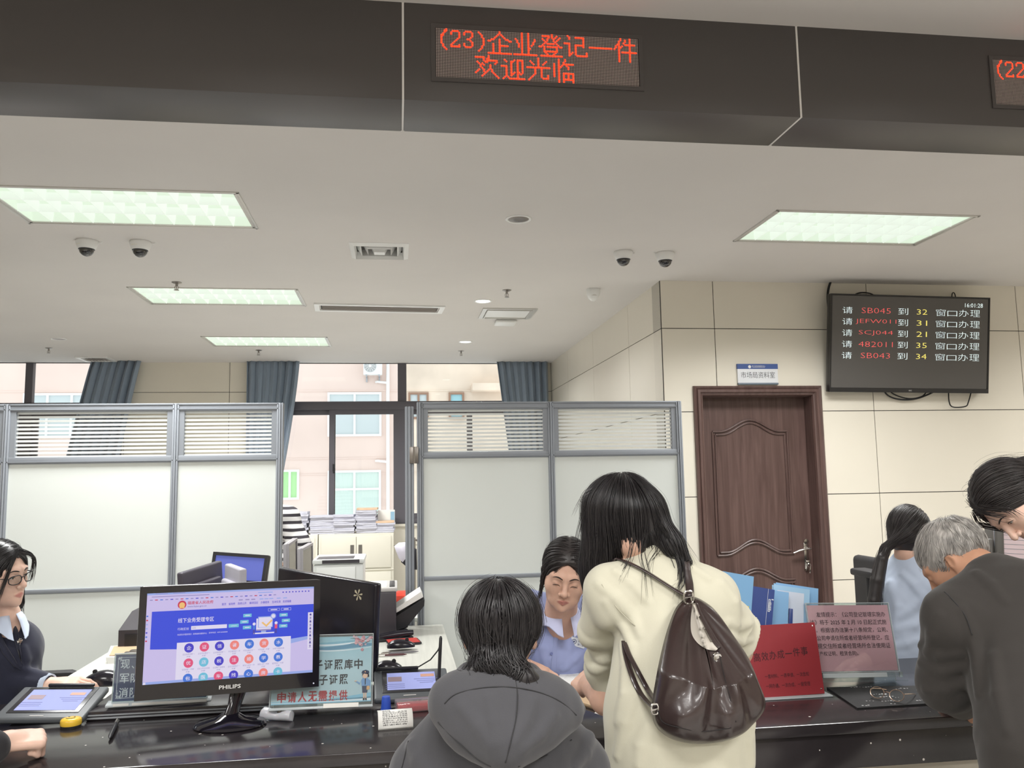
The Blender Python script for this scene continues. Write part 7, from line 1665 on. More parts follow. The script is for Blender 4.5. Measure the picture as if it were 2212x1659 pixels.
# ================================================================== clerk facing us, looking down at the papers
def front_clerk():
    P = lambda x, y, d: pix(x, y, y=d); hc = P(1221, 1242, 3.24); h = Head(hc, Rh(-12, 19, 9), 1.04, lid=1.0, cheek=1.10, jaw=1.16, nose=1.1)
    e = thing('person', (hc.x, 3.5, 0), 'seated clerk in lilac blue shirt with name badge, looking down at papers', 'person')
    nk = P(1215, 1330, 3.36); Ls, Rs = P(1138, 1318, 3.46), P(1300, 1328, 3.46); hip = Vector((nk.x+.01, 3.66, .56)); el, er = P(1062, 1432, 3.45), P(1345, 1440, 3.42); wl, wr = P(1138, 1440, 3.25), P(1300, 1462, 3.26)
    bf = U(.03, h.f, rc(hc+Vector((0, .04, -.06)), nk+Vector((0, .02, -.05)), .052, .06), rc(nk+Vector((0, .03, -.02)), hip+Vector((0, .03, .3)), .045, .06), rc(el, wl, .04, .028), rc(er, wr, .04, .028), rc(Ls, el, .04, .04), rc(Rs, er, .04, .04))
    hl, hr = hand(wl, (.75, -.5, -.25), (.05, -.3, 1), -1, curl=(.25, .3, .35, .4), thumb=.4, sc=.92), hand(wr, (-.6, -.6, -.1), (0, -.2, 1), 1, curl=(.5, .5, .5, .5))
    b2 = lambda p: np.minimum(smin(bf(p), hl(p), .01), hr(p)); b = body_mesh(b2, *bounds([hc, nk, Ls, Rs, el, er, wl, wr, hip+Vector((0, 0, .3))], .15), .003, m_skin, e, h)
    add_face(h, e, b, eyes=False, brow=(-.001, 0))
    t = squash(U(.07, rc(nk+Vector((0, .07, -.16)), hip, .145, .16), rc(Ls, Rs, .07, .07), rc(nk+Vector((-.03, .05, -.02)), Ls, .055, .07), rc(nk+Vector((.03, .05, -.02)), Rs, .055, .07), rc(nk+Vector((0, .035, -.035)), nk+Vector((0, .04, -.16)), .062, .105)), (nk.x, 3.52, 0), .8)
    sl = U(.02, chain([Ls, el, el.lerp(wl, .72)], [.07, .055, .042], .03), chain([Rs, er, er.lerp(wr, .7)], [.07, .055, .042], .03))
    sf = lambda p: smin(t(p), sl(p), .02)-.003*wav(p*A3((1, 1, .5)), 22, 3)-.0015*wav(p, 45, 5)
    sf = folds(sf, [(.012, [(1160, 1360), (1172, 1400), (1180, 1440)]), (.012, [(1235, 1360), (1228, 1400), (1222, 1440)]), (.012, [(1142, 1320), (1150, 1350), (1165, 1385)]), (.010, [(1262, 1400), (1240, 1425), (1215, 1445)])], 3.0)
    sfc = cut(sf, U(.02, rc(hc+Vector((0, .02, -.1)), nk+Vector((0, .02, .02)), .05, .048), rc(nk+Vector((0, -.0, .015)), nk+Vector((0, -.075, -.02)), .030, .004)), .006)
    sh = garment('shirt', sfc, *bounds([nk, Ls, Rs, el, er, hip], .13), .0045, m_blue_s, e)
    H = lambda x, y, d=.001: hit(sf, x, y, 3.0, d) or P(x, y, 3.36)
    # turned-down collar wings
    collar(sf, h, nk+Vector((0, .015, .012)), Rh(0, -22, 0), 0, m_blue_c, sh, .060, .075, .62)
    mb = MB(); mb.grid([[H(x, y, .0028) for x, y in ((1203, 1345), (1196, 1385), (1192, 1425), (1190, 1455))], [H(x, y, .0028) for x, y in ((1211, 1345), (1205, 1385), (1202, 1425), (1200, 1455))]]); mb.build('placket', m_blue_s, sh, sharp=0)
    for x, y in ((1200, 1358), (1191, 1412)): q = H(x, y, .003); mb = MB(); mb.lathe([(.0, .002), (.004, .0025), (.0055, .002), (.006, 0)], q, 14, R=Matrix.Rotation(math.pi/2, 3, 'X'), caps=False); mb.build('button', M('shirt_button', (108, 118, 168), .3), sh)
    q = H(1248, 1388, .006); R_ = Ry(.3); mb = MB(); mb.box(q, (.062, .004, .034), 0, .003, R=R_); bd = mb.build('name_badge', m_pwhite, e); mb = MB(); mb.lathe([(.0075, 0), (.010, .0), ], q+R_ @ Vector((-.016, -.0025, 0)), 20, R=Matrix.Rotation(math.pi/2, 3, 'X'), caps=False); mb.lathe([(0, 0), (.004, 0)], q+R_ @ Vector((-.016, -.0026, 0)), 12, R=Matrix.Rotation(math.pi/2, 3, 'X'), caps=False)
    for k, s in enumerate(('办事员', '第一窗')): mb.text(s, 0, 0, .026, .008, M3=Tr(*(q+R_ @ Vector((0, -.0026, .002-.012*k)))) @ R_.to_4x4())
    mb.build('print', M('badge_ink', (84, 92, 130), .6), bd, smooth=False)
    mb = MB(); rows = [[wl.lerp(el, .26)+Vector((.0, 0, 0))+(Matrix.Rotation(a, 3, (el-wl).normalized()) @ ((el-wl).cross(Vector((0, 0, 1))).normalized()*r_))+(el-wl).normalized()*o for a in np.linspace(0, 2*math.pi, 20, endpoint=False)] for r_, o in ((.036, 0), (.044, -.004), (.044, .03), (.04, .034))]; mb.grid(rows, closed=True); mb.build('cuff', m_blue_c, sh, sharp=0)
    # hair drawn back from a centre parting
    cap = local(ell((0, .020, .040), (.088, .108, .094)), hc, h.R, h.s); face = local(U(.02, ell((0, -.125, -.012), (.062, .085, .106)), ell((0, -.085, -.075), (.10, .085, .07))), hc, h.R, h.s); bun = local(ell((0, .125, -.02), (.04, .035, .04)), hc, h.R, h.s); side = U(.01, rc(h.W((-.078, -.02, .02)), h.W((-.082, -.03, -.075)), .012, .003), rc(h.W((.078, -.02, .02)), h.W((.080, -.035, -.09)), .014, .003))
    vol = lambda p: smin(smax(smin(cap(p), bun(p), .02), -face(p), .008), side(p), .012)
    part = A3(h.W((0, -.05, .13))); bk = A3(h.W((0, .13, -.02))); Rm = np.array(h.R, F32)
    def flow(p, k):
        L = h.L(p); o = np.stack([np.sign(L[:, 0])*np.clip(1-np.abs(L[:, 0])/.07, 0, 1), np.full(len(p), .55, F32), -.25-.6*np.clip(np.abs(L[:, 0])/.08, 0, 1)], 1).astype(F32); return o @ Rm.T
    sidesl = loose(h, vol, [[h.W((-.070, -.045, .06)), h.W((-.082, -.03, .0)), h.W((-.085, -.035, -.07)), h.W((-.088, -.04, -.105))], [h.W((.070, -.05, .06)), h.W((.080, -.045, .0)), h.W((.080, -.05, -.08)), h.W((.078, -.05, -.12))]], 22, .0009, 5, .005)
    comb_hair(e, h, vol, flow, lambda L: (L[:, 2] > .03) & (L[:, 1] > -.085), 900, 18, .010, .0018, m_hairs, 21, [hc, h.W((0, .13, -.02)), h.W((0, -.05, -.09))], cellh=.0035, extra=(sidesl,))
    legs(e, hip, (0, -1, 0), m_trous); task_chair(hip, (0, -1, 0), 'black task chair under the clerk in lilac blue shirt')
front_clerk()

# ================================================================== clerk with a long ponytail, seen from behind at right
def ponytail_clerk():
    P = lambda x, y, d: pix(x, y, y=d); hc = P(1966, 1152, 3.66); h = Head(hc, Rh(128, 16, 0), .98, lid=1.0, neck_end=(0, .035, -.11)); e = thing('person', (hc.x, 3.75, 0), 'seated clerk in pale blue shirt with long black ponytail, facing right', 'person')
    nk = P(1968, 1212, 3.64); Ls, Rs = P(1930, 1258, 3.74), P(2002, 1262, 3.56); hip = Vector((nk.x-.06, 3.66, .56)); el, er = Vector((Ls.x+.16, Ls.y+.10, .86)), Vector((Rs.x+.12, Rs.y-.02, .86)); wl, wr = el+Vector((.22, -.03, -.05)), er+Vector((.22, .05, -.05))
    bf = U(.03, h.f, rc(hc+Vector((-.02, -.01, -.06)), nk+Vector((0, 0, -.05)), .05, .06), rc(nk, hip+Vector((0, 0, .3)), .05, .08), rc(Ls, el, .04, .04), rc(Rs, er, .04, .04), rc(el, wl, .04, .028), rc(er, wr, .04, .028))
    hl, hr = hand(wl, (1, -.1, -.1), (0, 0, 1), 1), hand(wr, (1, .1, -.1), (0, 0, 1), -1); b2 = lambda p: np.minimum(np.minimum(bf(p), hl(p)), hr(p))
    body_mesh(b2, *bounds([hc, nk, Ls, Rs, el, er, wl, wr, hip+Vector((0, 0, .3))], .16), .004, m_skin, e, h)
    t = U(.07, rc(nk+Vector((-.03, .0, -.17)), hip, .135, .145), rc(Ls, Rs, .075, .075), rc(nk+Vector((-.01, .0, -.02)), Ls, .068, .07), rc(nk+Vector((.0, -.0, -.02)), Rs, .068, .07)); sl = U(.02, chain([Ls, el, el.lerp(wl, .7)], [.07, .055, .04], .03), chain([Rs, er, er.lerp(wr, .7)], [.07, .055, .04], .03))
    sf = lambda p: smin(t(p), sl(p), .025)-.004*wav(p*A3((1, 1, .6)), 20, 8)-.002*wav(p, 42, 5); sf = folds(sf, [(.016, [(1925, 1260), (1940, 1310), (1935, 1370)]), (.014, [(1998, 1285), (1975, 1310), (1945, 1330)]), (.014, [(2000, 1330), (1975, 1350), (1940, 1358)]), (.012, [(1990, 1380), (1960, 1390), (1925, 1400)]), (.012, [(1950, 1240), (1975, 1262), (1995, 1290)])], 3.2, .022); nc = rc(hc, nk+Vector((0, 0, .025)), .05, .046)
    sh = garment('shirt', cut(sf, nc, .006), *bounds([nk, Ls, Rs, el, er, hip], .16), .005, m_pale_s, e)
    collar(sf, h, nk+Vector((0, 0, .012)), Rh(128, -10, 0), 0, m_pale_s, sh, .058, .06, .6)
    cap = local(ell((0, .022, .026), (.092, .114, .104)), hc, h.R, h.s); face = local(ell((0, -.13, -.045), (.066, .082, .10)), hc, h.R, h.s); nape = local(ell((0, .06, -.045), (.072, .058, .062)), hc, h.R, h.s)
    tie = P(1914, 1184, 3.61); tl = [tie, P(1905, 1207, 3.60), P(1895, 1253, 3.60), P(1889, 1298, 3.60), P(1886, 1345, 3.60)]; tail = chain(tl, [.013, .024, .030, .029, .018], .006)
    vol = lambda p: smin(smax(U(.03, cap, nape)(p), -face(p), .01), smin(rc(h.W((-.02, .105, -.03)), tie, .035, .018)(p), tail(p), .02), .02)
    ta = A3(tie)
    def flow(p, k): d = ta-p; L = _len(d)[:, None]; d /= np.maximum(L, .01); low = np.clip((ta[2]+.02-p[:, 2:3])/.03, 0, 1)*np.clip((ta[0]+.03-p[:, 0:1])/.02, 0, 1); return d*(1-low)+down(p)*low
    tls = loose(h, vol, [tl], 150, .0013, 3, .013); fr = loose(h, vol, [[h.W((.03, -.085, .09)), h.W((.04, -.105, .04)), h.W((.05, -.105, .0))], [h.W((.06, -.07, .08)), h.W((.072, -.085, .03)), h.W((.078, -.08, -.02))]], 24, .0010, 6, .006)
    comb_hair(e, h, vol, flow, lambda L: L[:, 2] > .0, 800, 16, .011, .002, m_hairs, 31, [hc, tl[-1], tie], off=(-.001, .003), extra=(tls, fr))
    mb = MB(); mb.lathe([(.014, -.010), (.02, -.006), (.02, .006), (.014, .010)], tie, 18, R=Matrix.Rotation(.6, 3, 'Y'), caps=False); mb.build('hair_tie', M('brown_tie', (116, 66, 56), .6), e)
    mb = MB(); mb.tube([h.W((.079, -.005, .014)), h.W((.077, -.05, .012)), h.W((.070, -.085, .010))], .0016, 6); mb.build('spectacles', m_dkplastic, e)
    legs(e, hip, (1, 0, 0), m_trous)
ponytail_clerk()

# ================================================================== grey haired man in the dark jacket, bowed over the counter
m_jacket = cloth('dark_jacket', (57, 54, 52), .9, 380, .2, .15); m_grey_h = M('grey_hair', (168, 164, 160), .5, var=(60, .35, (1, 1, .3))); m_grey_d = M('dark_grey_hair', (112, 106, 102), .5)
def grey_man():
    P = lambda x, y, d: pix(x, y, y=d); hc = P(2062, 1214, 2.46); h = Head(hc, Rh(226, 44, -4), 1.0, lid=1.0, neck_end=(0, .04, -.12)); e = thing('person', (1.95, 2.15, 0), 'grey haired man in a dark jacket bowed over the counter, seen from behind', 'person')
    nk = P(2112, 1228, 2.38); Ls, Rs = P(2060, 1336, 2.31), P(2262, 1310, 2.24); hip = P(2300, 1640, 2.04); el = P(2040, 1478, 2.36); wl = P(2088, 1532, 2.58); er = P(2330, 1440, 2.45); wr = P(2210, 1500, 2.72)
    bf = U(.03, h.f, rc(hc+Vector((.04, -.04, -.03)), nk+Vector((.05, -.04, -.05)), .056, .062), rc(nk, P(2160, 1350, 2.26), .06, .09), rc(el, wl, .044, .03), rc(Ls, el, .045, .045), rc(Rs, er, .045, .045), rc(er, wr, .044, .03))
    hl, hr = hand(wl, (.15, .9, -.15), (.5, -.2, .8), 1, curl=(.6, .7, .8, .8)), hand(wr, (-.5, .7, -.1), (0, 0, 1), -1, curl=(.4, .4, .5, .5)); b2 = lambda p: np.minimum(smin(bf(p), hl(p), .01), hr(p))
    body_mesh(b2, *bounds([hc, nk, Ls, Rs, el, er, wl, wr, P(2160, 1350, 2.26)], .17), .004, m_skino, e, h)
    t = squash(U(.06, rc(P(2185, 1345, 2.32), hip, .18, .175), rc(hip, hip+Vector((.0, .0, -.15)), .175, .18), rc(Ls, Rs, .09, .095), rc(P(2104, 1250, 2.37), Ls, .046, .088), rc(P(2140, 1250, 2.36), Rs, .065, .095)), (hip.x, 2.22, 0), .78)
    co = chain([P(2062, 1250, 2.44), P(2085, 1232, 2.40), P(2120, 1214, 2.37), P(2160, 1210, 2.38), P(2190, 1222, 2.42)], [.012, .016, .018, .018, .014], .012)
    sl = U(.02, chain([Ls, el, el.lerp(wl, .75)], [.085, .072, .055], .04), chain([Rs, er, er.lerp(wr, .8)], [.092, .075, .056], .04))
    sf = lambda p: smin(smin(t(p), co(p), .014), sl(p), .016)-.005*wav(p*A3((1, 1, .5)), 15, 12)-.002*wav(p, 34, 4)
    sf = folds(sf, [(.016, [(2078, 1318), (2100, 1370), (2112, 1440), (2116, 1500)]), (.014, [(1990, 1395), (2030, 1415), (2075, 1410)]), (.014, [(1990, 1432), (2035, 1450), (2085, 1440)]), (.012, [(2000, 1490), (2045, 1492), (2085, 1475)]), (.014, [(2030, 1330), (2015, 1370), (2005, 1410)]), (.014, [(2110, 1240), (2140, 1265), (2170, 1300)]), (.018, [(2150, 1420), (2160, 1500), (2180, 1580)])], 1.7)
    jk = garment('jacket', clip_(cut(sf, rc(hc, nk+Vector((-.01, .02, .015)), .058, .056), .006), (0, 0, .62), (0, 0, -1)), *bounds([nk, Ls, Rs, el, er, wl, wr, hip+Vector((-.2, -.2, -.2)), hip+Vector((.2, .15, -.2))], .12), .0055, m_jacket, e)
    mb = MB(); mb.tube(spl(hits(sf, ((2040, 1278), (2060, 1298), (2085, 1330), (2100, 1372)), 1.7, .0004), 5), .0014, 6); mb.build('seam', m_seam, jk, sharp=0)
    tf = U(.05, ell(Vector((hip.x, hip.y, .72)), (.18, .14, .16)), rc((hip.x-.09, hip.y, .7), (hip.x-.10, hip.y, .1), .1, .055), rc((hip.x+.09, hip.y, .7), (hip.x+.1, hip.y, .1), .1, .055)); garment('trousers', tf, *bounds([(hip.x-.2, hip.y-.16, .06), (hip.x+.2, hip.y+.16, .9)], .06), .012, m_trous, e)
    for sx in (-.1, .1): mb = MB(); mb.box((hip.x+sx, hip.y+.05, .04), (.1, .28, .08), 0, .03); mb.build('shoe', m_dkplastic, e)
    cap = local(ell((0, .022, .034), (.086, .108, .096)), hc, h.R, h.s); face = local(U(.02, ell((0, -.125, -.03), (.075, .085, .10)), ell((0, -.04, -.12), (.12, .10, .075)), ell((0, .09, -.12), (.07, .06, .05))), hc, h.R, h.s); ears = local(lambda p: np.minimum(ell((.085, .008, -.012), (.026, .026, .036))(p), ell((-.085, .008, -.012), (.026, .026, .036))(p)), hc, h.R, h.s)
    vol = lambda p: smax(smax(cap(p), -face(p), .008), -ears(p), .006)+.001*wav(p, 90, 3)
    wh = A3(h.W((0, .07, .10))); Rm = np.array(h.R, F32)
    def flow(p, k): d = p-wh; d /= np.maximum(_len(d)[:, None], .01); return d+down(p)*.35+.30*np.stack([np.sin(p[:, 2]*160+p[:, 0]*90), np.sin(p[:, 0]*150), np.cos(p[:, 1]*140)], 1)
    comb_hair(e, h, vol, flow, lambda L: (L[:, 2] > -.04) & (L[:, 1] > -.08), 2200, 6, .0065, .0011, m_grey_h, 41, [hc], off=(.0005, .0055), fly=200, flyoff=.011, free=.35)
grey_man()

# ================================================================== woman leaning in at the right edge
def right_woman():
    P = lambda x, y, d: pix(x, y, y=d); hc = P(2195, 1088, 2.45); h = Head(hc, Rh(-70, 52, -41), 1.04, lid=.5); e = thing('person', (2.65, 2.5, 0), 'dark haired woman leaning in at the right edge, looking down over man\'s back', 'person')
    nk = h.W((0, .05, -.18)); Ls, Rs = nk+Vector((.06, -.13, -.10)), nk+Vector((.10, .18, -.08)); hip = Vector((nk.x+.40, 2.44, .92)); el, er = Ls+Vector((.02, .02, -.28)), Rs+Vector((-.02, .04, -.30)); wl, wr = el+Vector((-.12, .16, -.06)), er+Vector((-.2, -.02, -.06))
    bf = U(.03, h.f, rc(h.W((0, .03, -.06)), nk+Vector((.02, 0, -.06)), .05, .06), rc(nk, hip+Vector((-.08, 0, .2)), .05, .08), rc(Ls, el, .04, .04), rc(Rs, er, .04, .04), rc(el, wl, .04, .028), rc(er, wr, .04, .028)); hl, hr = hand(wl, (-1, .2, -.1), (0, 0, 1), -1), hand(wr, (-1, -.1, -.1), (0, 0, 1), 1)
    b2 = lambda p: np.minimum(np.minimum(bf(p), hl(p)), hr(p)); b = body_mesh(b2, *bounds([hc, nk, Ls, Rs, el, er, wl, wr, hip+Vector((0, 0, .2))], .17), .003, m_skinf, e, h); add_face(h, e, b, eyes=True, look=(-.1, -.45))
    t = U(.07, rc(nk+Vector((.07, 0, -.16)), hip, .13, .15), rc(Ls, Rs, .075, .075), rc(nk, Ls, .04, .07), rc(nk, Rs, .04, .07)); sl = U(.02, chain([Ls, el, el.lerp(wl, .75)], [.07, .055, .04], .03), chain([Rs, er, er.lerp(wr, .75)], [.07, .055, .04], .03)); sf = lambda p: smin(t(p), sl(p), .02)-.003*wav(p, 20, 3)
    garment('jacket', clip_(cut(sf, rc(hc, nk, .05, .052), .006), (0, 0, .82), (0, 0, -1)), *bounds([nk, Ls, Rs, el, er, hip], .17), .007, cloth('black_jacket', (44, 43, 46)), e)
    tf = U(.05, ell(hip+Vector((0, 0, -.06)), (.15, .16, .14)), rc(hip+Vector((0, -.09, -.05)), (hip.x+.05, hip.y-.09, .1), .095, .05), rc(hip+Vector((0, .09, -.05)), (hip.x-.05, hip.y+.09, .1), .095, .05)); garment('trousers', tf, *bounds([hip+Vector((-.16, -.18, .1)), hip+Vector((.16, .18, 0)), (hip.x, hip.y, .06)], .06), .012, m_trous, e)
    for s in (-.09, .09): mb = MB(); mb.box((hip.x-.02, hip.y+s, .04), (.26, .09, .08), 0, .03); mb.build('shoe', m_dkplastic, e)
    cap = local(ell((0, .020, .040), (.091, .112, .098)), hc, h.R, h.s); face = local(U(.02, ell((0, -.125, -.012), (.064, .085, .106)), ell((0, -.08, -.085), (.11, .09, .06))), hc, h.R, h.s); bun = local(U(.02, ell((0, .13, .0), (.045, .04, .045)), rc((-.082, .0, .03), (-.084, -.02, -.06), .012, .004)), hc, h.R, h.s)
    vol = lambda p: smax(smin(cap(p), bun(p), .025), -face(p), .01); Rm = np.array(h.R, F32)
    def flow(p, k): L = h.L(p); o = np.stack([np.sign(L[:, 0])*.4, np.full(len(p), .75, F32), -.2-.5*np.clip(np.abs(L[:, 0])/.08, 0, 1)], 1).astype(F32); return o @ Rm.T
    ex = loose(h, vol, [[h.W((.02, -.075, .10)), h.W((.06, -.085, .07)), h.W((.075, -.075, .03)), h.W((.074, -.080, .0))], [h.W((-.02, -.08, .095)), h.W((-.06, -.085, .06)), h.W((-.08, -.06, .0)), h.W((-.082, -.05, -.05))], [h.W((0, -.06, .125)), h.W((.03, -.095, .09)), h.W((.055, -.10, .06)), h.W((.068, -.09, .02))]], 16, .0010, 6, .006)
    comb_hair(e, h, vol, flow, lambda L: (L[:, 2] > .02) & (L[:, 1] > -.08), 900, 16, .011, .002, m_hairs, 51, [hc, h.W((0, .13, 0))], extra=(ex,), fly=90, flyoff=.02)
right_woman()

# ================================================================== clerk in glasses at left
m_suit = cloth('navy_suit', (44, 46, 62), .85, 520, .2, .2)
def glasses_clerk():
    P = lambda x, y, d: pix(x, y, y=d); hc = P(-1, 1242, 3.60); h = Head(hc, Rh(71, 6, -6), 1.04, lid=.15, jaw=.95); e = thing('person', (hc.x, 3.7, 0), 'seated clerk with glasses and navy suit jacket at the left edge', 'person')
    nk = P(12, 1330, 3.64); Ls, Rs = P(40, 1392, 3.74), P(-88, 1392, 3.56); hip = Vector((nk.x-.04, 3.72, .56)); el = P(28, 1468, 3.66); wl = P(118, 1480, 3.60); er, wr = P(-120, 1500, 3.5), P(-60, 1520, 3.40)
    bf = U(.03, h.f, rc(hc+Vector((-.02, .02, -.06)), nk+Vector((0, .01, -.06)), .049, .056), rc(nk, hip+Vector((0, 0, .3)), .05, .08), rc(Ls, el, .04, .04), rc(el, wl, .04, .027), rc(Rs, er, .04, .04), rc(er, wr, .04, .028)); hl, hr = hand(wl, (1, -.06, .03), (-.06, -.35, 1), -1, curl=(.32, .36, .4, .45), sc=.98), hand(wr, (.7, -.6, 0), (0, 0, 1), 1)
    b2 = lambda p: np.minimum(smin(bf(p), hl(p), .01), hr(p)); b = body_mesh(b2, *bounds([hc, nk, Ls, Rs, el, er, wl, wr, hip+Vector((0, 0, .3))], .17), .003, m_skinf, e, h); add_face(h, e, b, eyes=True, look=(.15, 0))
    t = squash(U(.06, rc(nk+Vector((-.02, .05, -.17)), hip, .14, .15), rc(Ls, Rs, .065, .07), rc(nk+Vector((.02, .02, -.035)), Ls, .035, .06), rc(nk+Vector((-.02, .02, -.035)), Rs, .035, .065)), (nk.x, 3.68, 0), .85); sl = U(.02, chain([Ls, el, el.lerp(wl, .7)], [.066, .058, .046], .03), chain([Rs, er, er.lerp(wr, .7)], [.066, .058, .045], .03))
    sf = lambda p: smin(t(p), sl(p), .02)-.003*wav(p*A3((1, 1, .6)), 20, 5)-.001*wav(p, 50, 6)
    sf = folds(sf, [(.012, [(40, 1440), (70, 1452), (100, 1462)]), (.012, [(50, 1400), (56, 1425), (54, 1450)]), (.010, [(8, 1420), (30, 1440), (50, 1450)])], 3.0)
    fd = Vector((.70, -.72, 0)); vneck = U(.02, rc(hc, nk, .05, .054), rc(nk+fd*.05, nk+fd*.17+Vector((0, 0, -.20)), .058, .016))
    jk = garment('suit_jacket', cut(sf, vneck, .004), *bounds([nk, Ls, Rs, el, er, wl, hip], .14), .0045, m_suit, e)
    sh = garment('shirt', lambda p: smax(sf(p)+.008, -U(.02, rc(hc, nk+Vector((0, 0, -.0)), .05, .05), rc(nk+fd*.06, nk+fd*.10+Vector((0, 0, -.05)), .03, .004))(p), .004), *bounds([nk, nk+Vector((.14, -.17, -.26)), nk+Vector((-.1, .1, 0))], .05), .0045, cloth('white_blue_shirt', (196, 208, 228), .8, 600, .1), e)
    H = lambda x, y, d=.002: hit(sf, x, y, 3.2, d) or P(x, y, 3.6)
    collar(sf, h, nk+Vector((0, 0, -.004)), Rh(50, -14, 0), 0, cloth('white_blue_shirt', (1, 1, 1)), sh, .050, .05, .7)
    for pts in ([(30, 1346), (38, 1362), (44, 1400), (50, 1440), (44, 1425), (34, 1395), (27, 1372)], [(-6, 1352), (12, 1392), (30, 1420), (46, 1448), (30, 1440), (6, 1412), (-12, 1372)]):
        mb = MB(); Q = [H(x, y, .007) for x, y in pts]; c = sum(Q, Vector())/len(Q); mb.grid([[c+(q-c)*s for q in Q] for s in (.02, 1)], closed=True); o = mb.build('lapel', m_suit, jk, sharp=0); md = o.modifiers.new('s', 'SOLIDIFY'); md.thickness = .004
    q = H(41, 1388, .008); mb = MB()
    for a, L in ((.2, .030), (1.3, .014), (2.2, .012), (-.5, .012), (.9, .018)): mb.tube([q, q+Vector((math.sin(a)*.4*L, -.002, -math.cos(a)*L+.01)), q+Vector((math.sin(a)*L, -.003, .012-math.cos(a)*L*.4))], [.003, .0028, .0015], 6)
    mb.tube([q+Vector((0, 0, .012)), q+Vector((-.004, -.003, -.022))], .0022, 6); mb.build('brooch', m_chrome, jk)
    ax = (el-wl).normalized(); n1 = ax.cross(Vector((0, 0, 1))).normalized(); n2 = ax.cross(n1); mb = MB(); c0 = wl.lerp(el, .12); mb.grid([[c0+ax*o+(n1*math.cos(a)+n2*math.sin(a))*r_ for a in np.linspace(0, 2*math.pi, 24, endpoint=False)] for r_, o in ((.034, .002), (.040, 0), (.044, .05), (.044, .08))], closed=True); mb.build('shirt_cuff', cloth('white_blue_shirt', (1, 1, 1)), sh, sharp=0)
    # glasses
    mb = MB(); L = [[(sx*.033+.0255*math.copysign(abs(math.cos(a))**.75, math.cos(a)), -.104+.010*abs(math.cos(a)) if sx*math.cos(a) > 0 else -.104, -.001+.0165*math.copysign(abs(math.sin(a))**.75, math.sin(a))) for a in np.linspace(0, 2*math.pi, 30)] for sx in (-1, 1)]
    for l in L: mb.tube([h.W(q) for q in l], .0019, 6)
    mb.tube([h.W((-.0085, -.104, .004)), h.W((0, -.107, .007)), h.W((.0085, -.104, .004))], .0018, 6)
    for sx in (-1, 1): mb.tube([h.W((sx*.0585, -.094, .006)), h.W((sx*.071, -.078, .008)), h.W((sx*.079, -.02, .008)), h.W((sx*.081, .012, .002))], .0019, 6)
    g = mb.build('glasses', m_dkplastic, e, sharp=0); mb = MB()
    for l in L: mb.poly([h.W(q) for q in l[:-1]])
    mb.build('lenses', glass('clear_glass'), g, sharp=0)
    # bob with a side parting
    cap = local(ell((0, .022, .036), (.091, .112, .098)), hc, h.R, h.s); face = local(U(.015, ell((-.004, -.122, -.012), (.060, .085, .110)), ell((0, -.06, -.10), (.058, .085, .065))), hc, h.R, h.s); lob = U(.03, rc(h.W((-.062, .01, .02)), h.W((-.078, -.01, -.13)), .034, .030), rc(h.W((.062, .01, .02)), h.W((.076, -.005, -.125)), .034, .032), rc(h.W((0, .075, .0)), h.W((0, .075, -.11)), .06, .055))
    vol0 = lambda p: smax(smin(cap(p), lob(p), .03), -face(p), .010); vol = clip_(vol0, h.W((0, 0, -.152)), h.R @ Vector((0, 0, -1)), .01); Rm = np.array(h.R, F32)
    def flow(p, k): L_ = h.L(p); top = np.clip((L_[:, 2:3]-.03)/.08, 0, 1); o = np.concatenate([np.sign(L_[:, 0:1]+.01)*1.2*top, .35*top, -np.ones((len(p), 1))*(1-.7*top)], 1).astype(F32); return o @ Rm.T
    ex = loose(h, vol, [[h.W((-.015, -.085, .105)), h.W((-.055, -.098, .06)), h.W((-.070, -.088, .0)), h.W((-.074, -.06, -.08))], [h.W((-.01, -.085, .105)), h.W((.045, -.098, .075)), h.W((.068, -.088, .03)), h.W((.074, -.07, -.03))]], 34, .0008, 6, .005)
    tips = loose(h, vol, [[h.W((sx*.07, y_, -.05)), h.W((sx*.078, y_, -.11)), h.W((sx*.080, y_-.005, -.165))] for sx in (-1, 1) for y_ in (-.02, 0, .02)]+[[h.W((x_, .10, -.05)), h.W((x_, .105, -.11)), h.W((x_, .10, -.165))] for x_ in (-.04, 0, .04)], 22, .0013, 9, .010)
    comb_hair(e, h, vol, flow, lambda L_: (L_[:, 2] > .045) & (L_[:, 1] > -.08), 1200, 24, .011, .0019, m_hair, 61, [hc, h.W((0, .05, -.13))], extra=(ex, tips), fly=50)
    legs(e, hip, (.1, -.99, 0), m_trous); task_chair(hip, (0, -1, 0), 'black task chair under the clerk in the navy suit')
glasses_clerk()

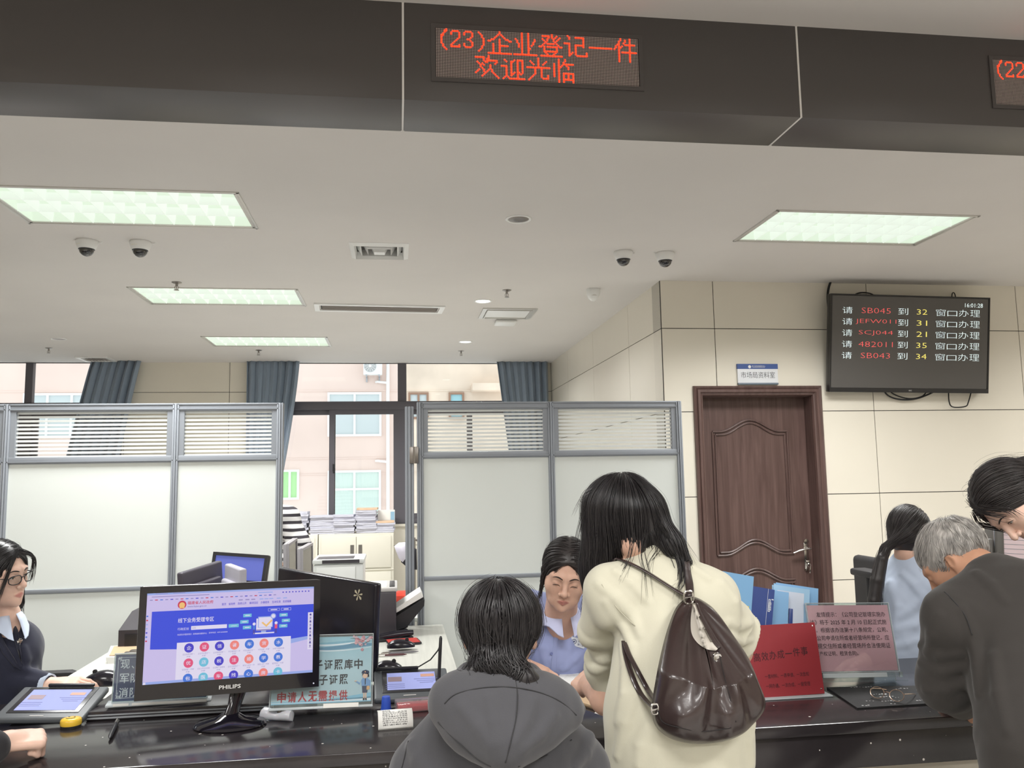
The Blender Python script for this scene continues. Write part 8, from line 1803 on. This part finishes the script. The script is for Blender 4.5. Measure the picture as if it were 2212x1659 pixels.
# ================================================================== customer at the left edge: only the fist and dark sleeve are in view
def fist_customer():
    P = lambda x, y, d: pix(x, y, y=d); w = P(18, 1602, 2.70); el = Vector((w.x-.17, 2.36, .80)); sh_ = Vector((w.x-.33, 2.14, 1.06)); nk = sh_+Vector((-.17, .02, .14)); hc = nk+Vector((0, .05, .15)); h = Head(hc, Rh(180, 15, 0), 1.0, lid=1.0); hip = Vector((nk.x, 2.02, .56))
    e = thing('person', (nk.x, 2.05, 0), 'customer at the left edge, only a fist and dark sleeve on the counter', 'person')
    hd = hand(w, (.80, .42, -.08), (.12, -.28, 1), -1, curl=(1.45, 1.5, 1.5, 1.5), thumb=.3, tcurl=.8, sc=1.05, spread=.04)
    bf = U(.03, h.f, rc(nk, hip+Vector((0, 0, .3)), .05, .08), rc(el, w, .042, .030), rc(sh_, el, .045, .042)); b2 = lambda p: smin(bf(p), hd(p), .012)
    body_mesh(b2, *bounds([hc, nk, sh_, el, w+Vector((.06, .05, 0)), hip+Vector((0, 0, .3))], .15), .0032, m_skinf, e, h)
    t = squash(U(.07, rc(nk+Vector((0, 0, -.2)), hip, .17, .17), rc(nk+Vector((-.17, 0, -.14)), sh_, .08, .08), rc(nk, sh_, .05, .075)), (nk.x, 2.05, 0), .8); sl = chain([sh_, el, el.lerp(w, .86)], [.078, .068, .050], .03); sf = lambda p: smin(t(p), sl(p), .02)-.003*wav(p, 22, 5)
    garment('jacket', cut(sf, rc(hc, nk, .05, .052), .006), *bounds([nk, sh_, el, w, hip, nk+Vector((-.25, 0, -.1))], .13), .006, cloth('black_sleeve', (40, 39, 42)), e)
    legs(e, hip, (0, 1, 0), m_trous); cap = local(ell((0, .022, .036), (.088, .108, .096)), hc, h.R, 1); face = local(ell((0, -.13, -.04), (.07, .085, .11)), hc, h.R, 1); v, q = surf(cut(cap, face, .01), *bounds([hc], .15), .006); npmesh('hair', v, q, m_hair, e)
    st = thing('stool', (hip.x, hip.y, 0), 'round stool under the customer at the left edge', 'stool'); mb = MB(); mb.lathe([(0, .42), (.17, .42), (.18, .435), (.17, .45), (0, .45)], (hip.x, hip.y, 0), 28); mb.build('seat', m_dkplastic, st); mb = MB(); mb.cyl((hip.x, hip.y, .02), (hip.x, hip.y, .42), .03); mb.lathe([(0, 0), (.2, 0), (.2, .015), (0, .03)], (hip.x, hip.y, 0), 28); mb.build('pedestal', m_steel, st)
fist_customer()

# ================================================================== person in the striped shirt behind the partition
def striped_person():
    P = lambda x, y, d: pix(x, y, y=d); d = 6.5; sh_ = P(622, 1120, d); el = P(646, 1178, d-.04); wl = P(605, 1215, d-.12); nk = sh_+Vector((-.17, .04, .08)); hc = nk+Vector((-.03, 0, .17)); hip = Vector((nk.x+.03, d+.05, .86)); h = Head(hc, Rh(180, 20, 0), 1.0, lid=1.0)
    e = thing('person', (nk.x, d, 0), 'person in black and white striped shirt, mostly hidden behind the partition', 'person')
    Ls = nk+Vector((-.18, 0, -.09)); e2 = Ls+Vector((-.05, -.02, -.28)); bf = U(.03, h.f, rc(nk, hip, .05, .1), rc(sh_, el, .04, .04), rc(el, wl, .04, .03), rc(Ls, e2, .04, .035)); hd = hand(wl, (-1, -.2, -.1), (0, -.2, 1), 1); b2 = lambda p: np.minimum(bf(p), hd(p)); body_mesh(b2, *bounds([hc, nk, sh_, el, wl, hip, e2], .16), .006, m_skin, e, h)
    ms = bpy.data.materials.new('striped_cloth'); ms.use_nodes = True; t_ = NT(ms); bb = t_.n['Principled BSDF']; tc = t_.add('ShaderNodeTexCoord'); sx = t_.add('ShaderNodeSeparateXYZ'); t_.link(tc.outputs['Object'], sx.inputs[0]); nz = t_.add('ShaderNodeTexNoise', i_Scale=5.); t_.link(tc.outputs['Object'], nz.inputs[0]); zz = t_.math('ADD', sx.outputs[2], t_.math('MULTIPLY', nz.outputs[0], .02)); st = t_.math('LESS_THAN', t_.math('FRACT', t_.math('DIVIDE', zz, .052)), .42)
    t_.link(t_.mixc(st, lin((206, 204, 204)), lin((44, 40, 46))), bb.inputs['Base Color']); bb.inputs['Roughness'].default_value = .85
    tr = squash(U(.06, rc(nk+Vector((.01, 0, -.2)), hip, .16, .15), rc(Ls, sh_, .08, .08), rc(nk, sh_, .05, .08)), (nk.x, d, 0), .8); sl = U(.02, chain([sh_, el, el.lerp(wl, .8)], [.08, .088, .045], .03), chain([Ls, e2], [.08, .07], .03)); sf = lambda p: smin(tr(p), sl(p), .015)-.004*wav(p*A3((1, 1, 1.6)), 26, 5)
    garment('striped_shirt', cut(sf, rc(hc, nk, .05, .052), .006), *bounds([nk, sh_, Ls, el, wl, hip, e2], .13), .007, ms, e)
    tf = U(.05, ell(hip+Vector((0, 0, -.05)), (.16, .13, .13)), rc(hip+Vector((-.08, 0, -.05)), (hip.x-.09, hip.y, .1), .09, .05), rc(hip+Vector((.08, 0, -.05)), (hip.x+.09, hip.y, .1), .09, .05)); garment('trousers', tf, *bounds([hip+Vector((-.18, -.14, .1)), hip+Vector((.18, .14, 0)), (hip.x, hip.y, .06)], .05), .014, m_trous, e)
    for s in (-.09, .09): mb = MB(); mb.box((hip.x+s, hip.y+.04, .04), (.09, .26, .08), 0, .03); mb.build('shoe', m_dkplastic, e)
    v, q = surf(cut(local(ell((0, .022, .036), (.088, .108, .096)), hc, h.R, 1), local(ell((0, -.13, -.04), (.07, .085, .11)), hc, h.R, 1), .01), *bounds([hc], .15), .007); npmesh('hair', v, q, m_hair, e)
striped_person()
